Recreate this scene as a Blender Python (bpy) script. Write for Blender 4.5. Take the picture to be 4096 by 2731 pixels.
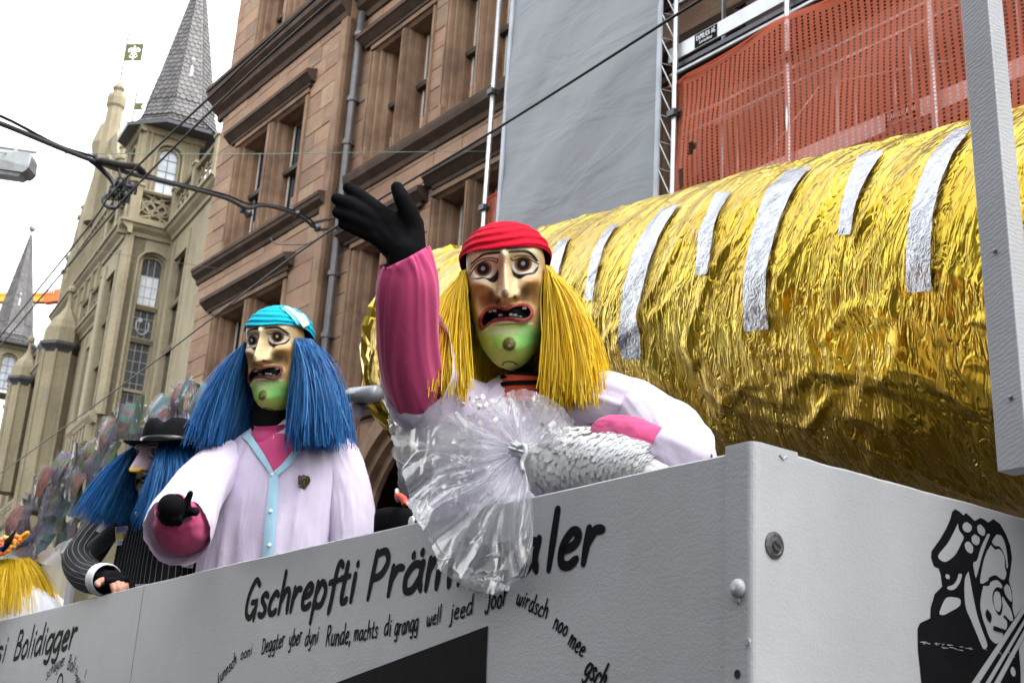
import bpy, bmesh, math, random
import numpy as np
from mathutils import Vector, Matrix
for _o in list(bpy.data.objects): bpy.data.objects.remove(_o)
SC = bpy.context.scene
COL = SC.collection
random.seed(7)
RNG = np.random.default_rng(11)
rad = math.radians
# ------------------------------------------------------------------ camera
EYE = np.array([0.0, 0.0, 1.65])
FPX = 4944.0
_p, _r = rad(17.9), rad(3.55)
CF = np.array([0, math.cos(_p), math.sin(_p)])
_u0 = np.array([0, -math.sin(_p), math.cos(_p)])
_r0 = np.array([1.0, 0, 0])
CR = math.cos(_r) * _r0 + math.sin(_r) * _u0
CU = -math.sin(_r) * _r0 + math.cos(_r) * _u0
cam = bpy.data.cameras.new('camera')
cam.sensor_width = 36.0
cam.lens = 36.0 * FPX / 4096.0
cam.clip_start = 0.05
cam.clip_end = 2000
cam.dof.use_dof = True
cam.dof.focus_distance = 3.7
cam.dof.aperture_fstop = 9.0
camo = bpy.data.objects.new('camera', cam)
COL.objects.link(camo)
camo.matrix_world = Matrix(((CR[0], CU[0], -CF[0], EYE[0]), (CR[1], CU[1], -CF[1], EYE[1]), (CR[2], CU[2], -CF[2], EYE[2]), (0, 0, 0, 1)))
SC.camera = camo
# ------------------------------------------------------------------ sky, sun, exposure
SUN_EL, SUN_AZ = 58.0, 118.0          # azimuth clockwise from +Y
world = bpy.data.worlds.new('World')
SC.world = world
world.use_nodes = True
_nt = world.node_tree
_nt.nodes.clear()
_sky = _nt.nodes.new('ShaderNodeTexSky')
_sky.sky_type = 'NISHITA'
_sky.sun_disc = False
_sky.sun_elevation = rad(SUN_EL)
_sky.sun_rotation = rad(SUN_AZ)
_sky.dust_density = 1.5
_sky.air_density = 2.0
_hs = _nt.nodes.new('ShaderNodeHueSaturation')
_hs.inputs['Saturation'].default_value = 0.2
_bg = _nt.nodes.new('ShaderNodeBackground')
_bg.inputs['Strength'].default_value = 0.15
_wo = _nt.nodes.new('ShaderNodeOutputWorld')
_nt.links.new(_sky.outputs[0], _hs.inputs['Color'])
_nt.links.new(_hs.outputs[0], _bg.inputs['Color'])
_nt.links.new(_bg.outputs[0], _wo.inputs['Surface'])
sl = bpy.data.lights.new('sun', 'SUN')
sl.energy = 0.5
sl.angle = rad(28)
sl.color = (1.0, 0.97, 0.93)
suno = bpy.data.objects.new('sun', sl)
COL.objects.link(suno)
_sd = Vector((math.sin(rad(SUN_AZ)) * math.cos(rad(SUN_EL)), math.cos(rad(SUN_AZ)) * math.cos(rad(SUN_EL)), math.sin(rad(SUN_EL))))
suno.rotation_euler = _sd.to_track_quat('Z', 'Y').to_euler()
suno.location = (20, -10, 40)
SC.view_settings.view_transform = 'Standard'
SC.view_settings.look = 'None'
SC.view_settings.gamma = 1.0
SC.view_settings.use_curve_mapping = False
SC.view_settings.exposure = 2.32
SC.cycles.use_denoising = True
SC.cycles.max_bounces = 10
SC.cycles.transparent_max_bounces = 24
SC.cycles.diffuse_bounces = 4
SC.cycles.glossy_bounces = 5
SC.cycles.caustics_reflective = False
SC.cycles.caustics_refractive = False
# ------------------------------------------------------------------ helpers
def ray(x, y):
    return CF + (x - 2048) / FPX * CR - (y - 1365.5) / FPX * CU
def at(x, y, Y):
    d = ray(x, y); return EYE + d * (Y / d[1])
def atz(x, y, z):
    d = ray(x, y); return EYE + d * ((z - 1.65) / d[2])
def px2m(Y, y=1400):
    return Y / (ray(2048, y)[1]) / FPX

class Fr:
    """a wall frame: (s along, t out towards the street, z up)"""
    def __init__(s, O, A, T, k=1.0): s.O, s.A, s.T, s.k = np.array(O, float), np.array(A, float), np.array(T, float), k
    def __call__(s, a, t, z):
        return s.O + s.A * (a * s.k) + s.T * (t * s.k) + np.array([0, 0, 1.65 + (z - 1.65) * s.k])

class MB:
    def __init__(s): s.v, s.f, s.c = [], [], []
    def add(s, vs, fs):
        b = len(s.v); s.v.extend([tuple(map(float, q)) for q in vs]); s.f.extend([tuple(b + i for i in q) for q in fs])
    def hexa(s, c):
        s.add(c, [(0, 3, 2, 1), (4, 5, 6, 7), (0, 1, 5, 4), (1, 2, 6, 5), (2, 3, 7, 6), (3, 0, 4, 7)])
    def box(s, fr, a0, a1, t0, t1, z0, z1):
        s.hexa([fr(a0, t0, z0), fr(a1, t0, z0), fr(a1, t1, z0), fr(a0, t1, z0), fr(a0, t0, z1), fr(a1, t0, z1), fr(a1, t1, z1), fr(a0, t1, z1)])
    def prof(s, fr, pts, a0, a1, caps=True):
        """(t,z) outline swept along s"""
        n = len(pts)
        vs = [fr(a0, t, z) for t, z in pts] + [fr(a1, t, z) for t, z in pts]
        fs = [(i, (i + 1) % n, n + (i + 1) % n, n + i) for i in range(n)]
        if caps: fs += [tuple(range(n - 1, -1, -1)), tuple(range(n, 2 * n))]
        s.add(vs, fs)
    def plan(s, fr, pts, z0, z1, close=False):
        """(s,t) outline swept up in z"""
        n = len(pts)
        vs = [fr(a, t, z0) for a, t in pts] + [fr(a, t, z1) for a, t in pts]
        m = n if close else n - 1
        fs = [(i, (i + 1) % n, n + (i + 1) % n, n + i) for i in range(m)]
        if close: fs += [tuple(range(n - 1, -1, -1)), tuple(range(n, 2 * n))]
        s.add(vs, fs)
    def tube(s, pts, r, n=8, caps=True):
        pts = [np.array(p, float) for p in pts]
        rs = r if hasattr(r, '__len__') else [r] * len(pts)
        L = len(pts); vs = []; nrm = None
        for i, p in enumerate(pts):
            t = pts[min(i + 1, L - 1)] - pts[max(i - 1, 0)]
            t = t / (np.linalg.norm(t) + 1e-12)
            if nrm is None:
                h = np.array([0, 0, 1.0]) if abs(t[2]) < .9 else np.array([1.0, 0, 0])
                nrm = np.cross(t, h)
            nrm = nrm - t * (nrm @ t); nrm /= np.linalg.norm(nrm) + 1e-12
            b = np.cross(t, nrm)
            for j in range(n):
                a = 2 * math.pi * j / n
                vs.append(p + rs[i] * (math.cos(a) * nrm + math.sin(a) * b))
        fs = [(i * n + j, i * n + (j + 1) % n, (i + 1) * n + (j + 1) % n, (i + 1) * n + j) for i in range(L - 1) for j in range(n)]
        if caps: fs += [tuple(range(n - 1, -1, -1)), tuple((L - 1) * n + j for j in range(n))]
        s.add(vs, fs)
    def lathe(s, O, prof, n=16, axis=(0, 0, 1), ph=0.0, sx=1.0):
        ax = np.array(axis, float); ax /= np.linalg.norm(ax)
        h = np.array([1.0, 0, 0]) if abs(ax[0]) < .9 else np.array([0, 1.0, 0])
        e1 = h - ax * (h @ ax); e1 /= np.linalg.norm(e1); e2 = np.cross(ax, e1)
        O = np.array(O, float); vs = []
        for r, z in prof:
            for j in range(n):
                a = 2 * math.pi * j / n + ph
                vs.append(O + ax * z + r * (math.cos(a) * e1 * sx + math.sin(a) * e2))
        L = len(prof)
        fs = [(i * n + j, i * n + (j + 1) % n, (i + 1) * n + (j + 1) % n, (i + 1) * n + j) for i in range(L - 1) for j in range(n)]
        fs += [tuple(range(n - 1, -1, -1)), tuple((L - 1) * n + j for j in range(n))]
        s.add(vs, fs)
    def ball(s, c, r, n=12):
        s.lathe(c, [(r * math.sin(math.pi * i / 8) + 1e-5, -r * math.cos(math.pi * i / 8)) for i in range(9)], n)
    def grid(s, P, wrapu=False, flip=False):
        """P: (rows, cols, 3)"""
        R, Cn = P.shape[:2]; b = len(s.v)
        s.v.extend([tuple(q) for q in P.reshape(-1, 3).tolist()])
        cc = Cn if wrapu else Cn - 1
        for i in range(R - 1):
            for j in range(cc):
                q = (b + i * Cn + j, b + i * Cn + (j + 1) % Cn, b + (i + 1) * Cn + (j + 1) % Cn, b + (i + 1) * Cn + j)
                s.f.append(q[::-1] if flip else q)
    def build(s, name, m, parent=None, smooth=False, kind=None, label=None, fixn=False):
        me = bpy.data.meshes.new(name)
        V = np.array(s.v, float).reshape(-1, 3)
        if parent is not None:
            r = parent
            while r.parent is not None: r = r.parent
            V = V - np.array(r.location)
        me.from_pydata(V.tolist(), [], s.f)
        if fixn:
            bm = bmesh.new(); bm.from_mesh(me); bmesh.ops.recalc_face_normals(bm, faces=bm.faces); bm.to_mesh(me); bm.free()
        if smooth: me.polygons.foreach_set('use_smooth', [True] * len(me.polygons))
        me.update()
        if m is not None: me.materials.append(m)
        o = bpy.data.objects.new(name, me); COL.objects.link(o)
        if parent is not None: o.parent = parent
        if kind: o['kind'] = kind
        if label: o['label'] = label
        return o

def thing(name, label, cat, loc=(0, 0, 0), group=None):
    o = bpy.data.objects.new(name, None); COL.objects.link(o)
    o.location = tuple(float(q) for q in loc); o.empty_display_size = .2
    o['label'] = label; o['category'] = cat
    if group: o['group'] = group
    return o
def tag(o, label, cat, group=None):
    o['label'] = label; o['category'] = cat
    if group: o['group'] = group
    return o

# ---- noise
def _h(ix, iy, seed):
    n = (ix.astype(np.int64) * 374761393 + iy.astype(np.int64) * 668265263 + seed * 1274126177) & 0x7fffffff
    n = ((n ^ (n >> 13)) * 1274126177) & 0x7fffffff
    return ((n ^ (n >> 16)) & 0xffff) / 65535.0
def vn(x, y, seed=0):
    x = np.asarray(x, float); y = np.asarray(y, float)
    ix, iy = np.floor(x), np.floor(y); fx, fy = x - ix, y - iy
    fx = fx * fx * (3 - 2 * fx); fy = fy * fy * (3 - 2 * fy)
    a, b = _h(ix, iy, seed), _h(ix + 1, iy, seed); c, d = _h(ix, iy + 1, seed), _h(ix + 1, iy + 1, seed)
    return (a * (1 - fx) + b * fx) * (1 - fy) + (c * (1 - fx) + d * fx) * fy
def fbm(x, y, o=4, seed=0, g=.5):
    s, a, t = 0, 1.0, 0
    for i in range(o):
        s = s + a * vn(x * 2 ** i, y * 2 ** i, seed + i); t += a; a *= g
    return s / t
def ridge(x, y, o=4, seed=0):
    s, a, t = 0, 1.0, 0
    for i in range(o):
        s = s + a * (1 - np.abs(2 * vn(x * 2 ** i, y * 2 ** i, seed + i) - 1)); t += a; a *= .5
    return s / t
def sm(a, b, x):
    t = np.clip((x - a) / (b - a), 0, 1); return t * t * (3 - 2 * t)
def crom(pts, n=6):
    P = np.array(pts, float)
    if len(P) < 3: return np.array([P[0] + (P[-1] - P[0]) * i / n for i in range(n + 1)])
    Q = np.vstack([2 * P[0] - P[1], P, 2 * P[-1] - P[-2]]); out = []
    for i in range(1, len(Q) - 2):
        for j in range(n):
            t = j / n
            out.append(.5 * ((2 * Q[i]) + (-Q[i - 1] + Q[i + 1]) * t + (2 * Q[i - 1] - 5 * Q[i] + 4 * Q[i + 1] - Q[i + 2]) * t * t + (-Q[i - 1] + 3 * Q[i] - 3 * Q[i + 1] + Q[i + 2]) * t ** 3))
    out.append(P[-1]); return np.array(out)

# ---- materials
class NT:
    def __init__(s, name):
        s.m = bpy.data.materials.new(name); s.m.use_nodes = True
        s.t = s.m.node_tree; s.t.nodes.clear()
        s.out = s.n('ShaderNodeOutputMaterial')
    def n(s, typ, **kw):
        q = s.t.nodes.new(typ)
        for k, v in kw.items():
            if k in q.inputs: q.inputs[k].default_value = v
            else: setattr(q, k, v)
        return q
    def l(s, a, b): s.t.links.new(a, b)
    def ramp(s, src, stops, const=False):
        r = s.n('ShaderNodeValToRGB'); e = r.color_ramp.elements
        if const: r.color_ramp.interpolation = 'CONSTANT'
        while len(e) < len(stops): e.new(.5)
        for q, (p, c) in zip(e, stops): q.position = p; q.color = (c[0], c[1], c[2], 1)
        s.l(src, r.inputs[0]); return r.outputs[0]
    def noise(s, co, scale, detail=4, rough=.55, dist=0):
        q = s.n('ShaderNodeTexNoise'); q.inputs['Scale'].default_value = scale; q.inputs['Detail'].default_value = detail
        q.inputs['Roughness'].default_value = rough; q.inputs['Distortion'].default_value = dist
        s.l(co, q.inputs['Vector']); return q.outputs['Fac']
    def mix(s, fac, a, b, typ='MIX'):
        q = s.n('ShaderNodeMix', data_type='RGBA', blend_type=typ)
        for sock, v in ((q.inputs[0], fac), (q.inputs[6], a), (q.inputs[7], b)):
            if hasattr(v, 'links'): s.l(v, sock)
            elif isinstance(v, (int, float)): sock.default_value = v
            else: sock.default_value = (v[0], v[1], v[2], 1)
        return q.outputs[2]
    def math(s, op, a, b=0.0):
        q = s.n('ShaderNodeMath', operation=op)
        for sock, v in ((q.inputs[0], a), (q.inputs[1], b)):
            if hasattr(v, 'links'): s.l(v, sock)
            else: sock.default_value = v
        return q.outputs[0]
    def bump(s, h, strength=.3, dist=.01, prev=None):
        q = s.n('ShaderNodeBump'); q.inputs['Strength'].default_value = strength; q.inputs['Distance'].default_value = dist
        s.l(h, q.inputs['Height'])
        if prev is not None: s.l(prev, q.inputs['Normal'])
        return q.outputs[0]
    def pos(s): return s.n('ShaderNodeNewGeometry').outputs['Position']
    def obj(s): return s.n('ShaderNodeTexCoord').outputs['Object']
    def mapping(s, co, sc=(1, 1, 1), rot=(0, 0, 0)):
        q = s.n('ShaderNodeMapping'); q.inputs['Scale'].default_value = sc; q.inputs['Rotation'].default_value = rot
        s.l(co, q.inputs['Vector']); return q.outputs[0]
    def bsdf(s, col, rough=.6, metal=0, nrm=None, spec=.5, **kw):
        q = s.n('ShaderNodeBsdfPrincipled')
        for k, v in (('Base Color', col), ('Roughness', rough), ('Metallic', metal), ('Specular IOR Level', spec)) + tuple(kw.items()):
            sock = q.inputs[k]
            if hasattr(v, 'links'): s.l(v, sock)
            elif isinstance(v, (int, float)): sock.default_value = v
            else: sock.default_value = (v[0], v[1], v[2], 1) if len(v) == 3 and sock.type == 'RGBA' else v
        if nrm is not None: s.l(nrm, q.inputs['Normal'])
        return q.outputs[0]
    def done(s, sh): s.l(sh, s.out.inputs['Surface']); return s.m
def M(name, c, c2=None, sc=6, rough=.6, metal=0, bump=0, bsc=60, bd=.004, spec=.4, sub=0, sheen=0):
    g = NT(name); co = g.pos()
    c2 = c2 or tuple(q * .72 for q in c)
    f = g.noise(co, sc, 6, .6)
    col = g.ramp(f, [(.3, c2), (.62, c)])
    nr = g.bump(g.noise(co, bsc, 4), bump, bd) if bump else None
    kw = {}
    if sheen: kw['Sheen Weight'] = sheen
    return g.done(g.bsdf(col, rough, metal, nr, spec, **kw))
# ================================================================== materials
def mat_stone_blocks():
    g = NT('red_sandstone'); geo = g.n('ShaderNodeNewGeometry'); co = geo.outputs['Position']
    oi = g.n('ShaderNodeObjectInfo')
    r = g.math('FRACT', g.math('ADD', oi.outputs['Random'], geo.outputs['Random Per Island']))
    base = g.ramp(r, [(0, (0.274, 0.159, 0.100)), (.2, (0.327, 0.199, 0.130)), (.4, (0.236, 0.135, 0.088)), (.55, (0.327, 0.216, 0.130)), (.7, (0.289, 0.152, 0.103)), (.85, (0.198, 0.132, 0.091)), (1, (0.350, 0.237, 0.143))])
    streak = g.noise(g.mapping(co, (1.2, 1.2, 7), (.25, .1, 0)), 1.6, 5, .65, .8)
    col = g.mix(g.math('MULTIPLY', g.ramp(streak, [(.5, (0, 0, 0)), (.72, (1, 1, 1))]), .45), base, (0.410, 0.327, 0.220))
    dirt = g.noise(co, .9, 6, .65)
    col = g.mix(g.math('MULTIPLY', g.ramp(dirt, [(.45, (0, 0, 0)), (.75, (1, 1, 1))]), .5), col, (0.112, 0.079, 0.064))
    nb = g.bump(g.noise(co, 22, 5), .35, .012)
    return g.done(g.bsdf(col, .85, 0, nb, .25))
def mat_trim():
    g = NT('sandstone_trim'); co = g.pos()
    d = g.noise(co, 1.3, 6, .65)
    col = g.ramp(d, [(.3, (0.120, 0.072, 0.049)), (.5, (0.232, 0.142, 0.090)), (.7, (0.310, 0.201, 0.127))])
    st = g.noise(g.mapping(co, (6, 6, .7)), 1.5, 4)
    col = g.mix(g.math('MULTIPLY', g.ramp(st, [(.5, (0, 0, 0)), (.75, (1, 1, 1))]), .4), col, (.10, .07, .055))
    return g.done(g.bsdf(col, .85, 0, g.bump(g.noise(co, 30, 4), .3, .01), .25))
def mat_post():
    g = NT('pale_green_stone'); co = g.pos()
    bt = g.n('ShaderNodeTexBrick'); bt.inputs['Scale'].default_value = .55; bt.inputs['Mortar Size'].default_value = .012
    bt.inputs['Color1'].default_value = (0.272, 0.233, 0.154, 1); bt.inputs['Color2'].default_value = (0.255, 0.217, 0.142, 1); bt.inputs['Mortar'].default_value = (0.220, 0.187, 0.121, 1)
    g.l(g.mapping(co, (1, 1, 1), (rad(90), 0, rad(29))), bt.inputs['Vector'])
    d = g.noise(co, .35, 7, .65)
    col = g.mix(g.math('MULTIPLY', g.ramp(d, [(.42, (0, 0, 0)), (.72, (1, 1, 1))]), .65), bt.outputs['Color'], (.15, .125, .085))
    st = g.noise(g.mapping(co, (2.2, 2.2, .16)), 1.2, 5)
    col = g.mix(g.math('MULTIPLY', g.ramp(st, [(.52, (0, 0, 0)), (.75, (1, 1, 1))]), .5), col, (.12, .10, .075))
    return g.done(g.bsdf(col, .85, 0, g.bump(g.noise(co, 6, 5), .3, .03), .25))
def mat_slate():
    g = NT('slate'); geo = g.n('ShaderNodeNewGeometry'); oi = g.n('ShaderNodeObjectInfo')
    r = g.math('FRACT', g.math('ADD', oi.outputs['Random'], geo.outputs['Random Per Island']))
    col = g.ramp(r, [(0, (0.037, 0.034, 0.035)), (.5, (0.061, 0.054, 0.054)), (1, (0.085, 0.075, 0.071))])
    return g.done(g.bsdf(col, .55, 0, None, .5))
def mat_gold():
    g = NT('gold_foil')
    w = g.n('ShaderNodeTexCoord').outputs['UV']
    n1 = g.noise(g.mapping(w, (12, 3.6, 1), (0, 0, .55)), 1.0, 3, .5, 1.2)
    n2 = g.noise(g.mapping(w, (26, 9, 1), (0, 0, .4)), 1.0, 4, .6, 1.0)
    cr = g.math('ABSOLUTE', g.math('SUBTRACT', g.noise(g.mapping(w, (18, 5.0, 1), (0, 0, .7)), 1.0, 2, .5, 1.6), .5))
    cr = g.math('MINIMUM', cr, .06)
    b = g.bump(n1, .32, .05)
    b = g.bump(cr, .8, .065, b)
    b = g.bump(n2, .35, .010, b)
    col = g.ramp(g.noise(g.mapping(w, (5, 4, 1)), 1.0, 3), [(.35, (.44, .285, .020)), (.65, (.54, .385, .032))])
    return g.done(g.bsdf(col, .24, 1.0, b, .5))
def mat_silver():
    g = NT('silver_tape'); co = g.obj()
    n1 = g.noise(g.mapping(co, (1, 1, 1)), 38, 4, .6, 1.5)
    n2 = g.noise(co, 110, 3, .6, .5)
    b = g.bump(n2, .3, .003, g.bump(n1, .4, .014))
    return g.done(g.bsdf((.40, .40, .42), .17, 1.0, b))
def mat_plastic(name, op=.12, tint=(.92, .93, .96), rough=.12, uvb=False):
    g = NT(name); co = g.n('ShaderNodeTexCoord').outputs['UV'] if uvb else g.obj()
    if uvb:
        nb = g.bump(g.noise(g.mapping(co, (4, 1.3, 1)), 1.0, 2, .5, 1.2), .12, .03)
        ob = g.obj()
        nb = g.bump(g.noise(ob, 6, 2, .5, .8), .35, .05, nb)
        ck = g.math('MINIMUM', g.math('ABSOLUTE', g.math('SUBTRACT', g.noise(g.mapping(co, (2.2, 1.6, 1), (0, 0, .5)), 1.0, 2, .5, 1.4), .5)), .03)
        nb = g.bump(ck, .7, .12, nb)
    else:
        nb = g.bump(g.noise(co, 16, 3, .6, 1.0), .3, .012)
    tr = g.n('ShaderNodeBsdfTransparent'); tr.inputs[0].default_value = (.97, .97, .98, 1)
    di = g.n('ShaderNodeBsdfDiffuse'); di.inputs[0].default_value = (*tint, 1); g.l(nb, di.inputs['Normal'])
    tl = g.n('ShaderNodeBsdfTranslucent'); tl.inputs[0].default_value = (*tint, 1); g.l(nb, tl.inputs['Normal'])
    ad = g.n('ShaderNodeMixShader'); ad.inputs[0].default_value = .5; g.l(di.outputs[0], ad.inputs[1]); g.l(tl.outputs[0], ad.inputs[2])
    m1 = g.n('ShaderNodeMixShader')
    haze = g.ramp(g.noise(g.mapping(co, (5, 2.2, 1)) if uvb else co, 1.0 if uvb else 9, 4), [(.35, (op * .45,) * 3), (.7, (op * 1.9,) * 3)])
    g.l(haze, m1.inputs[0]); g.l(tr.outputs[0], m1.inputs[1]); g.l(ad.outputs[0], m1.inputs[2])
    gl = g.n('ShaderNodeBsdfGlossy'); gl.inputs['Roughness'].default_value = rough; g.l(nb, gl.inputs['Normal'])
    fr = g.n('ShaderNodeLayerWeight'); fr.inputs[0].default_value = .5; g.l(nb, fr.inputs['Normal'])
    m2 = g.n('ShaderNodeMixShader'); g.l(g.math('ADD', g.math('MULTIPLY', g.math('POWER', fr.outputs['Facing'], 3.0), .45), .045), m2.inputs[0]); g.l(m1.outputs[0], m2.inputs[1]); g.l(gl.outputs[0], m2.inputs[2])
    return g.done(m2.outputs[0])
def mat_raffia(name, a, b, c):
    g = NT(name); geo = g.n('ShaderNodeNewGeometry')
    col = g.ramp(geo.outputs['Random Per Island'], [(0, a), (.5, b), (1, c)])
    pb = g.n('ShaderNodeBsdfPrincipled'); g.l(col, pb.inputs['Base Color']); pb.inputs['Roughness'].default_value = .38; pb.inputs['Specular IOR Level'].default_value = .6
    tl = g.n('ShaderNodeBsdfTranslucent'); g.l(col, tl.inputs[0])
    mx = g.n('ShaderNodeMixShader'); mx.inputs[0].default_value = .52; g.l(pb.outputs[0], mx.inputs[1]); g.l(tl.outputs[0], mx.inputs[2])
    return g.done(mx.outputs[0])
def mat_cloth(name, c, rough=.75, sheen=.2, weave=900, fold=.25, c2=None, trans=0, spec=.25):
    g = NT(name); co = g.obj()
    f = g.noise(co, 5, 4)
    col = g.ramp(f, [(.3, c2 or tuple(q * .88 for q in c)), (.65, c)])
    b = g.bump(g.noise(co, weave, 2), .03, .0006, g.bump(g.noise(g.mapping(co, (1, 1, .4)), 14, 4, .5, .8), fold, .012))
    sh = g.bsdf(col, rough, 0, b, spec, **{'Sheen Weight': sheen})
    if trans:
        tl = g.n('ShaderNodeBsdfTranslucent'); g.l(col, tl.inputs[0]); mx = g.n('ShaderNodeMixShader'); mx.inputs[0].default_value = trans
        g.l(sh, mx.inputs[1]); g.l(tl.outputs[0], mx.inputs[2]); sh = mx.outputs[0]
    return g.done(sh)
def mat_vcol(name, rough=.5, bump=.25, bsc=70):
    g = NT(name); at_ = g.n('ShaderNodeAttribute', attribute_name='paint')
    b = g.bump(g.noise(g.obj(), bsc, 4), bump, .003)
    return g.done(g.bsdf(at_.outputs['Color'], rough, 0, b, .25))
def mat_white_paint():
    g = NT('white_paint_plywood'); co = g.pos()
    d = g.noise(co, 2.2, 6, .7)
    col = g.ramp(d, [(.3, (0.350, 0.353, 0.364)), (.6, (0.392, 0.399, 0.413))])
    sc = g.noise(g.mapping(co, (3, 3, 22), (0, .2, 0)), 3.0, 5, .7)
    col = g.mix(g.math('MULTIPLY', g.ramp(sc, [(.66, (0, 0, 0)), (.78, (1, 1, 1))]), .22), col, (.45, .43, .40))
    b = g.bump(g.noise(co, 130, 4, .65), .55, .0022)
    b = g.bump(g.noise(g.mapping(co, (14, 14, 160), (.05, .1, 0)), 1.0, 3, .6, .6), .25, .0015, b)
    return g.done(g.bsdf(col, .5, 0, b, .4))
def mat_saw_paint():
    g = NT('white_paint_rough_wood'); co = g.pos()
    wv = g.n('ShaderNodeTexWave', wave_type='BANDS', bands_direction='Z'); wv.inputs['Scale'].default_value = 34; wv.inputs['Distortion'].default_value = 9; wv.inputs['Detail'].default_value = 3; wv.inputs['Detail Scale'].default_value = .6
    g.l(g.mapping(co, (1, 1, 1), (.25, .3, 0)), wv.inputs['Vector'])
    b = g.bump(wv.outputs['Fac'], .16, .0016, g.bump(g.noise(co, 90, 4), .5, .002))
    return g.done(g.bsdf(g.ramp(g.noise(co, 3, 5), [(.3, (0.367, 0.370, 0.382)), (.65, (0.413, 0.421, 0.441))]), .5, 0, b, .4))
def mat_tarp():
    g = NT('grey_tarpaulin'); co = g.pos()
    n = g.noise(g.mapping(co, (.5, .5, 1.4), (.5, 0, .4)), 1.1, 5, .55, .6)
    col = g.ramp(n, [(.3, (.172, .178, .19)), (.7, (.208, .216, .23))])
    b = g.bump(n, .35, .12, g.bump(g.noise(g.mapping(co, (1, 1, .3)), 5, 4), .15, .02))
    return g.done(g.bsdf(col, .45, 0, b, .4))
def mat_pinstripe():
    g = NT('black_pinstripe_cloth'); w = g.n('ShaderNodeTexCoord').outputs['UV']
    sx = g.n('ShaderNodeSeparateXYZ'); g.l(w, sx.inputs[0])
    fr = g.math('FRACT', g.math('MULTIPLY', sx.outputs[0], 1.0))
    st = g.math('LESS_THAN', fr, .085)
    col = g.mix(st, (.012, .012, .014), (.26, .26, .27))
    return g.done(g.bsdf(col, .8, 0, g.bump(g.noise(g.obj(), 16, 4), .3, .01), .2))
def mat_notes():
    g = NT('banknote_print'); oi = g.n('ShaderNodeObjectInfo'); w = g.n('ShaderNodeTexCoord').outputs['UV']
    r = oi.outputs['Random']
    pal = [(.12, .06, .16), (.045, .11, .15), (.085, .15, .035), (.20, .05, .025), (.05, .14, .13), (.14, .095, .05), (.17, .13, .17)]
    col = g.ramp(r, [(k / 7.0, c) for k, c in enumerate(pal)], True)
    r2 = g.math('FRACT', g.math('MULTIPLY', r, 17.31))
    col2 = g.ramp(r2, [(k / 7.0, c) for k, c in enumerate(pal[3:] + pal[:3])], True)
    sx = g.n('ShaderNodeSeparateXYZ'); g.l(w, sx.inputs[0])
    vec = g.n('ShaderNodeVectorMath', operation='ADD'); g.l(w, vec.inputs[0])
    cx = g.n('ShaderNodeCombineXYZ'); g.l(g.math('MULTIPLY', r, 37.0), cx.inputs[0]); g.l(g.math('MULTIPLY', r, 91.0), cx.inputs[1]); g.l(cx.outputs[0], vec.inputs[1])
    n = g.noise(g.mapping(vec.outputs[0], (1.2, 2.6, 1)), 1.0, 3, .5, .4)
    col = g.mix(g.ramp(n, [(.46, (0, 0, 0)), (.56, (1, 1, 1))]), col, col2)
    n4 = g.noise(g.mapping(vec.outputs[0], (9, 3, 1)), 1.0, 3)
    col = g.mix(g.math('MULTIPLY', g.ramp(n4, [(.45, (0, 0, 0)), (.7, (1, 1, 1))]), .6), col, (.24, .23, .23))
    # dark oval portrait and a pale numeral field
    dx = g.math('SUBTRACT', sx.outputs[0], g.math('ADD', .35, g.math('MULTIPLY', r2, .3))); dy = g.math('SUBTRACT', sx.outputs[1], g.math('ADD', .5, r2))
    d = g.math('ADD', g.math('MULTIPLY', g.math('MULTIPLY', dx, dx), 8.0), g.math('MULTIPLY', g.math('MULTIPLY', dy, dy), 5.0))
    col = g.mix(g.ramp(d, [(.16, (.8, .8, .8)), (.22, (0, 0, 0))]), col, (.06, .035, .028))
    return g.done(g.bsdf(col, .35, 0, None, .5))
def mat_net():
    g = NT('orange_debris_net')
    co = g.pos()
    pb = g.bsdf(g.ramp(g.noise(co, .8, 4), [(.3, (.70, .145, .065)), (.7, (.84, .20, .095))]), .6, 0, None, .3)
    tl = g.n('ShaderNodeBsdfTranslucent'); tl.inputs[0].default_value = (.75, .14, .07, 1)
    mx = g.n('ShaderNodeMixShader'); mx.inputs[0].default_value = .35; g.l(pb, mx.inputs[1]); g.l(tl.outputs[0], mx.inputs[2])
    tr = g.n('ShaderNodeBsdfTransparent'); m2 = g.n('ShaderNodeMixShader'); m2.inputs[0].default_value = .29
    g.l(mx.outputs[0], m2.inputs[1]); g.l(tr.outputs[0], m2.inputs[2])
    return g.done(m2.outputs[0])
def mat_glass(name='window_glass', c=(.03, .034, .04)):
    g = NT(name); co = g.pos()
    b = g.bump(g.noise(co, 1.6, 2), .06, .05)
    return g.done(g.bsdf(c, .03, 0, b, .9, **{'IOR': 1.6}))
SAND, TRIM, POST, SLATE = mat_stone_blocks(), mat_trim(), mat_post(), mat_slate()
GOLD, SILVER = mat_gold(), mat_silver()
BAGM = mat_plastic('clear_bag_film', .26, uvb=True, rough=.13)
SACKM = mat_plastic('sack_film', .05, rough=.1)
SLEEVEM = mat_plastic('clear_sleeve_film', .055, rough=.12)
WHITE, SAWW = mat_white_paint(), mat_saw_paint()
TARP, NET, NOTE, PIN = mat_tarp(), mat_net(), mat_notes(), mat_pinstripe()
GLASS = mat_glass(); LEAD = mat_glass('leaded_glass', (.05, .055, .065)); DGLASS = mat_glass('dark_leaded_glass', (.012, .012, .014))
YHAIR = mat_raffia('yellow_raffia', (.96, .69, .012), (.98, .78, .03), (.99, .86, .12))
BHAIR = mat_raffia('blue_raffia', (.010, .12, .37), (.02, .22, .57), (.12, .42, .78))
COAT = mat_cloth('lilac_cotton', (.68, .60, .75), fold=.55, trans=.1)
PINK = mat_cloth('pink_fleece', (.56, .065, .19), .85, .12, 500, .3)
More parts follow.
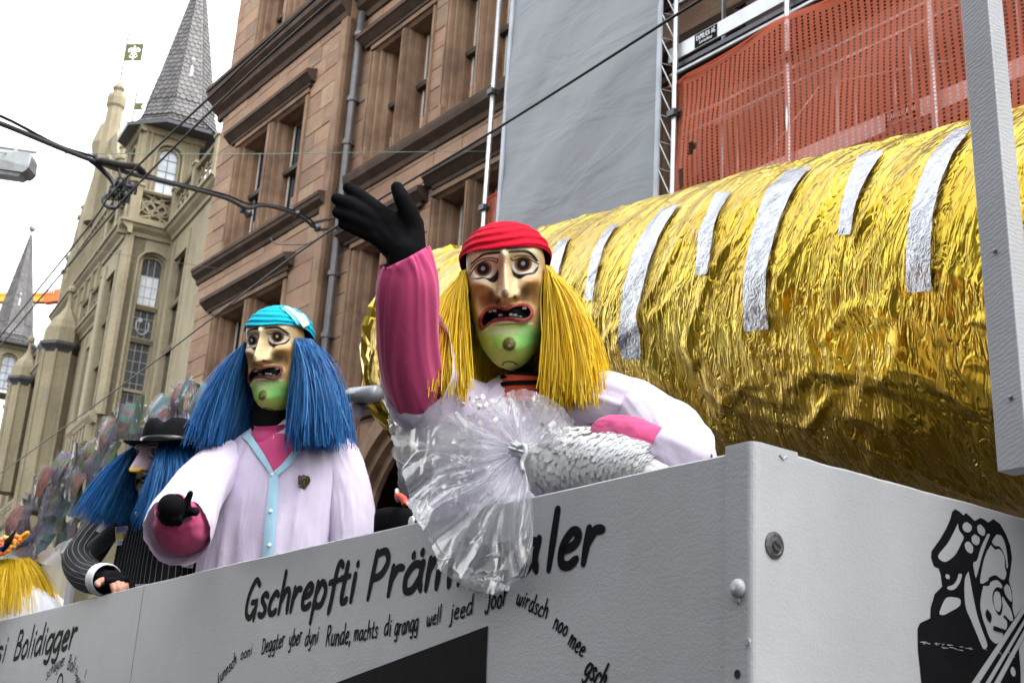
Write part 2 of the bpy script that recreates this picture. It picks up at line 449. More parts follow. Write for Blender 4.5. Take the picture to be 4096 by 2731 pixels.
BLACKK = mat_cloth('black_knit', (.006, .006, .007), .9, .0, 700, .2, spec=.06)
FELT = mat_cloth('black_felt', (.007, .007, .008), .9, .0, 600, .1, spec=.08)
RED = mat_cloth('red_crepe', (.48, .007, .025), .85, 0, 700, .3, spec=.08)
CYAN = mat_cloth('cyan_crepe', (.010, .36, .50), .85, 0, 700, .3, spec=.08)
PLACKET = mat_cloth('pale_blue_cotton', (.36, .60, .72), .7, .2)
WSHIRT = mat_cloth('white_cotton', (.74, .74, .80), .7, .2)
BLUEFELT = mat_cloth('blue_felt', (.025, .06, .42), .85, .3)
ORANGE = mat_cloth('orange_wool', (.55, .07, .02), .8, .3)
TROUS = mat_cloth('dark_trousers', (.02, .02, .025))
INK = M('black_paint', (.006, .006, .007), (.009, .009, .010), 20, .75, spec=.06)
STEEL = M('galvanised_steel', (.55, .56, .57), (.40, .41, .42), 12, .35, .85)
DSTEEL = M('dark_steel', (.10, .10, .11), None, 10, .45, .7)
WIRE = M('black_cable', (.012, .012, .013), None, 10, .5)
GCABLE = M('grey_cable', (.06, .065, .075), None, 10, .4)
ALU = M('aluminium_board', (.66, .67, .68), (.5, .51, .52), 4, .4, .25)
TIMB = M('brown_timber', (.28, .12, .045), (.16, .07, .03), 8, .6)
TIMBD = M('dark_timber', (.055, .035, .025), None, 8, .6)
SOOT_SHADE = M('sooty_shaded_sandstone', (0.086, 0.053, 0.037), (0.045, 0.030, 0.022), 2.2, .85, 0, .3, 30, .01, .2)  # sooty stone, darkened further all over to stand in for unlit soffits
FRAMEW = M('pale_frame_paint', (.55, .55, .52), None, 8, .5)
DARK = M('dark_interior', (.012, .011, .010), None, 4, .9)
IRON = M('painted_downpipe', (.13, .12, .125), (.085, .08, .08), 6, .4, .3)
VERD = M('green_gilt_metal', (.085, .085, .018), (.06, .065, .018), 3, .5, .2)
ASPH = M('asphalt', (.045, .045, .047), (.032, .032, .034), 3, .85, 0, .5, 200, .004)
PAVE = M('paving', (.22, .21, .20), None, 2, .85)
TOOTH = M('painted_teeth', (.78, .76, .70), None, 30, .35)
MASKM = mat_vcol('painted_papier_mache')
PAPER = M('white_paper', (.78, .78, .80), (.70, .70, .73), 10, .7)
BRASS = M('aged_brass', (.26, .17, .06), (.12, .08, .04), 60, .4, .9, .6, 90, .004)
CONF = M('white_confetti', (.90, .90, .885), (.82, .82, .81), 40, .85, spec=.1)
SKIN = M('skin', (.52, .27, .19), (.45, .2, .14), 30, .5)
CYEL = M('crane_yellow', (.75, .36, .02), None, 4, .5)
CORG = M('crane_orange', (.70, .13, .02), None, 4, .5)
LAMPM = M('grey_lamp_housing', (.36, .37, .37), None, 8, .4, .2)
BEIGE = M('pale_render', (.13, .125, .115), None, 2, .85)
STONEG = M('ashlar_grey', (.11, .107, .10), None, 2, .85)
# ================================================================== ground
TH = rad(36.4)
A1 = np.array([-math.sin(TH), math.cos(TH), 0]); M1 = np.array([math.cos(TH), math.sin(TH), 0])
D1 = 10.6
E0 = np.array([0, 0, 0.0])
FS = Fr(E0 + M1 * D1, A1, -M1)                   # sandstone facade frame
TH2 = rad(29.0)
A2 = np.array([-math.sin(TH2), math.cos(TH2), 0]); M2 = np.array([math.cos(TH2), math.sin(TH2), 0])
Q2 = A1 * 28.2 + M1 * (D1 + .1)
KP = 2.2
D2 = float(Q2 @ M2); S2 = float(Q2 @ A2)
FP = Fr(E0 + M2 * D2 * KP + A2 * S2 * KP, A2, -M2, KP)
ZG = 1.65 - 1.65 / KP                            # ground level in the post office frame

b = MB(); b.add([(-400, -400, 0), (400, -400, 0), (400, 400, 0), (-400, 400, 0)], [(0, 1, 2, 3)])
o = b.build('road', ASPH); o['kind'] = 'structure'
b = MB(); b.box(FS, -40, 60, -.3, 2.6, -.2, .13)
o = b.build('pavement', PAVE); o['kind'] = 'structure'

# ================================================================== sandstone building
sb = thing('sandstone_building', 'red sandstone office building with mullioned stone windows and moulded string courses', 'building', FS(20, 0, 0))
REC = -.35
holes = []          # (s0,s1,z0,z1,section)
def wall_rects(sec):
    return [h[:4] for h in holes if h[4] == sec]
def jamb(b, s_out, s_in, z0, z1, t0):
    """stepped and rolled reveal from the wall face at s_out to the frame at s_in"""
    d = s_in - s_out; sg = 1 if d > 0 else -1
    P = [(s_out, t0 - .05), (s_out, t0 + .05), (s_out + .16 * d, t0 + .05), (s_out + .18 * d, t0 - .03)]
    for i in range(7):
        a = math.pi * i / 6
        P.append((s_out + (.32 - .13 * math.cos(a)) * d, t0 - .03 + .075 * math.sin(a)))
    P += [(s_out + .47 * d, t0 - .10), (s_out + .55 * d, t0 - .10)]
    for i in range(7):
        a = math.pi * i / 6
        P.append((s_out + (.67 - .11 * math.cos(a)) * d, t0 - .12 + .065 * math.sin(a)))
    P += [(s_out + .80 * d, t0 - .20), (s_out + .86 * d, t0 - .22), (s_in, t0 - .30), (s_in, t0 - .52)]
    b.plan(FS, P, z0, z1)
    # little carved base blocks under the rolls
    b.box(FS, min(s_out + .16 * d, s_out + .5 * d), max(s_out + .16 * d, s_out + .5 * d), t0 - .06, t0 + .065, z0, z0 + .32)
    b.box(FS, min(s_out + .52 * d, s_out + .8 * d), max(s_out + .52 * d, s_out + .8 * d), t0 - .2, t0 - .035, z0, z0 + .26)
def sand_window(sr, sl_, lights, zb, zt, t0, sec, hood=True, trans=None, hs=None):
    """sr<sl_: outer edges; lights: list of (s0,s1)"""
    zh = zt + .17
    b = MB()
    L = sorted(lights)
    jamb(b, sr, L[0][0], zb, zt, t0); jamb(b, sl_, L[-1][1], zb, zt, t0)
    for (a0, a1), (c0, c1) in zip(L, L[1:]):
        md = (a1 + c0) / 2
        jamb(b, md, a1, zb, zt, t0); jamb(b, md, c0, zb, zt, t0)
    # head: lintel with a soffit mould over each light
    b.prof(FS, [(t0 + .05, zh), (t0 + .05, zt + .06), (t0 + .0, zt + .05), (t0 - .06, zt), (t0 - .2, zt), (t0 - .3, zt - .03), (t0 - .52, zt - .03), (t0 - .52, zh)], sr, sl_)
    b.prof(FS, [(t0 + .10, zb + .02), (t0 + .10, zb - .10), (t0 - .52, zb - .10), (t0 - .52, zb + .06)], sr - .03, sl_ + .03)
    w = b.build('window', TRIM, sb)
    if hood:
        h0, h1 = hs or (sr - .22, sl_ + .32)
        b = MB(); z = zt + .22
        b.prof(FS, [(t0 - .02, z), (t0 + .10, z + .03), (t0 + .24, z + .16), (t0 + .26, z + .16), (t0 + .26, z + .26), (t0 - .02, z + .34)], h0, h1)
        b.prof(FS, [(t0 - .02, z - .06), (t0 + .08, z - .05), (t0 + .09, z + .02), (t0 - .02, z + .02)], h0 + .12, h1 - .12)
        b.build('hood_mould', SOOT_SHADE, w)
    zm = trans or (zb + .56 * (zt - zb))
    for a0, a1 in L:
        b = MB(); e = .09; T0, T1 = t0 - .50, t0 - .42
        b.box(FS, a0, a0 + e, T0, T1, zb, zt); b.box(FS, a1 - e, a1, T0, T1, zb, zt)
        b.box(FS, a0 + e, a1 - e, T0, T1, zt - e, zt - .001); b.box(FS, a0 + e, a1 - e, T0, T1, zb + .001, zb + e)
        b.box(FS, (a0 + a1) / 2 - .02, (a0 + a1) / 2 + .02, T0 + .01, T1 - .01, zb + e, zm - .08)
        b.box(FS, a0 + e, a1 - e, T0 + .01, T1 - .01, zb + .32 * (zm - zb), zb + .32 * (zm - zb) + .045)
        b.build('window_frame', TIMB, w)
        b = MB(); b.prof(FS, [(T0 + .02, zm - .07), (T1 + .12, zm - .07), (T1 + .14, zm), (T1 + .10, zm + .07), (T0 + .02, zm + .09)], a0 + .002, a1 - .002)
        b.build('transom', TIMBD, w)
        b = MB(); i0 = .085
        b.box(FS, a0 + i0, a0 + i0 + .05, T1 - .012, T1 + .012, zb + e, zm - .075); b.box(FS, a0 + i0, a0 + i0 + .05, T1 - .012, T1 + .012, zm + .1, zt - e)
        b.box(FS, a1 - i0 - .05, a1 - i0, T1 - .012, T1 + .012, zb + e, zm - .075); b.box(FS, a1 - i0 - .05, a1 - i0, T1 - .012, T1 + .012, zm + .1, zt - e)
        b.build('sash', FRAMEW, w)
        b = MB(); b.box(FS, a0 + e * .5, a1 - e * .5, T0 + .02, T0 + .04, zb + .04, zt - .04)
        b.build('pane', GLASS, w)
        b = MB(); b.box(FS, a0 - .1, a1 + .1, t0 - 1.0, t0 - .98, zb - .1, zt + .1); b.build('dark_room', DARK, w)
    holes.append((sr, sl_, zb - .10, zh, sec))
    return w
WL = [(22.8, 23.98), (24.58, 25.76)]
sand_window(22.42, 26.14, WL, 12.15, 14.92, 0, 'L', trans=13.65)
sand_window(22.42, 26.14, WL, 7.55, 10.58, 0, 'L', trans=9.1)
sand_window(22.7, 25.9, [(23.0, 23.95), (24.55, 25.5)], 17.15, 19.4, 0, 'L', hood=False)
WR = [(18.2, 19.0), (19.28, 20.05)]
sand_window(17.98, 20.42, WR, 12.45, 15.2, REC, 'R', trans=13.95, hs=(17.7, 20.75))
sand_window(17.98, 20.42, WR, 7.4, 10.7, REC, 'R', trans=9.2, hs=(17.7, 20.75))
WR2 = [(15.55, 16.25), (16.55, 17.3)]
sand_window(15.25, 17.55, WR2, 12.45, 15.2, REC, 'R', trans=13.95, hs=(15.0, 17.6))
sand_window(15.25, 17.55, WR2, 7.4, 10.9, REC, 'R', trans=9.2, hs=(15.0, 17.6))
WR3 = [(10.6, 11.4), (11.7, 12.5)]
sand_window(10.2, 12.9, WR3, 7.4, 10.7, REC, 'R')
holes.append((15.1, 19.5, 0, 7.05, 'R'))      # ground floor arch
# string courses and cornices
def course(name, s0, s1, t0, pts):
    b = MB(); b.prof(FS, [(t0 + t, z) for t, z in pts], s0, s1); return b.build(name, SOOT_SHADE, sb)
PB = [(-.05, 11.72), (.03, 11.74), (.05, 11.84), (.17, 11.93), (.19, 12.02), (.21, 12.02), (.21, 12.10), (-.05, 12.16)]
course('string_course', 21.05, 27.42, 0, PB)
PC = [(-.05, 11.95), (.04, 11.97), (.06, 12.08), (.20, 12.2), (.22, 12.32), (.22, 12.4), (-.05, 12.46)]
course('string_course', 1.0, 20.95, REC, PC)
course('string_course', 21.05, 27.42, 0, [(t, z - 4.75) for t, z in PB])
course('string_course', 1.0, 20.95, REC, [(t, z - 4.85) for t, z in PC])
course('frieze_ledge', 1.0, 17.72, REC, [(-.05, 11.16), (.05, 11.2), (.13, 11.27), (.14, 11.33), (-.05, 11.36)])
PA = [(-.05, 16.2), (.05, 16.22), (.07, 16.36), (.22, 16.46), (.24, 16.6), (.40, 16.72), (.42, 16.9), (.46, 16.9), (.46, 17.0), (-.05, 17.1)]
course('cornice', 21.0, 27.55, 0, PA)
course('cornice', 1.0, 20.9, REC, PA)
# pilaster strip beside the downpipe
b = MB(); b.box(FS, 20.95, 21.22, REC - .03, .05, 0, 16.2); b.build('pilaster', TRIM, sb)
# stone blocks
unit = MB(); e = .06
unit.add([(-.5, -.5, 0), (.5, -.5, 0), (.5, -.5, 1), (-.5, -.5, 1)], [])
um = bpy.data.meshes.new('stone_block')
_v = [(-.5, 0, -.5), (.5, 0, -.5), (.5, 0, .5), (-.5, 0, .5), (-.5, .8, -.5), (.5, .8, -.5), (.5, .8, .5), (-.5, .8, .5), (-.488, 1, -.475), (.488, 1, -.475), (.488, 1, .475), (-.488, 1, .475)]
um.from_pydata(_v, [], [(0, 1, 5, 4), (1, 2, 6, 5), (2, 3, 7, 6), (3, 0, 4, 7), (4, 5, 9, 8), (5, 6, 10, 9), (6, 7, 11, 10), (7, 4, 8, 11), (8, 9, 10, 11)])
um.materials.append(SAND)
blocks = []
def lay(sec, s0, s1, z0, z1, t0, hrow, rnd):
    z = z0; row = 0
    rects = wall_rects(sec)
    while z < z1 - .05:
        h = min(hrow * rnd.choice([.86, 1, 1.12]), z1 - z)
        cuts = [s0, s1]
        ints = []
        for a0, a1, c0, c1 in rects:
            if c0 < z + h - .06 and c1 > z + .06: ints.append((a0 - .0, a1 + .0))
        ints.sort(); segs = []; p = s0
        for a0, a1 in ints:
            if a0 > p + .03: segs.append((p, min(a0, s1)))
            p = max(p, a1)
        if p < s1 - .03: segs.append((p, s1))
        for a0, a1 in segs:
            x = a0 - (rnd.random() * .5 if a0 == s0 else 0)
            while x < a1 - .02:
                w = rnd.uniform(.55, 1.25)
                if a1 - (x + w) < .3: w = a1 - x
                c0, c1 = max(x, a0), min(x + w, a1)
                if c1 - c0 > .04: blocks.append((c0, c1, z, z + h, t0 + rnd.uniform(-.006, .010)))
                x += w
        z += h; row += 1
_rb = random.Random(3)
lay('L', 21.22, 27.3, 3.0, 11.72, 0, .46, _rb)
lay('L', 21.22, 27.3, 12.14, 16.22, 0, .46, _rb)
lay('L', 21.22, 27.3, 17.08, 21.2, 0, .46, _rb)
lay('R', 9.0, 20.95, 3.0, 11.97, REC, .5, _rb)
lay('R', 12.6, 20.95, 12.44, 16.22, REC, .5, _rb)
lay('R', 12.6, 20.95, 17.08, 20.0, REC, .5, _rb)
def blk_key(q):
    c = FS((q[0] + q[1]) / 2, 0, (q[2] + q[3]) / 2) - EYE
    x = 2048 + FPX * (c @ CR) / (c @ CF); y = 1365 - FPX * (c @ CU) / (c @ CF)
    vis = -60 < x < 2100 and -60 < y < 1900 and not (x > 1960)
    return (not vis, -(q[1] - q[0]) * (q[3] - q[2]) / (c @ c))
blocks.sort(key=blk_key)
R3 = Matrix((( A1[0], -M1[0], 0), (A1[1], -M1[1], 0), (0, 0, 1)))
for q in blocks[:300]:
    o = bpy.data.objects.new('stone_block', um); COL.objects.link(o); o.parent = sb
    c = FS((q[0] + q[1]) / 2, q[4] - .06, (q[2] + q[3]) / 2)
    o.matrix_local = Matrix.Translation(Vector(c) - sb.location) @ (R3.to_4x4() @ Matrix.Diagonal((q[1] - q[0] - .005, .06, q[3] - q[2] - .005, 1)))
b = MB()
for q in blocks[300:]:
    g_ = .0025
    vs = [FS(a_ * 0 + (q[0] + g_ if a_ < 0 else q[1] - g_), q[4] - .06 + .06 * t_, (q[2] + g_ if z_ < 0 else q[3] - g_)) for a_, t_, z_ in _v[:4]]
    vs2 = [FS((q[0] + g_ if a_ < 0 else q[1] - g_), q[4], (q[2] + g_ if z_ < 0 else q[3] - g_)) for a_, t_, z_ in _v[:4]]
    b.add(vs + vs2, [(0, 1, 5, 4), (1, 2, 6, 5), (2, 3, 7, 6), (3, 0, 4, 7), (4, 5, 6, 7)])
b.build('stone_block_remainder', SAND, sb, kind='stuff')
# backing wall with openings
b = MB()
def backing(s0, s1, z0, z1, t0, sec):
    zs = sorted({z0, z1, *[v for h in wall_rects(sec) for v in h[2:4] if z0 < v < z1]})
    for za, zb_ in zip(zs, zs[1:]):
        p = s0
        for h in sorted(wall_rects(sec)):
            if h[2] < (za + zb_) / 2 < h[3] and h[1] > s0 and h[0] < s1:
                if h[0] > p: b.box(FS, p, h[0], t0 - .55, t0 - .045, za, zb_)
                p = max(p, h[1])
        if p < s1: b.box(FS, p, s1, t0 - .55, t0 - .045, za, zb_)
backing(20.95, 27.3, 0, 21.3, 0, 'L'); backing(1.0, 20.94, 0, 20.2, REC, 'R')
b.box(FS, 1, 27.28, -9, -8.5, 0, 21)
b.box(FS, 27.0, 27.28, -8.5, -.56, 0, 21.3)
b.build('wall', TRIM, sb)
b = MB(); b.prof(FS, [(.5, 21.3), (.5, 21.6), (-4.5, 24), (-9.2, 21.5), (-9.2, 21.3)], .8, 27.5); b.build('roof', SLATE, sb)
# ground floor arch
b = MB(); cz, cs = 4.85, 17.3
for r0, r1, ta in ((2.2, 2.55, .08), (2.02, 2.2, -.06), (1.85, 2.02, -.2)):
    pts = []
    for i in range(25):
        a = math.pi * i / 24
        pts.append((math.cos(a), math.sin(a)))
    vs = []
    for c, s_ in pts:
        vs += [FS(cs + r0 * c, REC + ta, cz + r0 * s_), FS(cs + r1 * c, REC + ta, cz + r1 * s_), FS(cs + r1 * c, REC - .3, cz + r1 * s_), FS(cs + r0 * c, REC - .3, cz + r0 * s_)]
    fs = []
    for i in range(24):
        for j in range(4): fs.append((i * 4 + j, i * 4 + (j + 1) % 4, i * 4 + 4 + (j + 1) % 4, i * 4 + 4 + j))
    b.add(vs, fs)
    for sg in (-1, 1):
        b.box(FS, min(cs + sg * r0, cs + sg * r1), max(cs + sg * r0, cs + sg * r1), REC - .3, REC + ta, 0, cz)
b.build('arch_surround', TRIM, sb)
b = MB()
N = 25
for sg in (0,):
    vs = []
    for i in range(N):
        a = math.pi * i / (N - 1)
        vs += [FS(cs + 2.2 * math.cos(a), REC - .06, cz + 2.2 * math.sin(a)), FS(cs + 2.2 * math.cos(a), REC - .06, 7.07)]
    b.add(vs, [(2 * i, 2 * i + 1, 2 * i + 3, 2 * i + 2) for i in range(N - 1)])
b.build('spandrel', TRIM, sb)
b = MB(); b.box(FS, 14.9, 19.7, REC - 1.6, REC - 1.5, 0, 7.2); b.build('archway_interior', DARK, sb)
# downpipe
b = MB(); dp = [FS(20.78, REC + .16, z) for z in (16.3, 14, 12.5, 11, 8, 4, .2)]
b.tube(dp, .085, 10); dpo = b.build('downpipe', IRON, sb, smooth=True)
for z in (15.75, 14.2, 13.2, 11.9, 10.3, 9.0, 7.6):
    b = MB(); b.lathe(FS(20.78, REC + .16, z), [(.085, -.05), (.115, -.05), (.115, .05), (.085, .05)], 10); b.box(FS, 20.74, 20.82, REC - .04, REC + .1, z - .02, z + .02); b.build('pipe_clamp', IRON, dpo)

# ================================================================== gothic post office
po = thing('gothic_post_office', 'pale greenish gothic revival stone building with slate turrets and stepped gable', 'building', FP(10, 0, ZG))
def archpts(s0, s1, zs, n=9, flat=.55):
    """low pointed arch over (s0,s1) springing at zs"""
    w = (s1 - s0) / 2; c = (s0 + s1) / 2
    return [(c - w * math.cos(math.pi * i / (n - 1)), zs + flat * w * 2 * .5 * math.sin(math.pi * i / (n - 1)) ** .8) for i in range(n)]
def bay_window(b, s0, s1, zb, zs, t0, nl=2, bars=(), dep=.22, fr=None, ztop=None):
    """multi-light window: mullions, transoms, arched head. b gets the stone."""
    fr = fr or FP
    w = (s1 - s0) / nl
    for i in range(1, nl):
        c = s0 + w * i
        b.plan(fr, [(c - .05, t0 - dep), (c - .05, t0 - .09), (c, t0 - .03), (c + .05, t0 - .09), (c + .05, t0 - dep)], zb, zs + .05, True)
    for z in bars:
        b.prof(fr, [(t0 - dep, z - .07), (t0 - .08, z - .07), (t0 - .03, z), (t0 - .08, z + .05), (t0 - dep, z + .08)], s0, s1)
    # arch head infill
    for i in range(nl):
        a0, a1 = s0 + w * i + (.05 if i else 0), s0 + w * (i + 1) - (.05 if i < nl - 1 else 0)
        P = archpts(a0, a1, zs - .12)
        vs = []
        for s_, z in P: vs += [fr(s_, t0 - .09, z), fr(s_, t0 - .09, (ztop or zs + .25)), fr(s_, t0 - dep, z)]
        b.add(vs, [(3 * i_, 3 * i_ + 1, 3 * i_ + 4, 3 * i_ + 3) for i_ in range(len(P) - 1)] + [(3 * i_, 3 * i_ + 3, 3 * i_ + 5, 3 * i_ + 2) for i_ in range(len(P) - 1)])
def strip(b, s, t0, z0, z1, w=.10, d=.17, fr=None):
    fr = fr or FP
    P = [(s - w, t0 - .02), (s - w, t0 + d * .35)] + [(s - w * .6 * math.cos(math.pi * i / 5), t0 + d * .4 + d * .6 * math.sin(math.pi * i / 5)) for i in range(6)] + [(s + w, t0 + d * .35), (s + w, t0 - .02)]
    b.plan(fr, P, z0, z1)
CORN = [(-.05, -.32), (.06, -.30), (.08, -.20), (.20, -.10), (.24, -.02), (.30, 0), (.30, .07), (-.05, .14)]
def facade(s0, s1, t0, z0, z1, bays, dep=.26, upper=True):
    """wall with tall windows: bays = list of (a0,a1,nl)"""
    b = MB(); p = s0
    for a0, a1, nl in bays:
        b.box(FP, p, a0, t0 - .5, t0, ZG, z1); p = a1
        b.box(FP, a0, a1, t0 - .5, t0, z1 - .75, z1)      # above the heads
        b.box(FP, a0, a1, t0 - .5, t0, ZG, 9.0)
        bay_window(b, a0, a1, 9.35, z1 - .95, t0, nl, bars=(10.75, 12.0), dep=dep, ztop=z1 - .7)
        for s_ in (a0 - .1, a1 + .1): strip(b, s_, t0, 9.0, z1 - .3, .06, .05)
        P = archpts(a0, a1, z1 - .95)
        b.prof(FP, [(t0 - .02, 8.75), (t0 + .16, 8.82), (t0 + .2, 8.95), (t0 - .02, 9.1)], a0 - .1, a1 + .1)
        for k in range(int((a1 - a0) / .42) + 1):
            pass
    b.box(FP, p, s1, t0 - .5, t0, ZG, z1)
    return b
# main wing with its cornice, left wing, bay and recessed strip
b = facade(5.7, 14.2, .1, ZG, 14.1, [(6.5, 7.8, 1), (8.9, 10.2, 1), (11.3, 12.6, 1)], .14)
b.build('wall', POST, po)
b = facade(15.9, 27.2, .45, ZG, 14.0, [(16.2 + 1.02 * k, 16.82 + 1.02 * k, 1) for k in range(6)] + [(22.9, 24.0, 1), (25.0, 26.1, 1)], .14)
b.build('wall', POST, po)
b = facade(2.8, 5.7, 1.15, ZG, 14.05, [(3.6, 4.9, 1)], .14)
b.box(FP, 5.2, 5.7, -.4, .6, ZG, 14.05)
b.build('wall', POST, po)
b = facade(-1.6, 2.78, 0, ZG, 14.05, [(.75, 2.05, 1)], .14)
b.build('wall', POST, po)
# dark glazing behind every window
b = MB()
for s0, s1, t0 in ((5.8, 14.1, .1), (16, 27, .45), (2.95, 5.5, 1.15), (-1, 2.7, 0)): b.box(FP, s0, s1, t0 - .19, t0 - .17, 9.2, 13.6)
b.build('glazing', DGLASS, po)
# panelled infill behind the mullions, seen as pale reveals
# end wall of the bay, facing down the street: frame with s->t
FE = Fr(FP(2.8, 0, 1.65) - np.array([0, 0, 1.65]), -M2, -A2, KP)      # a = t of FP, t = towards the viewer
b = MB()
wl, wr_ = .10, .62     # window edges (a)
b.box(FE, -.05, wl - .16, -.35, 0, ZG, 14.05); b.box(FE, wr_ + .16, 1.148, -.35, 0, ZG, 14.05)
b.box(FE, wl - .16, wr_ + .16, -.35, 0, ZG, 9.1)
P = [(wl - .16 + .84 * (i / 12), 0) for i in range(13)]
vs = []
for i in range(13):
    a = math.pi * i / 12; s_ = .36 - .42 * math.cos(a); z = 13.3 + .36 * math.sin(a)
    vs += [FE(s_, 0, z), FE(s_, 0, 14.05), FE(s_, -.3, z)]
b.add(vs, [(3 * i, 3 * i + 1, 3 * i + 4, 3 * i + 3) for i in range(12)] + [(3 * i, 3 * i + 3, 3 * i + 5, 3 * i + 2) for i in range(12)])
for k, (o_, d_) in enumerate(((.16, .05), (.11, -.06), (.05, -.16))):
    for e_ in (wl - o_, wr_ + o_):
        b.plan(FE, [(e_ - .05, d_ - .2)] + [(e_ - .045 * math.cos(math.pi * i / 5), d_ - .03 + .06 * math.sin(math.pi * i / 5)) for i in range(6)] + [(e_ + .05, d_ - .2)], 9.1, 13.3)
    ring = []
    for i in range(13):
        a = math.pi * i / 12
        ring.append(FE(.36 - (.26 + o_) * math.cos(a), d_, 13.3 + (.2 + o_) * math.sin(a)))
    b.tube(ring, .045 * KP, 6)
b.box(FE, wl, wr_, -.26, -.08, 9.75, 9.83)
for z in (12.12, 11.2): b.prof(FE, [(-.3, z - .1), (-.1, z - .1), (-.02, z), (-.1, z + .05), (-.3, z + .07)], wl - .02, wr_ + .02)
for s_ in (-.22, 1.02):
    strip(b, s_ if s_ > 0 else .0, 0, 9, 13.9, .05, .08, FE)
b.plan(FE, [(.98, 0), (1.0, .1), (1.1, .12), (1.2, .05), (1.2, -.1)], 9, 14.0)
b.build('bay_end_wall', POST, po)
w = MB(); w.box(FE, wl, wr_, -.22, -.20, 9.3, 13.55); wo = w.build('window', LEAD, po)
w = MB(); w.box(FE, wl + .02, wr_ - .02, -.199, -.195, 12.18, 13.02); w.build('sky_reflection_pane', M('sky_painted_leaded_glass', (.62, .64, .68), (.5, .52, .56), 2, .15), wo)  # pale colour paints the white sky reflection into the top pane
w = MB()
for i in range(1, 3): w.box(FE, wl + (wr_ - wl) * i / 3 - .008, wl + (wr_ - wl) * i / 3 + .008, -.20, -.185, 9.3, 13.5)
for i in range(13): w.box(FE, wl, wr_, -.20, -.187, 9.4 + i * .3, 9.416 + i * .3)
w.build('lead_bars', M('lead', (.30, .30, .30), None, 20, .5), wo)
w = MB()
ring = [FE(.36 + .17 * math.cos(a), -.18, 11.62 + .25 * math.sin(a)) for a in np.linspace(rad(150), rad(390), 16)]
w.tube(ring, .05, 5); w.lathe(FE(.44, -.18, 11.75), [(.02, 0), (.14, 0), (.14, .03), (.02, .03)], 10, axis=-A2); w.build('stained_glass_roundel', M('pale_glass', (.42, .42, .42), (.2, .2, .2), 3, .4), wo)
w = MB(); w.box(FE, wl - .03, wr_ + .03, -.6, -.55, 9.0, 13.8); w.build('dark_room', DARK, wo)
# cornices
def pcourse(name, s0, s1, t0, z, prof=CORN, m=POST):
    b = MB(); b.prof(FP, [(t0 + t, z + q) for t, q in prof], s0, s1); return b.build(name, m, po)
pcourse('cornice', 2.55, 5.75, 1.15, 14.28)
pcourse('cornice', 5.72, 14.3, .1, 14.28); pcourse('cornice', 15.8, 27.3, .45, 14.15); pcourse('cornice', -1.8, 2.5, 0, 14.28)
b = MB(); b.prof(FE, [(t, 14.28 + q) for t, q in CORN], -.3, 1.44); b.build('cornice', POST, po)
for s0, s1, t0, zz in ((2.8, 5.7, 1.15, 9.05), (5.7, 14.2, .1, 9.05), (15.9, 27, .45, 9.05), (-1.5, 2.8, 0, 9.05)):
    b = MB(); b.prof(FP, [(t0 - .05, zz - .3), (t0 + .1, zz - .26), (t0 + .22, zz - .1), (t0 + .24, zz), (t0 - .05, zz + .1)], s0, s1)
    k = s0 + .2
    while k < s1: b.box(FP, k, k + .12, t0, t0 + .2, zz - .75, zz - .31); k += .42
    b.build('bracketed_ledge', POST, po)
# parapets with pierced tracery
def parapet(s0, s1, t0, z0, h, fr=None, sp=.42, qf=False):
    fr = fr or FP; b = MB()
    b.prof(fr, [(t0 - .12, z0 + h - .1), (t0 + .1, z0 + h - .1), (t0 + .14, z0 + h - .04), (t0 + .1, z0 + h), (t0 - .12, z0 + h)], s0, s1)
    b.box(fr, s0, s1, t0 - .1, t0 + .08, z0, z0 + .12)
    n = max(1, int(round((s1 - s0) / (1.7 if not qf else 2)))); w = (s1 - s0) / n
    for i in range(n + 1):
        c = s0 + i * w
        b.box(fr, c - .13, c + .13, t0 - .13, t0 + .13, z0, z0 + h + .06)
        b.box(fr, c - .17, c + .17, t0 - .17, t0 + .17, z0 + h + .06, z0 + h + .13)
    if qf:
        cx, cz, r = (s0 + s1) / 2, z0 + h * .5, min((s1 - s0), h) * .36
        for k in range(4):
            a = math.pi / 4 + k * math.pi / 2
            pts = [fr(cx + r * .62 * math.cos(k * math.pi / 2) + r * .5 * math.cos(q), t0, cz + r * .62 * math.sin(k * math.pi / 2) + r * .5 * math.sin(q)) for q in np.linspace(0, 2 * math.pi, 13)]
            b.tube(pts, .03 * KP, 5)
        for sg in (-1, 1):
            pts = [fr(s0 + (s1 - s0) * u, t0, cz + sg * (h * .42) * (1 - 1.5 * math.sin(math.pi * u))) for u in np.linspace(0, 1, 13)]
            b.tube(pts, .035 * KP, 5)
            pts = [fr(cx + sg * (s1 - s0) * .47 * (1 - 1.5 * math.sin(math.pi * u)), t0, z0 + .1 + (h - .15) * u) for u in np.linspace(0, 1, 13)]
            b.tube(pts, .035 * KP, 5)
        b.box(fr, s0, s1, t0 - .16, t0 - .1, z0, z0 + h)
    else:
        for i in range(n):
            a0, a1 = s0 + i * w + .13, s0 + (i + 1) * w - .13; m = max(2, int((a1 - a0) / sp))
            for j in range(m):
                c0 = a0 + (a1 - a0) * j / m; c1 = a0 + (a1 - a0) * (j + 1) / m
                P = archpts(c0 + .03, c1 - .03, z0 + h * .45)
                pts = [fr(s_, t0, z) for s_, z in P]; b.tube([fr(c0 + .03, t0, z0 + .1)] + pts + [fr(c1 - .03, t0, z0 + .1)], .035 * KP, 5, False)
                ring = [fr((c0 + c1) / 2 + .1 * math.cos(q), t0, z0 + h * .78 - .02 + .1 * math.sin(q)) for q in np.linspace(0, 2 * math.pi, 9)]
                b.tube(ring, .025 * KP, 5, False)
    return b.build('parapet', POST, po)
parapet(-1.5, 2.4, .08, 14.4, .95); parapet(3.0, 5.6, 1.15, 14.4, .95); parapet(5.8, 13.8, .2, 14.4, .85); parapet(16.2, 27.2, .55, 14.28, .8)
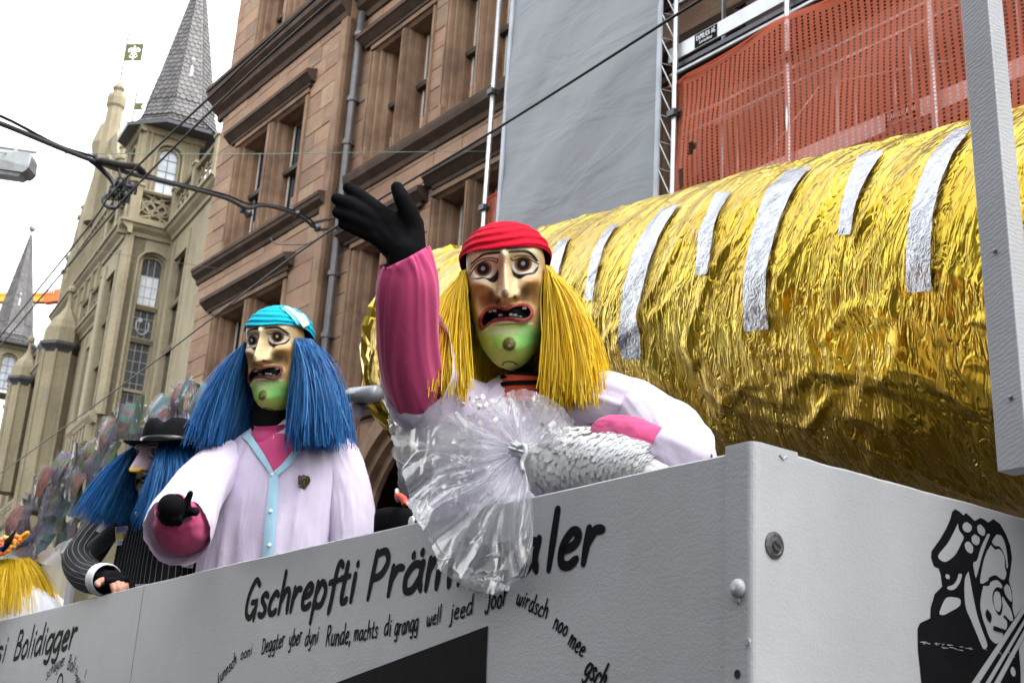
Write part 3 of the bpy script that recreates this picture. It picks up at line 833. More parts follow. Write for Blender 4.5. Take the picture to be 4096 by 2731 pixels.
parapet(-.05, 1.1, .02, 14.4, .95, FE, qf=True)
# upper storey behind the parapet and the gable
b = MB()
b.box(FP, 6.2, 21.4, -1.0, .02, 14.2, 16.8)
for k in range(11): strip(b, 9.6 + k * 1.1, .02, 14.3, 16.6, .07, .12)
b.build('attic_wall', POST, po)
pcourse('cornice', 9.4, 21.5, .02, 16.85)
b = MB(); gs, gw = 15.3, 5.6
steps = [(21.2, 16.95), (20.6, 18.3), (19.3, 19.4), (18.9, 20.6), (17.6, 21.9), (17.3, 22.7), (16.1, 23.4)]
P = [(gs - (q[0] - gs), q[1]) for q in steps]
outl = [(9.4, 16.95), (10.2, 18.5), (11.4, 19.5), (12.7, 20.2), (13.6, 21.2), (14.3, 22.3), (16.6, 22.6), (18.0, 22.2), (19.2, 21.1), (20.2, 20.3), (20.9, 19.0), (21.2, 17.2), (21.2, 16.95)]
vs = [FP(s_, .05, z) for s_, z in outl] + [FP(s_, -.4, z) for s_, z in outl]; n = len(outl)
b.add(vs, [tuple(range(n))[::-1], tuple(range(n, 2 * n))] + [(i, (i + 1) % n, n + (i + 1) % n, n + i) for i in range(n)])
for k in range(21):
    s_ = 10.1 + k * .52
    zt = 17.3 + max(0, 5.2 * (1 - abs(s_ - gs) / 5.6)) * .92
    strip(b, s_, .05, 17.0, zt, .06, .13)
for r in (2.4, 2.0):
    b.tube([FP(gs + r * math.cos(a), .12, 18.6 + r * 1.2 * math.sin(a)) for a in np.linspace(0, math.pi, 15)], .09 * KP, 6)
b.prof(FP, [(.02, 18.5), (.2, 18.52), (.22, 18.62), (.02, 18.7)], 11.0, 19.6)
b.build('gable', POST, po)
for s_, z, h, r in ((20.9, 18.6, .9, .26), (19.7, 20.6, .6, .20), (9.7, 17.6, .9, .28), (11.5, 19.7, .7, .24), (12.9, 20.5, .6, .22)):
    b = MB(); c = FP(s_, -.1, z)
    q = [(r, -1.2), (r, 0), (r * 1.35, .05), (r * 1.35, .16), (r * .9, .22), (r * .75, .22 + h * .45), (r * 1.0, .22 + h * .5), (r * 1.0, .26 + h * .55), (.03, .26 + h * .85)]
    b.lathe(c, [(a * KP, zz * KP) for a, zz in q], 8); b.build('pinnacle', POST, po)
b = MB(); c = FP(15.65, .05, 24.96)
b.lathe(c, [(a * KP, (zz - 24.96) * KP) for a, zz in ((.44, 19.0), (.42, 20.4), (.38, 21.6), (.33, 23.0), (.30, 23.8), (.37, 23.9), (.38, 24.2), (.34, 24.36), (.20, 24.42), (.17, 24.55), (.23, 24.64), (.24, 24.68), (.03, 24.96))], 8)
b.lathe(FP(17.2, .05, 22.9), [(.05, -1.5), (.7, -1.2), (.95, 0), (.5, 1.8), (.1, 2.3)], 8)
b.build('gable_pinnacle', POST, po)
# weather vanes: square plate with a cut-out lily, plus small pennants
def vane(s_, t_, z0, z1, w, h, lily, swallow=True):
    b = MB(); p0, p1 = FP(s_, t_, z0), FP(s_, t_, z1 + .5)
    b.tube([p0, p1], .06, 6)
    up = np.array([0, 0, 1.0]); rt = np.array([math.cos(rad(-8)), math.sin(rad(-8)), 0]); q = FP(s_, t_, z1 - h / KP)
    if lily:
        fo = np.array([-rt[1], rt[0], 0]) * .03
        NX, NZ = 40, 46
        def cut(u, v):
            u -= .5; au = abs(u)
            if (u / .085) ** 2 + ((v - .62) / .30) ** 2 < 1: return True               # middle petal
            r2 = math.hypot(au - .20, v - .62)
            if .06 < r2 < .155 and v > .52: return True                           # curled side petals
            if abs(v - .60) < .14 and abs(au - .085 - .1 * (v - .46)) < .035 and v < .6: return True
            if abs(v - .40) < .035 and au < .2: return True                       # the band
            if (u / .06) ** 2 + ((v - .22) / .17) ** 2 < 1: return True             # the foot
            if abs(math.hypot(au - .12, v - .3) - .09) < .03 and v < .33: return True
            return False
        for i in range(NX):
            for j in range(NZ):
                if not cut((i + .5) / NX, (j + .5) / NZ):
                    a = q + rt * w * i / NX + up * h * j / NZ; c = q + rt * w * (i + 1) / NX + up * h * (j + 1) / NZ
                    d = q + rt * w * (i + 1) / NX + up * h * j / NZ; e_ = q + rt * w * i / NX + up * h * (j + 1) / NZ
                    b.add([a - fo, d - fo, c - fo, e_ - fo, a + fo, d + fo, c + fo, e_ + fo], [(0, 1, 2, 3), (7, 6, 5, 4), (0, 4, 5, 1), (1, 5, 6, 2), (2, 6, 7, 3), (3, 7, 4, 0)])
        for k in range(6):
            a = k * 1.05
            c = FP(s_, t_, z0 + .25 + .1 * (k % 3)); b.tube([c, c + rt * .3 * (1 if k % 2 else -1) + up * .15, c + rt * .4 * (1 if k % 2 else -1) + up * .35, c + rt * .25 * (1 if k % 2 else -1) + up * .45, c + up * .3], .015, 4)
    else:
        fo = np.array([-rt[1], rt[0], 0]) * .02
        pts = [q, q + rt * w, q + rt * w * .75 + up * h / 2, q + rt * w + up * h, q + up * h]
        b.add([x - fo for x in pts] + [x + fo for x in pts], [(0, 1, 2), (0, 2, 4), (2, 3, 4), (5, 7, 6), (5, 9, 7), (7, 9, 8)] + [(i, (i + 1) % 5, 5 + (i + 1) % 5, 5 + i) for i in range(5)])
    return b.build('weather_vane', VERD, po)
vane(15.65, .05, 24.9, 26.65, 1.55, 1.65, True)
vane(11.9, .0, 21.2, 22.4, .75, .6, False); vane(12.9, .0, 21.2, 21.6, .85, .6, False); vane(20.9, -.1, 18.6, 19.5, .55, .7, False)
# slate turrets
slm = bpy.data.meshes.new('slate')
_sv = [(-.5, 0, 0), (.5, 0, 0), (.5, 0, .75), (.25, 0, 1), (-.25, 0, 1), (-.5, 0, .75)]
_sv2 = [(-.5, .0, 0), (.5, .0, 0), (.5, .25, .75), (.25, .3, 1), (-.25, .3, 1), (-.5, .25, .75)]
slm.from_pydata(_sv + _sv2, [], [(6, 7, 8, 9, 10, 11), (0, 1, 7, 6), (1, 2, 8, 7), (2, 3, 9, 8), (3, 4, 10, 9), (4, 5, 11, 10), (5, 0, 6, 11)])
slm.materials.append(SLATE)
def turret(sc, tc, half, zb, ze, zt, individual, dts=0.0):
    """square turret body zb..ze with arched windows, steep bell-cast slate spire to zt"""
    b = MB()
    c = FP(sc, tc, 0)
    hw = half
    for sx in (-1, 1):
        for tx in (-1, 1):
            b.box(FP, sc + sx * hw - (.12 if sx > 0 else 0), sc + sx * hw + (.12 if sx < 0 else 0), tc + tx * hw - (.2 if tx > 0 else 0), tc + tx * hw + (.2 if tx < 0 else 0), zb, ze)
    b.box(FP, sc - hw + .12, sc + hw - .12, tc - hw + .12, tc + hw - .12, zb, zb + .05)
    fl = Fr(FP(sc - hw, tc, 1.65) - np.array([0, 0, 1.65]), -M2, -A2, KP)   # near face
    fs_ = Fr(FP(sc, tc + hw, 1.65) - np.array([0, 0, 1.65]), A2, -M2, KP)   # street face
    for fr in (fl, fs_):
        wv = .24
        b.box(fr, -hw + .19, -wv - .12, -.2, -.02, zb, ze); b.box(fr, wv + .12, hw - .19, -.2, -.02, zb, ze)
        P = archpts(-wv - .12, wv + .12, ze - .75, 11, 1.0); vs = []
        for s_, z in P: vs += [fr(s_, -.02, z), fr(s_, -.02, ze), fr(s_, -.25, z)]
        b.add(vs, [(3 * i, 3 * i + 1, 3 * i + 4, 3 * i + 3) for i in range(10)] + [(3 * i, 3 * i + 3, 3 * i + 5, 3 * i + 2) for i in range(10)])
        for o_, d_ in ((.15, .02), (.06, -.09)):
            P = archpts(-wv - o_, wv + o_, ze - .75, 11, 1.0)
            b.tube([fr(-wv - o_, d_, zb)] + [fr(s_, d_, z) for s_, z in P] + [fr(wv + o_, d_, zb)], .045 * KP, 6, False)
        for s_ in (-hw + .1, hw - .1, -hw + .24, hw - .24): strip(b, s_, 0, zb, ze - .1, .035, .07, fr)
        b.prof(fr, [(-.05, ze - .2), (.06, ze - .16), (.14, ze - .03), (.14, ze), (-.05, ze)], -hw - .1, hw + .1)
    b.build('turret_wall', POST, po)
    w = MB()
    for fr in (fl, fs_): w.box(fr, -.3, .3, -.17, -.15, zb + .1, ze - .4)
    wo = w.build('window', M('painted_sky_glass', (.42, .45, .50), None, 2, .1), po)  # pale base colour paints in the sky's reflection
    w = MB()
    for fr in (fl, fs_):
        w.box(fr, -.01, .01, -.15, -.135, zb, ze - .5)
        for k in range(4): w.box(fr, -.28, .28, -.15, -.137, zb + .2 + k * .35, zb + .225 + k * .35)
    w.build('lead_bars', DSTEEL, wo)
    tc = tc + dts; hw = hw * (1.12 if dts == 0 else 1.27)
    # roof: four faces with chamfered (octagonal) plan, bell-cast eaves
    prof = [(1.42, ze), (1.30, ze + .10), (1.12, ze + .32), (1.0, ze + .62), (.9, ze + .98)]
    zt0 = ze + .98
    for i in range(1, 13): prof.append((.9 * (1 - i / 12.0) + .02, zt0 + (zt - zt0) * i / 12))
    core = MB(); core.lathe(FP(sc, tc, 0) + np.array([0, 0, 0]), [(r * hw * KP * 1.06, (z - 1.65) * KP + 1.65 - FP(sc, tc, 0)[2]) for r, z in prof], 8, ph=math.pi / 8 + TH2)
    ro = core.build('spire', SLATE, po)
    # slates in rows
    tot = []
    zz = ze
    def rad_at(z):
        for (r0, z0), (r1, z1) in zip(prof, prof[1:]):
            if z <= z1: return r0 + (r1 - r0) * (z - z0) / (z1 - z0), (r1 - r0) / (z1 - z0)
        return .02, -.2
    hstep = .155
    while zz < zt - .2:
        r, sl_ = rad_at(zz); R_ = r * hw * 1.075
        for k in range(8):
            a0 = math.pi / 8 + TH2 + k * math.pi / 4; a1 = a0 + math.pi / 4
            p0 = np.array([math.cos(a0), math.sin(a0), 0]) * R_ * KP; p1 = np.array([math.cos(a1), math.sin(a1), 0]) * R_ * KP
            ed = p1 - p0; Lw = np.linalg.norm(ed); n = max(1, int(round(Lw / (.17 * KP))))
            nm = (p0 + p1) / np.linalg.norm(p0 + p1)
            off = .5 if int(round((zz - ze) / hstep)) % 2 else 0
            for j in range(n + (1 if off else 0)):
                u0 = max(0, (j - off) / n); u1 = min(1, (j + 1 - off) / n)
                if u1 - u0 < .05: continue
                ctr = p0 + ed * (u0 + u1) / 2
                tot.append((FP(sc, tc, 0) * np.array([1, 1, 0]) + ctr + np.array([0, 0, 1.65 + (zz + hstep * 1.35 - 1.65) * KP]), ed / Lw, nm, Lw * (u1 - u0), hstep * 1.5 * KP, sl_ * hw * 1.075))
        zz += hstep
    if individual:
        def key(q):
            v = q[0] - EYE
            return (not ((q[2] @ v) < 0), v @ v)
        tot.sort(key=key)
    mb = MB()
    for i, (c_, ex, nm, w_, h_, slp) in enumerate(tot):
        if (nm @ (c_ - EYE)) > .35 * np.linalg.norm(c_ - EYE): continue
        dn = np.array([0, 0, -1.0]) - nm * slp * 1.0; dn = np.array([-slp * nm[0], -slp * nm[1], -1.0]); dn /= np.linalg.norm(dn)
        no = np.cross(dn, ex); no = no if no @ nm > 0 else -no
        c2 = c_ + nm * (slp * hstep * 1.35 * KP) + no * .03
        if individual and i < 300:
            o = bpy.data.objects.new('slate', slm); COL.objects.link(o); o.parent = ro
            mm = Matrix(((ex[0] * (w_ - .015), no[0] * .16, dn[0] * h_, 0), (ex[1] * (w_ - .015), no[1] * .16, dn[1] * h_, 0), (ex[2] * (w_ - .015), no[2] * .16, dn[2] * h_, 0), (0, 0, 0, 1)))
            o.matrix_local = Matrix.Translation(Vector(c2) - po.location) @ mm
        else:
            mb.add([c2 + ex * x * (w_ - .015) + no * y * .16 + dn * z * h_ for x, y, z in _sv2] , [(0, 1, 2, 3, 4, 5)])
    mb.build('slate_remainder', SLATE, ro, kind='stuff')
    # little lucarne on the near face and a dark eaves board
    b = MB(); r, _ = rad_at(zt0 + 1.2)
    q = FP(sc - r * hw * .98, tc + .02, zt0 + 1.2)
    b.lathe(q, [(.22, -.6), (.16, 0), (.04, .3), (.12, .5), (.16, .62), (.1, .75), (.02, .85), (.015, 1.2)], 8); b.build('lucarne', M('weathered_lead', (.30, .31, .30), None, 8, .5, .3), ro)
    b = MB(); b.lathe(FP(sc, tc, 0), [(r_ * hw * KP, 1.65 + (z - 1.65) * KP - FP(sc, tc, 0)[2]) for r_, z in ((1.2, ze - .02), (1.58, ze - .03), (1.60, ze + .06), (1.45, ze + .10))], 8, ph=math.pi / 8 + TH2); b.build('eaves', DSTEEL, po)
turret(3.62, .38, .80, 15.2, 17.25, 23.2, True, -.26)
turret(28.8, .75, .80, 15.0, 17.2, 22.9, False)
for sc, tc, ze, zt in ((28.8, .75, 17.2, 22.9),):
    b = MB(); b.lathe(FP(sc, tc, zt), [(.14, -1.2), (.07, -.3), (.05, .1), (.3, .3), (.36, .5), (.3, .72), (.05, .9), (.03, 1.6)], 10); b.build('finial', M('weathered_copper', (.22, .25, .22), None, 5, .5, .4), po)
# slate roof joining the turrets
b = MB(); b.prof(FP, [(-.8, 15.3), (-.3, 15.3), (-2.6, 19.0), (-4.5, 19.0), (-5, 15.3)], 21.6, 31); b.prof(FP, [(-1.2, 14.3), (-.7, 15.4), (-2.6, 18.6), (-4.5, 18.6), (-5, 14.3)], -2, 9.0)
b.build('roof', SLATE, po)
# octagonal stair turret with an ogee stone cap; a smaller one beyond
def ogee(sc, tc, r, zb, ze, zt):
    c = FP(sc, tc, 0); f = lambda L: [(a * KP, 1.65 + (z - 1.65) * KP - c[2]) for a, z in L]
    b = MB(); b.lathe(c, f([(r, zb), (r, ze - .05)]), 8, ph=math.pi / 8 + TH2)
    for k in range(8):
        a = math.pi / 8 + TH2 + k * math.pi / 4
        p = c + np.array([math.cos(a), math.sin(a), 0]) * r * KP
        b.tube([np.array([p[0], p[1], 1.65 + (zb - 1.65) * KP]), np.array([p[0], p[1], 1.65 + (ze - 1.65) * KP])], .05 * KP, 6)
    o = b.build('stair_turret', POST, po)
    b = MB(); b.lathe(c, f([(r, ze - .3), (r * 1.1, ze - .2), (r * 1.35, ze - .06), (r * 1.38, ze + .04), (r * 1.1, ze + .08)]), 8, ph=math.pi / 8 + TH2); b.build('eaves', DSTEEL, o)
    h = zt - ze
    b = MB(); b.lathe(c, f([(r * 1.12, ze + .08), (r * 1.08, ze + .3 * h), (r * .85, ze + .45 * h), (r * .5, ze + .58 * h), (r * .22, ze + .72 * h), (r * .12, ze + .85 * h), (r * .1, zt), (r * .28, zt + .06), (r * .3, zt + .16), (r * .2, zt + .26), (.02, zt + .3), (.02, zt + .5)]), 8, ph=math.pi / 8 + TH2)
    b.build('ogee_cap', POST, o)
ogee(14.4, .62, .62, ZG, 13.75, 15.75)
ogee(20.9, .85, .50, 9.5, 13.95, 15.5)

# ================================================================== buildings across the street (seen in reflections)
def far_block(s0, s1, t, h, label, m, cat='building'):
    fr = Fr(E0 + M1 * (D1 - t), A1, M1)
    r = thing('street_building', label, cat, fr((s0 + s1) / 2, 0, 0))
    b = MB(); b.box(fr, s0, s1, -8, 0, 0, h); b.build('wall', m, r)
    b = MB(); b.prof(fr, [(-8.3, h), (.4, h), (.4, h + .3), (-4, h + 3.5), (-8.3, h + .3)], s0 - .2, s1 + .2); b.build('roof', SLATE, r)
    w = MB(); g_ = MB(); z = 4.2
    while z < h - 2:
        s_ = s0 + 1.2
        while s_ < s1 - 1.8:
            w.box(fr, s_, s_ + 1.2, -.02, .08, z, z + 1.9); g_.box(fr, s_ + .12, s_ + 1.08, .06, .1, z + .12, z + 1.78); s_ += 2.6
        z += 3.3
    wo = w.build('window_frames', FRAMEW, r); g_.build('panes', GLASS, wo)
def near_block():
    r = thing('street_building', 'plain brown stone building continuing the street beyond the scaffold', 'building', FS(-30, 0, 0))
    b = MB(); b.box(FS, -60, .9, -9, -.35, 0, 21); b.build('wall', SOOT_SHADE, r)
    w = MB(); g_ = MB()
    for z in (4, 8.5, 13, 17):
        for k in range(20):
            s_ = -58 + k * 2.9; w.box(FS, s_, s_ + 1.4, -.40, -.25, z, z + 2.4); g_.box(FS, s_ + .12, s_ + 1.28, -.27, -.23, z + .12, z + 2.28)
    wo = w.build('window_frames', FRAMEW, r); g_.build('panes', GLASS, wo)
near_block()
far_block(-30, -8, 20.5, 14, 'pale rendered town house row behind the viewer on the opposite pavement', BEIGE)
far_block(-7.6, 16, 20.5, 15, 'grey ashlar shop building directly opposite the decorated float', STONEG)
far_block(16.4, 44, 20.5, 14.5, 'cream rendered building further along the opposite pavement', BEIGE)
# ================================================================== scaffold in front of the right part
sc_ = thing('scaffold', 'galvanised facade scaffold hung with orange netting behind the golden tube', 'scaffold', FS(8, 1.2, 0))
def pole(s_, t_, z0, z1, r=.03):
    b = MB(); b.tube([FS(s_, t_, z0), FS(s_, t_, z1)], r, 8); return b.build('pole', STEEL, sc_, smooth=True)
for s_ in (13.62, 9.72, 7.95, 6.15, 4.3, 2.4):
    p_ = pole(s_, 1.2, .13, 14.5, .036)
    for z in (5.2, 7.15, 9.0, 10.9, 12.8):
        b = MB(); b.box(FS, s_ - .06, s_ + .06, 1.13, 1.27, z - .04, z + .04); b.tube([FS(s_ - .11, 1.2, z), FS(s_ + .11, 1.2, z)], .018, 6); b.build('coupler', DSTEEL, p_)
pole(13.33, 1.05, .13, 14.5, .026)
for s_ in (13.62, 9.72, 7.95, 6.15, 4.3, 2.4): pole(s_, .35, .13, 14.5, .03)
def rail(s0, s1, t_, z, r=.026, m=STEEL, z1=None):
    b = MB(); b.tube([FS(s0, t_, z), FS(s1, t_, z if z1 is None else z1)], r, 8); b.build('rail', m, sc_, smooth=True)
for z in (9.56, 8.92, 8.72, 7.3, 6.9, 10.55, 11.0): rail(1.5, 9.8, 1.19 if z > 9.4 else 1.1, z)
for z in (9.2, 7.25): rail(1.5, 9.8, .4, z, .02)
for s0, s1, z0, z1 in ((9.6, 8.0, 7.7, 8.9), (6.1, 4.4, 7.7, 9.3), (7.9, 6.3, 8.9, 8.5)): rail(s0, s1, .6, z0, .012, STEEL, z1)
for s_, z0, z1 in ((9.1, 7.7, 8.75), (8.5, 7.9, 8.8), (7.4, 7.75, 8.6), (6.9, 7.9, 8.65), (6.7, 7.7, 9.1), (5.5, 7.9, 9.2)): rail(s_, s_ + .001, .75, z0, .014, STEEL, z1)
for z in (9.75, 7.62, 5.7, 11.6):
    b = MB(); b.box(FS, 1.5, 9.86, .3, 1.12, z - .06, z); b.build('deck', DSTEEL, sc_)
    b = MB(); b.box(FS, 1.5, 9.90, 1.125, 1.15, z + .04, z + .24); b.build('toe_board', ALU, sc_)
# covered part: sandstone wall behind, with an added dark sheet painting its shade
# ---- orange netting with open holes
def net(s0, s1, z0, ztop):
    ds, dz = .078, .044
    ns, nz = int((s1 - s0) / ds), int((ztop - z0) / dz)
    su = [0, .62]; zu = [0, .5]
    cols = []; 
    for i in range(ns): cols += [s0 + i * ds, s0 + i * ds + ds * .66]
    cols.append(s0 + ns * ds)
    rows = []
    for j in range(nz): rows += [j * dz, j * dz + dz * .42]
    rows.append(nz * dz)
    cols = np.array(cols); rows = np.array(rows)
    Sg, Zg = np.meshgrid(cols, rows)
    H = nz * dz
    top = ztop + .10 * np.sin(Sg * 1.7) * 0 - .09 * np.abs(np.sin((Sg - s0) * 1.45)) * (Zg / H) ** 3
    Zw = top - H + Zg
    T = 1.175 + .085 * sm(9.66, 9.5, Sg) + .05 * (fbm(Sg * .9, Zg * 1.2, 3, 5) - .5) + .03 * np.sin(Sg * 2.1 + Zg * 3)
    P = FS.O[None, None] + FS.A[None, None] * Sg[..., None] + FS.T[None, None] * T[..., None] + np.array([0, 0, 1.0])[None, None] * Zw[..., None]
    R, Cn = Sg.shape; fs = []
    gapx = [( 9.48, 8.02, .13), (9.30, 8.36, .09)]
    for i in range(R - 1):
        for j in range(Cn - 1):
            if i % 2 == 1 and j % 2 == 1 and i < R - 6 + 2 * math.sin(j * .21): continue
            cs_, cz_ = Sg[i, j], Zw[i, j]
            if any(((cs_ - a) / .06) ** 2 + ((cz_ - c) / r) ** 2 < 1 for a, c, r in gapx): continue
            fs.append((i * Cn + j, i * Cn + j + 1, (i + 1) * Cn + j + 1, (i + 1) * Cn + j))
    b = MB(); b.v = [tuple(q) for q in P.reshape(-1, 3).tolist()]; b.f = fs
    o = b.build('debris_net', NET, sc_, smooth=True)
    b = MB(); 
    pts = [FS(s_, 1.185 + .085 * float(sm(9.66, 9.5, s_)), ztop - .02 - .09 * abs(math.sin((s_ - s0) * 1.45))) for s_ in np.linspace(s0, s1, 60)]
    b.tube(pts, .012, 5); b.build('net_hem', NET, o)
net(1.6, 9.86, 5.9, 9.50)
net(13.3, 13.62, 5.9, 9.2)
b = MB(); b.box(FS, 1.5, 9.86, -.30, -.22, 4, 14); b.build('shadow_sheet', M('shade_brown_behind_net', (.16, .10, .075), (.09, .06, .05), 2, .9), sc_)  # added dark sheet, coloured to stand in for shade behind the net

# ---- big grey tarpaulin banner
tp = thing('tarpaulin_banner', 'large blank grey tarpaulin laced between two scaffold poles', 'banner', FS(11.5, 1.25, 5))
S_, Z_ = np.meshgrid(np.linspace(9.98, 13.18, 70), np.linspace(5.0, 14.4, 160))
T_ = 1.25 + .05 * (fbm(S_ * .8, Z_ * .9 + S_ * .5, 4, 9) - .5) + .012 * np.sin(Z_ * 2.2 + S_ * 1.6)
b = MB(); b.grid(FS.O + FS.A * S_[..., None] + FS.T * T_[..., None] + np.array([0, 0, 1.0]) * Z_[..., None])
b.build('sheet', TARP, tp, smooth=True)
for s_ in (9.96, 13.20):
    b = MB(); b.box(FS, s_ - .035, s_ + .035, 1.235, 1.262, 5, 14.4); b.build('welded_hem', M('pale_hem_%d' % int(s_), (.45, .48, .53), None, 3, .5), tp)
WCORD = M('white_cord', (.7, .7, .7), None, 10, .6)
for side in (0, 1):
    b = MB(); pts = []
    for k in range(26):
        z = 5.1 + k * .36
        pts += [FS(9.94, 1.25, z), FS(9.73, 1.2, z - .12)] if side == 0 else [FS(13.22, 1.25, z), FS(13.36, 1.1, z - .12)]
    b.tube(pts, .008, 4); b.build('lacing_cord', WCORD, tp)

# ================================================================== stroke lettering
G = {}
def gl(ch, w, *st): G[ch] = (w, st)
B_ = [(.7, .92), (.36, 1.0), (.08, .6), (.13, .08), (.42, .04), (.7, .5)]
gl('a', .82, B_, [(.72, 1.0), (.68, .4), (.78, 0)])
gl('b', .75, [(.14, 1.75), (.12, 0)], [(.12, .55), (.4, 1.0), (.7, .65), (.58, .1), (.3, 0), (.12, .2)])
gl('c', .68, [(.62, .86), (.4, 1.0), (.12, .6), (.15, .13), (.4, 0), (.64, .15)])
gl('d', .82, B_, [(.76, 1.75), (.71, .5), (.76, 0)])
gl('e', .72, [(.13, .48), (.5, .58), (.62, .85), (.4, 1.0), (.13, .62), (.15, .13), (.4, 0), (.66, .15)])
gl('f', .58, [(.68, 1.6), (.5, 1.75), (.36, 1.4), (.32, .2), (.26, -.35)], [(.04, .95), (.6, 1.0)])
gl('g', .8, B_, [(.73, 1.0), (.69, -.2), (.5, -.62), (.12, -.5)])
gl('h', .76, [(.14, 1.75), (.1, 0)], [(.12, .5), (.4, .97), (.62, .85), (.65, .4), (.68, 0)])
gl('i', .34, [(.18, 1), (.15, 0)], [(.22, 1.42), (.23, 1.47)])
gl('j', .4, [(.3, 1), (.26, -.3), (.0, -.6)], [(.33, 1.4), (.34, 1.44)])
gl('k', .7, [(.14, 1.75), (.1, 0)], [(.6, .95), (.15, .45), (.66, 0)])
gl('l', .32, [(.17, 1.75), (.14, 0)])
gl('m', 1.14, [(.12, 1), (.1, 0)], [(.1, .6), (.32, .98), (.5, .85), (.52, 0)], [(.52, .6), (.76, .98), (.95, .85), (1.0, 0)])
gl('n', .78, [(.12, 1), (.1, 0)], [(.11, .6), (.4, .98), (.62, .8), (.68, 0)])
gl('o', .78, [(.42, 1), (.12, .65), (.15, .15), (.4, 0), (.68, .3), (.64, .8), (.42, 1)])
gl('p', .76, [(.14, 1), (.06, -.65)], [(.12, .55), (.4, 1.0), (.7, .65), (.58, .1), (.3, 0), (.12, .2)])
gl('r', .62, [(.14, 1), (.1, 0)], [(.12, .55), (.34, .93), (.6, .92)])
gl('s', .64, [(.58, .86), (.36, 1), (.14, .8), (.38, .5), (.56, .25), (.38, 0), (.06, .1)])
gl('t', .6, [(.32, 1.5), (.26, .2), (.42, 0), (.58, .1)], [(.04, .95), (.56, 1.0)])
gl('u', .78, [(.12, 1), (.12, .25), (.35, 0), (.62, .3)], [(.66, 1), (.66, .1), (.74, 0)])
gl('w', 1.06, [(.08, 1), (.14, .2), (.34, 0), (.52, .35), (.54, .85)], [(.54, .4), (.7, 0), (.9, .2), (.98, 1)])
gl('y', .78, [(.12, 1), (.15, .35), (.4, .2), (.62, .5)], [(.7, 1), (.6, -.1), (.4, -.6), (.1, -.5)])
gl('z', .7, [(.1, .95), (.36, .97), (.6, .95)], [(.6, .95), (.1, .04)], [(.1, .04), (.36, .05), (.64, .03)])
gl('\u00e4', .82, *G['a'][1], [(.26, 1.36), (.27, 1.42)], [(.62, 1.40), (.63, 1.46)])
gl('G', 1.0, [(.86, 1.5), (.5, 1.75), (.14, 1.1), (.14, .3), (.5, 0), (.8, .4)], [(.46, .72), (.84, .72)], [(.84, .72), (.84, -.12)])
gl('P', .86, [(.2, 1.72), (.1, 0)], [(.2, 1.66), (.6, 1.7), (.78, 1.3), (.56, .85), (.16, .72)])
gl('B', .9, [(.2, 1.72), (.1, 0)], [(.2, 1.68), (.56, 1.7), (.7, 1.35), (.5, .98), (.17, .92)], [(.4, .95), (.78, .7), (.66, .12), (.1, .02)])
gl('D', .95, [(.18, 1.7), (.12, 0)], [(.05, 1.6), (.6, 1.55), (.85, .9), (.6, .1), (.12, .02)])
gl('R', .9, [(.18, 1.72), (.1, 0)], [(.18, 1.66), (.6, 1.7), (.74, 1.3), (.5, .92), (.16, .85)], [(.35, .88), (.8, 0)])
gl('J', .8, [(.2, 1.68), (.66, 1.66)], [(.62, 1.64), (.62, .3), (.36, -.35), (.04, -.05)])
gl('K', .85, [(.15, 1.7), (.12, 0)], [(.75, 1.7), (.17, .8), (.8, 0)])
gl('A', .95, [(.06, 0), (.45, 1.7)], [(.45, 1.7), (.86, 0)], [(.22, .6), (.7, .6)])
gl('U', .9, [(.14, 1.7), (.14, .4), (.45, 0), (.76, .4), (.76, 1.7)])
gl('L', .7, [(.15, 1.7), (.15, 0)], [(.15, 0), (.65, 0)])
gl('I', .35, [(.17, 1.7), (.17, 0)])
gl('C', .9, [(.78, 1.45), (.45, 1.7), (.12, .9), (.42, 0), (.78, .25)])
gl('\u00fc', .78, *G['u'][1], [(.22, 1.36), (.23, 1.42)], [(.58, 1.36), (.59, 1.42)])
gl('0', .9, [(.45, 1.7), (.12, .85), (.45, 0), (.78, .85), (.45, 1.7)])
gl('1', .6, [(.12, 1.3), (.38, 1.7)], [(.38, 1.7), (.38, 0)])
gl('!', .5, [(.4, 1.75), (.22, .5)], [(.14, .05), (.15, .0)])
gl(',', .3, [(.15, .1), (.06, -.3)])
gl(' ', .55)
def text_width(t, gap): return sum(G[c][0] + gap for c in t) - gap
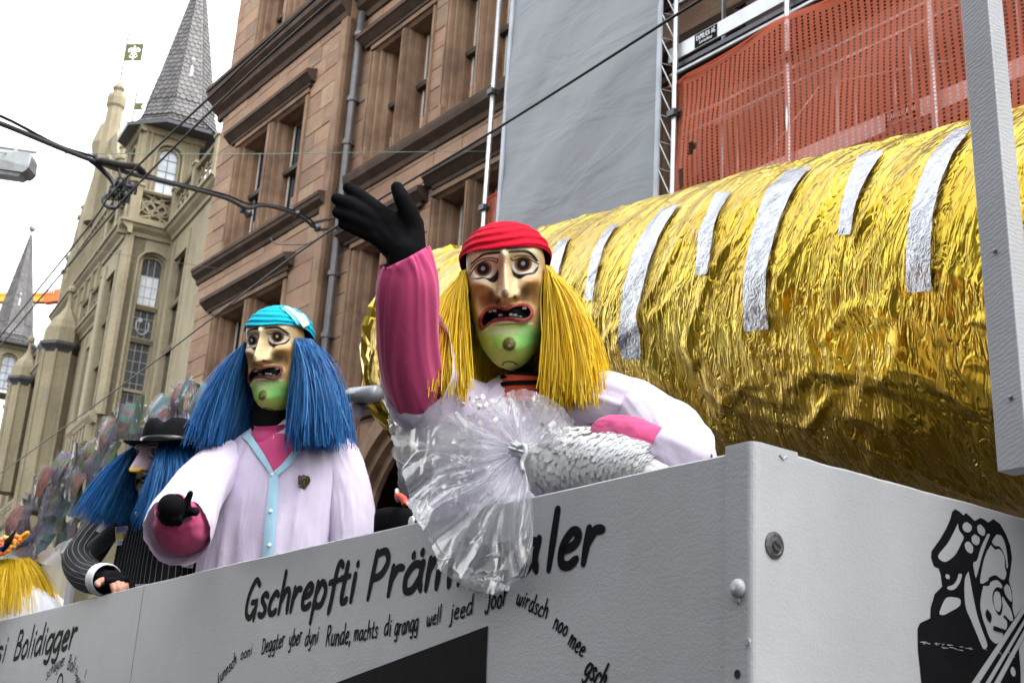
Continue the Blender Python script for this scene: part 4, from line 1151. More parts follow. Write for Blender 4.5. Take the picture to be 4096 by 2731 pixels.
def text(b, t, base, h, pen, gap=.12, slant=.22, spread=None, off=.0012, jit=.02, flow=None, seed=1):
    """base: f(u)->(origin 3-D, right unit, up unit, normal) for u along 0..1; spread = metric length of the line; h = x-height (m)"""
    rnd = random.Random(seed)
    W = text_width(t, gap); L = spread; kx = L / W          # metres per unit in x
    x = 0; lay_ = 0
    for ch in t:
        w, strokes = G[ch]
        O, ex, ey, nn = base((x + w / 2) / W)
        jy = rnd.uniform(-jit, jit) * h; js = rnd.uniform(.95, 1.06)
        for st in strokes:
            P = crom(st, 5) if len(st) > 2 else np.array([st[0], ((st[0][0] + st[1][0]) / 2, (st[0][1] + st[1][1]) / 2), st[1]], float)
            X = (P[:, 0] - w / 2) * kx + slant * P[:, 1] * h * .5; Y = P[:, 1] * h * js + jy
            q = np.stack([X, Y], 1); n = len(q)
            tg = np.gradient(q, axis=0); tl = np.linalg.norm(tg, axis=1, keepdims=True) + 1e-9; tg /= tl
            nr = np.stack([-tg[:, 1], tg[:, 0]], 1)
            wd = pen * h * (.5 + .12 * np.abs(tg[:, 1]))[:, None] * np.ones((n, 1))
            wd[0] *= .92; wd[-1] *= .72
            lay_ += 1; z = off + .00004 * (lay_ % 9)
            to3 = lambda a: O + ex * a[0] + ey * a[1] + nn * z
            vs = [to3(q[i] + nr[i] * wd[i]) for i in range(n)] + [to3(q[i] - nr[i] * wd[i]) for i in range(n)]
            b.add(vs, [(i, n + i, n + i + 1, i + 1) for i in range(n - 1)])
            for e_, sg in ((0, -1), (n - 1, 1)):
                cap = [to3(q[e_])]
                for k in range(9):
                    a = math.pi * k / 8
                    cap.append(to3(q[e_] + nr[e_] * wd[e_] * math.cos(a) + sg * tg[e_] * wd[e_] * math.sin(a)))
                b.add(cap, [(0, i, i + 1) if sg > 0 else (0, i + 1, i) for i in range(1, 9)])
        x += w + gap
# scaffold firm's signs on the toe boards
def board_sign(s0, s1, z0, z1, tt):
    b = MB(); b.box(FS, s1, s0, 1.152, 1.156, z0, z1); o = b.build('sign_plate', INK, tp if False else sc_)
    b = MB(); h = (z1 - z0)
    f1 = lambda u: (FS(s0 - .03 - (s0 - s1 - .06) * u, 1.157, z0 + h * .5), -A1, np.array([0, 0, 1.0]), -M1)
    text(b, 'KAPULICA AG', f1, h * .21, .2, .25, .0, s0 - s1 - .06, .0008)
    f2 = lambda u: (FS(s0 - .08 - (s0 - s1 - .16) * u, 1.157, z0 + h * .16), -A1, np.array([0, 0, 1.0]), -M1)
    text(b, 'Ger\u00fcstbau', f2, h * .13, .2, .2, .0, s0 - s1 - .16, .0008)
    b.build('lettering', PAPER, o)
board_sign(9.44, 9.07, 9.80, 9.98, 0)
board_sign(6.75, 6.35, 7.67, 7.85, 0)

# ================================================================== overhead wires and street lamp
def wire(name, pts, r, m, label, n=4, cat='cable', group=None):
    b = MB(); P = crom(pts, 5) if len(pts) > 2 else np.array(pts)
    b.tube(list(P), r, 6); return tag(b.build(name, m, None, smooth=True), label, cat, group)
zW = 7.3
gw_ = 'overhead trolley wires'
wire('trolley_wire', [atz(-300, 1710, zW), atz(281, 1000, zW), atz(466, 752, zW), atz(1000, 238, zW), atz(1500, -220, zW)], .013, WIRE, 'upper black trolley wire rising past the slate turret', group=gw_)
wire('trolley_wire', [atz(-300, 1740, zW), atz(325, 1000, zW), atz(540, 750, zW), atz(1000, 294, zW), atz(1600, -235, zW)], .013, WIRE, 'lower twin black trolley wire rising past the slate turret', group=gw_)
wire('trolley_wire', [atz(-200, 2030, 6.2), atz(0, 1893, 6.2), atz(542, 1502, 6.2), atz(860, 1263, 6.2), atz(1300, 936, 6.2), atz(2000, 508, 6.2), atz(2700, 64, 6.2), atz(3000, -120, 6.2)], .0105, WIRE, 'single black wire crossing behind the waving glove and the grey tarpaulin', group=gw_)
cabA = [at(-150, 450, 10.5), at(0, 494, 11), at(226, 587, 12.2), at(357, 638, 13), at(529, 697, 14.2), at(638, 722, 15), at(893, 790, 17), at(985, 832, 17.8), at(1061, 822, 18.3), at(1183, 856, 19.2), at(1240, 895, 19.6), at(1270, 920, 19.9)]
cb = thing('feeder_cable', 'thick sagging grey feeder cable bundle tied to the downpipe on the sandstone facade', 'cable', cabA[5])
b = MB(); b.tube(list(crom(cabA, 5)), .030, 8); b.build('cable', GCABLE, cb, smooth=True)
b = MB(); b.tube(list(crom([q + np.array([0, 0, .05 + .03 * math.sin(i * 2.1)]) for i, q in enumerate(cabA)], 5)), .017, 6); b.build('cable', WIRE, cb, smooth=True)
b = MB(); b.tube(list(crom([at(380, 640, 13.1), at(470, 660, 13.6), at(540, 668, 14.2), at(572, 692, 14.5)], 5)), .05, 6); b.build('splice_sleeve', WIRE, cb, smooth=True)
b = MB(); b.tube(list(crom([at(357, 638, 13), at(400, 672, 13.3), at(440, 712, 13.4), at(456, 745, 13.4), at(453, 772, 13.4)], 5)), .03, 6); b.build('branch_cable', WIRE, cb, smooth=True)
b = MB(); b.tube(list(crom([at(453, 772, 13.4), at(418, 790, 13.4), at(417, 815, 13.4), at(436, 830, 13.4), at(464, 829, 13.4), at(485, 808, 13.5), at(498, 782, 13.6)], 6)), .026, 6); b.build('branch_cable', GCABLE, cb, smooth=True)
b = MB(); b.tube([at(470, 665, 13.6), at(480, 700, 13.5), at(480, 735, 13.5)], .018, 5); b.build('branch_cable', WIRE, cb, smooth=True)
for x, y, Y in ((453, 772, 13.4), (498, 782, 13.5), (481, 738, 13.4), (527, 748, 13.6)):
    b = MB(); c = at(x, y, Y); b.box(Fr(c - np.array([0, 0, 1.65 - 1.65]), A1, -M1), -.05, .05, -.04, .04, -.05, .05) if False else b.ball(c, .06, 8)
    for k in range(3): b.tube([c + np.array([.05 * (k - 1), 0, -.09]), c + np.array([.04 * (k - 1), .02, .09])], .022, 5)
    b.build('wire_clamp', WIRE, cb)
b = MB(); b.tube([at(478, 738, 13.4), at(530, 748, 13.6)], .022, 5); b.build('spacer_bar', DSTEEL, cb)
for x, y, Y in ((985, 850, 17.8), (1180, 852, 19.2), (1262, 908, 19.8)):
    b = MB(); c = at(x, y, Y); b.lathe(c, [(.03, -.12), (.07, -.08), (.04, -.02), (.08, .04), (.03, .1)], 8, axis=(.6, .3, -.3)); b.build('insulator', DSTEEL, cb)
b = MB(); b.tube([at(1240, 895, 19.6), FS(20.78, REC + .16, 11.55)], .03, 6); b.tube([at(1270, 920, 19.9), FS(20.78, REC + .16, 11.3)], .03, 6); b.build('wall_tie', DSTEEL, cb)
wire('span_wire', [at(1080, 952, 17.5), at(1108, 976, 17.5), at(1225, 978, 17.5)], .009, DSTEEL, 'short dark bracket wire below the feeder cable beside the waving glove', cat='wire')
wire('span_wire', [at(-100, 611, 13), at(130, 613, 13.6), at(900, 617, 15), at(1340, 612, 16), at(1700, 608, 17), at(1945, 606, 17.5)], .006, M('green_wire', (.16, .26, .20), None, 4, .5), 'thin greenish span wire running level across the facades from the lamp', cat='wire')
wire('span_wire', [at(-60, 930, 20), at(300, 990, 22), at(900, 1078, 26)], .006, STEEL, 'thin pale span wire crossing in front of the far slate spire', cat='wire')
lp = thing('street_lamp', 'grey box street lamp hanging from the span wire against the white sky', 'street lamp', at(60, 665, 13.5))
def lampbody():
    c = at(55, 655, 13.5); ex = (at(147, 676, 13.5) - at(0, 655, 13.5)); ex /= np.linalg.norm(ex); ez = np.array([0, 0, 1.0]) - ex * ex[2]; ez /= np.linalg.norm(ez); ey = np.cross(ez, ex)
    return c, ex, ey, ez
c, ex, ey, ez = lampbody()
prof = [(-.46, .03), (-.40, .10), (.2, .11), (.235, .06), (.245, -.06), (.22, -.10), (.19, -.125), (-.46, -.125)]
b = MB(); wd = .13
vs = [c + ex * x + ez * z * 1.15 + ey * sg * wd * (.8 if z > .05 else 1) for sg in (-1, 1) for x, z in prof]; n = len(prof)
b.add(vs, [tuple(range(n))[::-1], tuple(range(n, 2 * n))] + [(i, (i + 1) % n, n + (i + 1) % n, n + i) for i in range(n)])
b.build('housing', LAMPM, lp, fixn=True)
b = MB(); vs = [c + ex * x + ey * y + ez * z for x, y, z in ((-.44, -.11, -.146), (.17, -.11, -.146), (.17, .11, -.146), (-.44, .11, -.146), (-.42, -.09, -.19), (.14, -.09, -.19), (.14, .09, -.19), (-.42, .09, -.19))]
b.hexa(vs); b.build('diffuser', M('lamp_glass', (.55, .57, .58), None, 10, .2), lp)
b = MB(); b.tube([c + ex * -.5 + ez * .185, c + ex * .22 + ez * .185], .018, 6); b.tube([c + ex * -.02 + ez * .1, c + ex * -.02 + ez * .185], .03, 6); b.box(Fr(c, ex, ey), 0, .001, 0, .001, 0, .001) if False else None
b.build('hanger', LAMPM, lp)

# tower crane far behind
cr = thing('tower_crane', 'yellow and orange tower crane jib far behind the left slate spire', 'crane', (-75, 190, 0))
ca, cb_, cc_ = at(-400, 1190, 190), at(180, 1192, 190), at(275, 1180, 190)
b = MB()
def bar3(b, p, q, w, h):
    d = (q - p) / np.linalg.norm(q - p); s_ = np.cross(d, [0, 0, 1.0]); s_ /= np.linalg.norm(s_); u = np.cross(s_, d)
    b.hexa([p - s_ * w - u * h, q - s_ * w - u * h, q + s_ * w - u * h, p + s_ * w - u * h, p - s_ * w + u * h, q - s_ * w + u * h, q + s_ * w + u * h, p + s_ * w + u * h])
bar3(b, ca, cb_, .5, .75); b.build('jib', CYEL, cr)
b = MB(); bar3(b, ca + np.array([0, 0, -.75]), cb_ + np.array([0, 0, -.75]), .6, .12); bar3(b, ca + np.array([0, 0, .3]), cb_ + np.array([0, 0, .3]), .56, .1); b.build('jib_flange', M('crane_dark_yellow', (.45, .2, .01), None, 4, .5), cr)
b = MB(); bar3(b, cb_, cc_, .7, 1.0); b.build('machinery_house', CORG, cr)
b = MB(); m_ = (ca + cb_) / 2; b.tube([np.array([m_[0], m_[1], 0]), m_], .9, 6); b.build('mast', CYEL, cr)
b = MB()
for k in range(8):
    q0 = at(150 + k * 9, 1172, 189); q1 = at(152 + k * 9, 1158, 189); b.tube([q0, q1], .06, 4)
b.tube([at(150, 1158, 189), at(222, 1154, 189)], .06, 4); b.build('handrail', STEEL, cr)

# ================================================================== float
TF = rad(31.7)
AF = np.array([-math.sin(TF), math.cos(TF), 0]); MF = np.array([math.cos(TF), math.sin(TF), 0])
TGa = rad(53.4); AG = np.array([math.sin(TGa), math.cos(TGa), 0]); AG = np.array([.80282, .59622, 0]); NG = np.array([AG[1], -AG[0], 0])
_d = ray(3011, 1786); P0 = EYE + _d * (2.4 / math.hypot(_d[0], _d[1])); ZT = float(P0[2])
P0g = np.array([P0[0], P0[1], 0])
FF = Fr(P0g, AF, -MF)          # s away along the side panel, t out towards the viewer
FG = Fr(P0g, AG, NG)           # s to the right along the front panel, t out
def onp(x, y, t):
    d = ray(x, y); k = ((P0 - EYE) @ MF + t) / (d @ MF); return EYE + d * k
fl = thing('parade_float', 'white painted parade float with hand lettered side panel', 'parade float', FF(3, -1, 0))
def grid_panel(fr, s0, s1, z0, z1, th, topz=None, seed=0, m=WHITE, name='side_panel'):
    b = MB()
    n = 60
    ss = np.linspace(s0, s1, n)
    rnd = random.Random(seed)
    top = [z1 + (topz(s_) if topz else 0) + rnd.uniform(-.0012, .0012) for s_ in ss]
    sec = lambda s_, zt: [fr(s_, 0, z0), fr(s_, 0, zt - .004), fr(s_, -.0035, zt), fr(s_, -th + .003, zt), fr(s_, -th, zt - .003), fr(s_, -th, z0)]
    vs = []
    for s_, zt in zip(ss, top): vs += sec(s_, zt)
    fs = [(i * 6 + j, i * 6 + (j + 1) % 6, (i + 1) * 6 + (j + 1) % 6, (i + 1) * 6 + j) for i in range(n - 1) for j in range(6)]
    fs += [tuple(range(5, -1, -1)), tuple((n - 1) * 6 + j for j in range(6))]
    b.add(vs, fs)
    return b.build(name, m, fl, fixn=True)
sp_ = grid_panel(FF, .0765, 10.5, .35, ZT - .002, .014, lambda s_: .009 * math.sin(min(s_, 5.5) / 5.5 * math.pi) - .006 * max(0, s_ - 4.5) / 1.6, 1)
fp_ = grid_panel(FG, .132, 2.4, .35, ZT + .006, .016, None, 2, name='front_panel')
# corner post with rounded arris
b = MB()
pl = [(.075, -.0)]
def pc(s_, t_, which):
    return FF(s_, t_, 0) if which == 'f' else FG(s_, t_, 0)
outl = [FF(.0745, .004, 0), FF(.02, .004, 0)]
c0, c1, c2 = FF(.016, .004, 0), P0g + (-MF + NG) * .003, FG(.02, .004, 0)
for i in range(7):
    u = i / 6; outl.append((1 - u) ** 2 * c0 + 2 * u * (1 - u) * c1 + u * u * c2)
outl += [FG(.129, .004, 0), FG(.129, -.07, 0), FF(.0745, -.07, 0)]
zt = ZT + .012; n = len(outl)
vs = [q + np.array([0, 0, .3]) for q in outl] + [q + np.array([0, 0, zt - .003]) for q in outl] + [q * .99 + np.mean(outl, 0) * .01 + np.array([0, 0, zt]) for q in outl]
b.add(vs, [tuple(range(n))[::-1], tuple(range(2 * n, 3 * n))] + [(i, (i + 1) % n, n + (i + 1) % n, n + i) for i in range(n)] + [(n + i, n + (i + 1) % n, 2 * n + (i + 1) % n, 2 * n + i) for i in range(n)])
cp_ = b.build('corner_post', WHITE, fl, fixn=True)
# screw head, painted bolt, bolt hole
c = FG(.055, .0045, 2.04); ax = NG
b = MB(); b.lathe(c, [(.026, 0), (.026, .003), (.019, .005), (.018, .004), (.012, .005), (.011, .009), (.0, .009)], 20, axis=ax); so = b.build('coach_screw', M('dull_zinc', (.14, .14, .145), (.08, .08, .085), 150, .5, .7), cp_, smooth=False)
b = MB(); u_ = np.array([.15, -.1, 0]); e1 = AG * .9 + np.array([0, 0, -.45]); e1 /= np.linalg.norm(e1); e2 = np.cross(NG, e1)
b.hexa([c + NG * z + e1 * x + e2 * y for z in (.0085, .0098) for x, y in ((-.010, -.0022), (.010, -.0022), (.010, .0022), (-.010, .0022))]); b.build('screw_slot', DARK, so)
c = FF(.034, .004, 1.953); b = MB()
b.lathe(c, [(.019, 0), (.018, .006), (.014, .011), (.007, .014), (.0, .0145)], 14, axis=-MF); b.tube([c + np.array([0, 0, -.014]) - MF * .001, c + np.array([0, 0, -.030]) - MF * .001], [.005, .0025], 6)
b.build('painted_bolt', WHITE, cp_, smooth=True)
c = FF(.037, .0045, 1.795); b = MB(); b.lathe(c, [(.0, .0), (.0085, .0), (.0085, .0006), (.0, .0006)], 14, axis=-MF); bo = b.build('bolt_hole', DARK, cp_)
b = MB(); b.lathe(FF(.008, .0035, 1.853), [(.006, 0), (.006, .003), (.0, .003)], 8, axis=-MF); b.build('paint_chip', WHITE, cp_)
b = MB()
for q in ([(.072, 2.222), (.083, 2.214), (.094, 2.222)], [(.055, 1.78), (.066, 1.772), (.078, 1.785)], [(.066, 1.772), (.082, 1.766)]):
    b.tube([FG(s_, .0048, z) for s_, z in q], .0022, 5)
b.build('paint_drip', WHITE, cp_)
# platform and running gear
b = MB(); FB = Fr(P0g, AF, MF); b.box(FB, .3, 10.4, .03, 2.3, .95, 1.05); b.build('platform', M('plywood_deck', (.07, .05, .035), None, 5, .8), fl)
b = MB(); b.box(FB, .5, 10.2, .3, .5, .75, .95); b.box(FB, .5, 10.2, 1.8, 2.0, .75, .95); b.build('chassis', DSTEEL, fl)
for s_ in (1.6, 8.6):
    for t_ in (.35, 1.95):
        b = MB(); b.lathe(FB(s_, t_ - .1, .42), [(.2, 0), (.40, .01), (.42, .05), (.42, .17), (.40, .21), (.2, .22)], 24, axis=MF); wh = b.build('wheel', INK, fl)
        b = MB(); b.lathe(FB(s_, t_ - .105, .42), [(.05, 0), (.2, .01), (.2, .23), (.05, .235)], 18, axis=MF); b.build('rim', STEEL, wh)
b = MB(); b.box(FB, 10.38, 10.4, .0, 2.3, .95, 2.0); b.box(FB, .2, 10.4, 2.28, 2.3, .35, 1.95); b.build('far_panel', WHITE, fl)
b = MB(); b.box(FG, .1295, .1315, -.01, .0008, .35, ZT - .004); b.build('panel_joint', M('dirty_joint', (.16, .12, .09), (.07, .05, .04), 60, .9), fp_)
b = MB(); b.box(FF, .0745, .0762, -.01, .0008, .35, ZT - .004); b.build('panel_joint', M('pale_joint', (.55, .55, .56), None, 60, .8), sp_)
b = MB(); b.box(FF, 3.962, 3.968, -.0005, .0006, .35, ZT - .002); b.build('panel_joint', M('grey_joint', (.22, .22, .23), (.28, .28, .29), 40, .9), sp_)
rj = random.Random(21)
for k in range(14):
    s_ = rj.choice([rj.uniform(.2, 4.2), rj.uniform(2.4, 3.4)]); zz = ZT + .009 * math.sin(min(s_, 5.5) / 5.5 * math.pi) - .002
    b = MB(); b.lathe(FF(s_, -.004, zz - .0015), [(.001, -.002), (rj.uniform(.003, .007), .0), (.002, .003), (.0005, .0045)], 6); b.build('paint_burr', WHITE, sp_)
# ---- lettering on the side panel
def line(s0, z0, s1, z1):
    L = math.hypot(s1 - s0, z1 - z0)
    ex = (-AF * -(s1 - s0) + np.array([0, 0, z1 - z0])) / L if False else (AF * (s1 - s0) + np.array([0, 0, z1 - z0])) / L
    up = np.array([0, 0, 1.0]) - ex * ex[2]; up /= np.linalg.norm(up)
    return (lambda u: (FF(s0 + (s1 - s0) * u, 0, z0 + (z1 - z0) * u), ex, up, -MF)), L
def pline(x0, y0, x1, y1):
    a, c = onp(x0, y0, 0), onp(x1, y1, 0)
    return line((a - P0) @ AF, a[2], (c - P0) @ AF, c[2])
b = MB()
for t_, s0, z0, s1, z1, h in (('Gschrepfti', 2.655, 2.018, 1.735, 2.030, .0745), ('Pr\u00e4mieza', 1.655, 2.031, .735, 2.042, .076), ('ler', .705, 2.0425, .487, 2.0455, .0765)):
    f, L = line(s0, z0, s1, z1); b = MB(); text(b, t_, f, h, .30, .08, .35, L, seed=3); b.build('heading_word', INK, sp_)
b = MB()
for t_, s0, z0, s1, z1, h in (('psi', 7.32, 1.937, 6.76, 1.945, .088), ('Bolidigger', 6.52, 1.948, 5.06, 1.986, .092)):
    f, L = line(s0, z0, s1, z1); b = MB(); text(b, t_, f, h, .30, .08, .4, L, seed=5); b.build('heading_word', INK, sp_)
b = MB()
for t_, x0, y0, x1, y1, h in (('kunnsch', 872, 2738, 946, 2650, .026), ('ooni', 962, 2636, 1008, 2618, .024), ('Deggter', 1046, 2614, 1137, 2580, .031), ('yber', 1155, 2583, 1206, 2570, .031), ('dyni', 1219, 2579, 1272, 2570, .030), ('Runde,', 1302, 2583, 1403, 2568, .033), ('machts', 1414, 2563, 1510, 2545, .028), ('di', 1536, 2543, 1564, 2536, .029), ('grangg', 1578, 2540, 1672, 2516, .028), ('well', 1706, 2502, 1764, 2488, .025), ('jeed', 1800, 2478, 1890, 2456, .027), ('Joor', 1940, 2436, 2028, 2420, .030),
                           ('wirdsch', 2064, 2412, 2186, 2472, .024), ('noo', 2212, 2508, 2264, 2545, .023), ('mee', 2272, 2572, 2330, 2628, .024), ('gsch', 2338, 2688, 2410, 2760, .030)):
    f, L = pline(x0, y0, x1, y1); b = MB(); text(b, t_, f, h, .21, .14, .2, L, jit=.09, seed=len(t_)); b.build('verse_word', INK, sp_)
b = MB()
for t_, x0, y0, x1, y1, h in (('sch', 184, 2718, 212, 2688, .040), ('wyzer', 214, 2685, 256, 2660, .040), ('Boli', 268, 2672, 296, 2690, .046), ('ti', 298, 2694, 306, 2704, .034), ('ggo', 302, 2716, 318, 2745, .03), ('!', 331, 2726, 342, 2722, .034)):
    f, L = pline(x0, y0, x1, y1); b = MB(); text(b, t_, f, h, .17, .14, .2, L, jit=.09, seed=4); b.build('verse_word', INK, sp_)
cc = onp(238, 2738, 0); cs_, cz_ = (cc - P0) @ AF, cc[2]
b = MB(); vs = []
for k in range(49):
    a = 2 * math.pi * k / 48
    for r in (.062, .046): vs.append(FF(cs_ + r * 4.2 * .23 * math.cos(a) * 1.05, .0012, cz_ + r * math.sin(a)))
b.add(vs, [(2 * k, 2 * k + 2, 2 * k + 3, 2 * k + 1) for k in range(48)])
b.build('round_emblem', INK, sp_)
b = MB()
sq = [(1351, 2726), (1952, 2501), (1946, 2640), (1940, 2860), (1000, 2860)]
b.add([onp(x, y, -.0013) for x, y in sq], [tuple(range(5))]); b.build('black_picture_field', INK, sp_)
# ---- brush drawing on the front panel
def fpt(x, y, off=.0012):
    d = ray(x, y); k = ((P0 - EYE) @ NG + off) / (d @ NG); return EYE + d * k
def poly(b, pts, off):
    P = [(3550 + x / 2.007, 1950 + y / 2.007) for x, y in pts]
    P3 = [fpt(x, y, off) for x, y in P]
    from mathutils.geometry import tessellate_polygon
    v2 = [Vector((x, y, 0)) for x, y in P]
    b.add(P3, [tuple(t) for t in tessellate_polygon([v2])])
def sm_(pts, n=4):
    q = crom(pts + [pts[0]], n); return [tuple(v) for v in q[:-1]]
b = MB()
outline = [(545, 170), (585, 195), (610, 220), (630, 200), (665, 230), (700, 265), (745, 240), (780, 255), (808, 278), (850, 250), (905, 290), (950, 370), (985, 460), (1000, 560), (990, 650), (975, 745), (1000, 830), (1005, 920), (1003, 960), (1022, 1040), (1096, 940), (1180, 860), (1180, 1700), (285, 1700), (265, 1480), (245, 1300), (242, 1130), (260, 1085), (345, 1045), (348, 960), (380, 850), (440, 790), (430, 700), (415, 645), (375, 630), (352, 560), (355, 505), (420, 415), (470, 330), (505, 250), (520, 190)]
poly(b, outline, .0012); art = b.build('brush_drawing', INK, fp_)
b = MB()
for pts in ([(565, 285), (575, 340), (612, 395), (590, 450), (555, 520), (520, 560), (460, 594), (405, 548), (480, 450), (530, 360)],
            [(640, 275), (672, 300), (675, 335), (650, 357), (615, 345), (602, 310), (615, 282)], [(750, 295), (782, 335), (780, 375), (760, 383), (730, 360), (720, 320), (730, 298)],
            [(700, 372), (738, 400), (736, 445), (712, 459), (680, 435), (676, 395)], [(655, 432), (686, 470), (684, 515), (665, 525), (632, 500), (620, 455), (635, 434)],
            [(800, 372), (822, 375), (790, 460), (755, 560), (735, 640), (714, 713), (705, 710), (688, 605), (720, 580), (750, 480)],
            [(875, 375), (915, 385), (945, 450), (960, 540), (967, 630), (955, 640), (945, 560), (905, 475), (865, 465), (840, 430)],
            [(830, 458), (865, 495), (900, 492), (938, 555), (942, 630), (955, 690), (935, 738), (900, 722), (865, 700), (815, 720), (805, 745), (745, 765), (760, 640), (790, 530)],
            [(650, 670), (668, 760), (690, 880), (720, 1020), (760, 1140), (800, 1250), (790, 1288), (765, 1285), (720, 1180), (670, 1060), (632, 970), (618, 850), (622, 730)],
            [(470, 692), (495, 700), (498, 728), (478, 730), (466, 712)], [(570, 690), (598, 695), (580, 760), (540, 812), (495, 818), (480, 795), (530, 775), (560, 730)],
            [(515, 875), (580, 890), (585, 935), (560, 962), (500, 995), (455, 1018), (418, 1010), (435, 950), (470, 885)],
            [(960, 770), (985, 800), (998, 870), (995, 912), (970, 890), (945, 850), (935, 800)],
            [(770, 785), (815, 785), (830, 755), (880, 740), (918, 780), (915, 805), (880, 795), (850, 830), (842, 900), (870, 990), (905, 1025), (925, 960), (920, 870), (960, 930), (990, 980), (1008, 1055), (985, 1065), (940, 1020), (932, 1040), (960, 1075), (945, 1140), (860, 1108), (855, 1140), (920, 1165), (925, 1190), (880, 1250), (825, 1210), (790, 1120), (760, 1030), (745, 940), (755, 850)],
            [(875, 828), (900, 845), (915, 920), (905, 980), (888, 993), (862, 960), (850, 890), (860, 840)],
            [(1055, 1290), (1096, 1210), (1180, 1120), (1180, 1600), (1080, 1700), (1070, 1480)],
            [(1010, 1435), (1027, 1470), (1025, 1505), (1005, 1510), (988, 1475), (995, 1440)]):
    poly(b, sm_(pts, 3), .0020)
for k, (a, c) in enumerate((((1140, 905), (690, 1590)), ((1150, 985), (785, 1600)), ((1160, 1050), (850, 1620)))):
    d = np.array([c[0] - a[0], c[1] - a[1]], float); nn = np.array([-d[1], d[0]]) / np.linalg.norm(d) * (26, 17, 22)[k]
    poly(b, [(a[0] + nn[0] * .6, a[1] + nn[1] * .6), (c[0] + nn[0], c[1] + nn[1]), (c[0] - nn[0], c[1] - nn[1]), (a[0] - nn[0] * .6, a[1] - nn[1] * .6)], .0028)
b.build('drawing_light_areas', WHITE, art)
b = MB()
rnd = random.Random(4)
for k in range(34):
    x = rnd.uniform(245, 1050); y = 1235 + (x - 245) * .13 + rnd.uniform(-14, 22); l = rnd.uniform(8, 46)
    poly(b, [(x, y), (x + l, y + l * .13), (x + l, y + l * .13 + rnd.uniform(3, 7)), (x, y + 3)], .0031 + k * 1e-5)
b.add([fpt(3550 + x / 2.007, 1950 + y / 2.007, .0026) for x, y in ((855, 1106), (945, 1136), (925, 1172), (850, 1140))], [(0, 1, 2, 3)])
poly(b, sm_([(800, 970), (835, 1020), (832, 1075), (815, 1070), (790, 1010)], 3), .0035)
b.build('paint_scratches', WHITE, art, kind='stuff')
b = MB(); poly(b, sm_([(800, 970), (835, 1020), (832, 1075), (815, 1070), (790, 1010)], 3), .0040); poly(b, [(855, 1106), (945, 1138), (930, 1166), (850, 1142)], .0036)
b.build('drawing_details', INK, art)
# ---- white board hanging over the front panel
hb = thing('hanging_board', 'white painted timber upright hanging over the front panel with two screws', 'board', at(4000, 1870, 2.35))
YB = 2.30
aB, aT = at(4114, 1862, YB), at(3951, 0, YB)
dv = aT - aB; dv /= np.linalg.norm(dv)
g1 = AF - dv * (AF @ dv); g1 /= np.linalg.norm(g1); g2 = AG - dv * (AG @ dv); g2 /= np.linalg.norm(g2)
WL_, WR_, LB = .070, .058, 2.5
def hbp(u, v, h): return aB + g1 * u + g2 * v + dv * h
b = MB(); e = .003
sec = [(0, e), (e * .3, e * .3), (e, 0), (WL_ - e, 0), (WL_, e), (WL_, WR_), (0, WR_)]
n = len(sec)
b.add([hbp(u, v, 0) for u, v in sec] + [hbp(u, v, LB) for u, v in sec], [tuple(range(n))[::-1], tuple(range(n, 2 * n))] + [(i, (i + 1) % n, n + (i + 1) % n, n + i) for i in range(n)])
b.build('upright', SAWW, hb, fixn=True)
for px_, py_ in ((3981, 1007), (4044, 1593)):
    nb_ = -g2
    d = ray(px_, py_); k = ((aB - EYE) @ g2) / (d @ g2); c = EYE + d * k
    b = MB(); b.lathe(c, [(.0046, -.0005), (.0046, .0008), (.003, .0006), (.0, .0002)], 10, axis=-g2); so = b.build('screw', M('rusty_screw', (.10, .05, .03), None, 60, .6, .3), hb)
    b = MB(); b.lathe(c + dv * .004 + g1 * .002, [(.004, 0), (.0, .0016)], 8, axis=-g2); b.build('paint_burr', WHITE, so)
b = MB(); tpz = hbp(0, 0, LB); b.box(Fr(tpz, AG, AF), -.1, 1.9, -.02, .09, 0, .07) if False else bar3(b, tpz - AG * .1 + AF * .03, tpz + AG * 1.9 + AF * .03, .035, .035); b.build('cross_beam', SAWW, hb)
b = MB(); q = tpz + AG * 1.8 + AF * .03; bar3(b, q, np.array([q[0], q[1], 1.0]) + AG * .001, .035, .035); b.build('side_post', SAWW, hb)

# ================================================================== golden tube
TC1, TC2 = at(1875, 1428, 7.0), at(4096, 1272, 3.45)
ta = (TC2 - TC1); TL0 = np.linalg.norm(ta); ta /= TL0; TL = TL0 + 1.25
tu = np.array([0, 0, 1.0]) - ta * ta[2]; tu /= np.linalg.norm(tu); tv = np.cross(tu, ta)      # tu up, tv sideways
if tv @ (EYE - TC1) < 0: tv = -tv
TR0, TR1 = .625, .605
def tpt(l, a, dr=0.0):
    r = TR0 + (TR1 - TR0) * l / TL0 + dr
    return TC1 + ta * l + (tu * math.cos(a) + tv * math.sin(a)) * r
def cyl_hit(x, y):
    d = ray(x, y); d /= np.linalg.norm(d); o = EYE - TC1
    dp = d - ta * (d @ ta); op = o - ta * (o @ ta); R_ = TR0
    for _ in range(4):
        A, B, Cq = dp @ dp, 2 * dp @ op, op @ op - R_ * R_
        D = B * B - 4 * A * Cq
        k = (-B - math.sqrt(max(D, 0))) / (2 * A)
        q = o + d * k; l = q @ ta; R_ = TR0 + (TR1 - TR0) * l / TL0
    return l, math.atan2(q @ tv, q @ tu)
tb = thing('golden_tube', 'giant syringe barrel wrapped in crumpled golden foil with silver tape marks', 'float prop', TC1)
NL, NA = 520, 560
Lg, Ag = np.meshgrid(np.linspace(0, TL, NL), np.linspace(0, 2 * math.pi, NA, endpoint=False), indexing='ij')
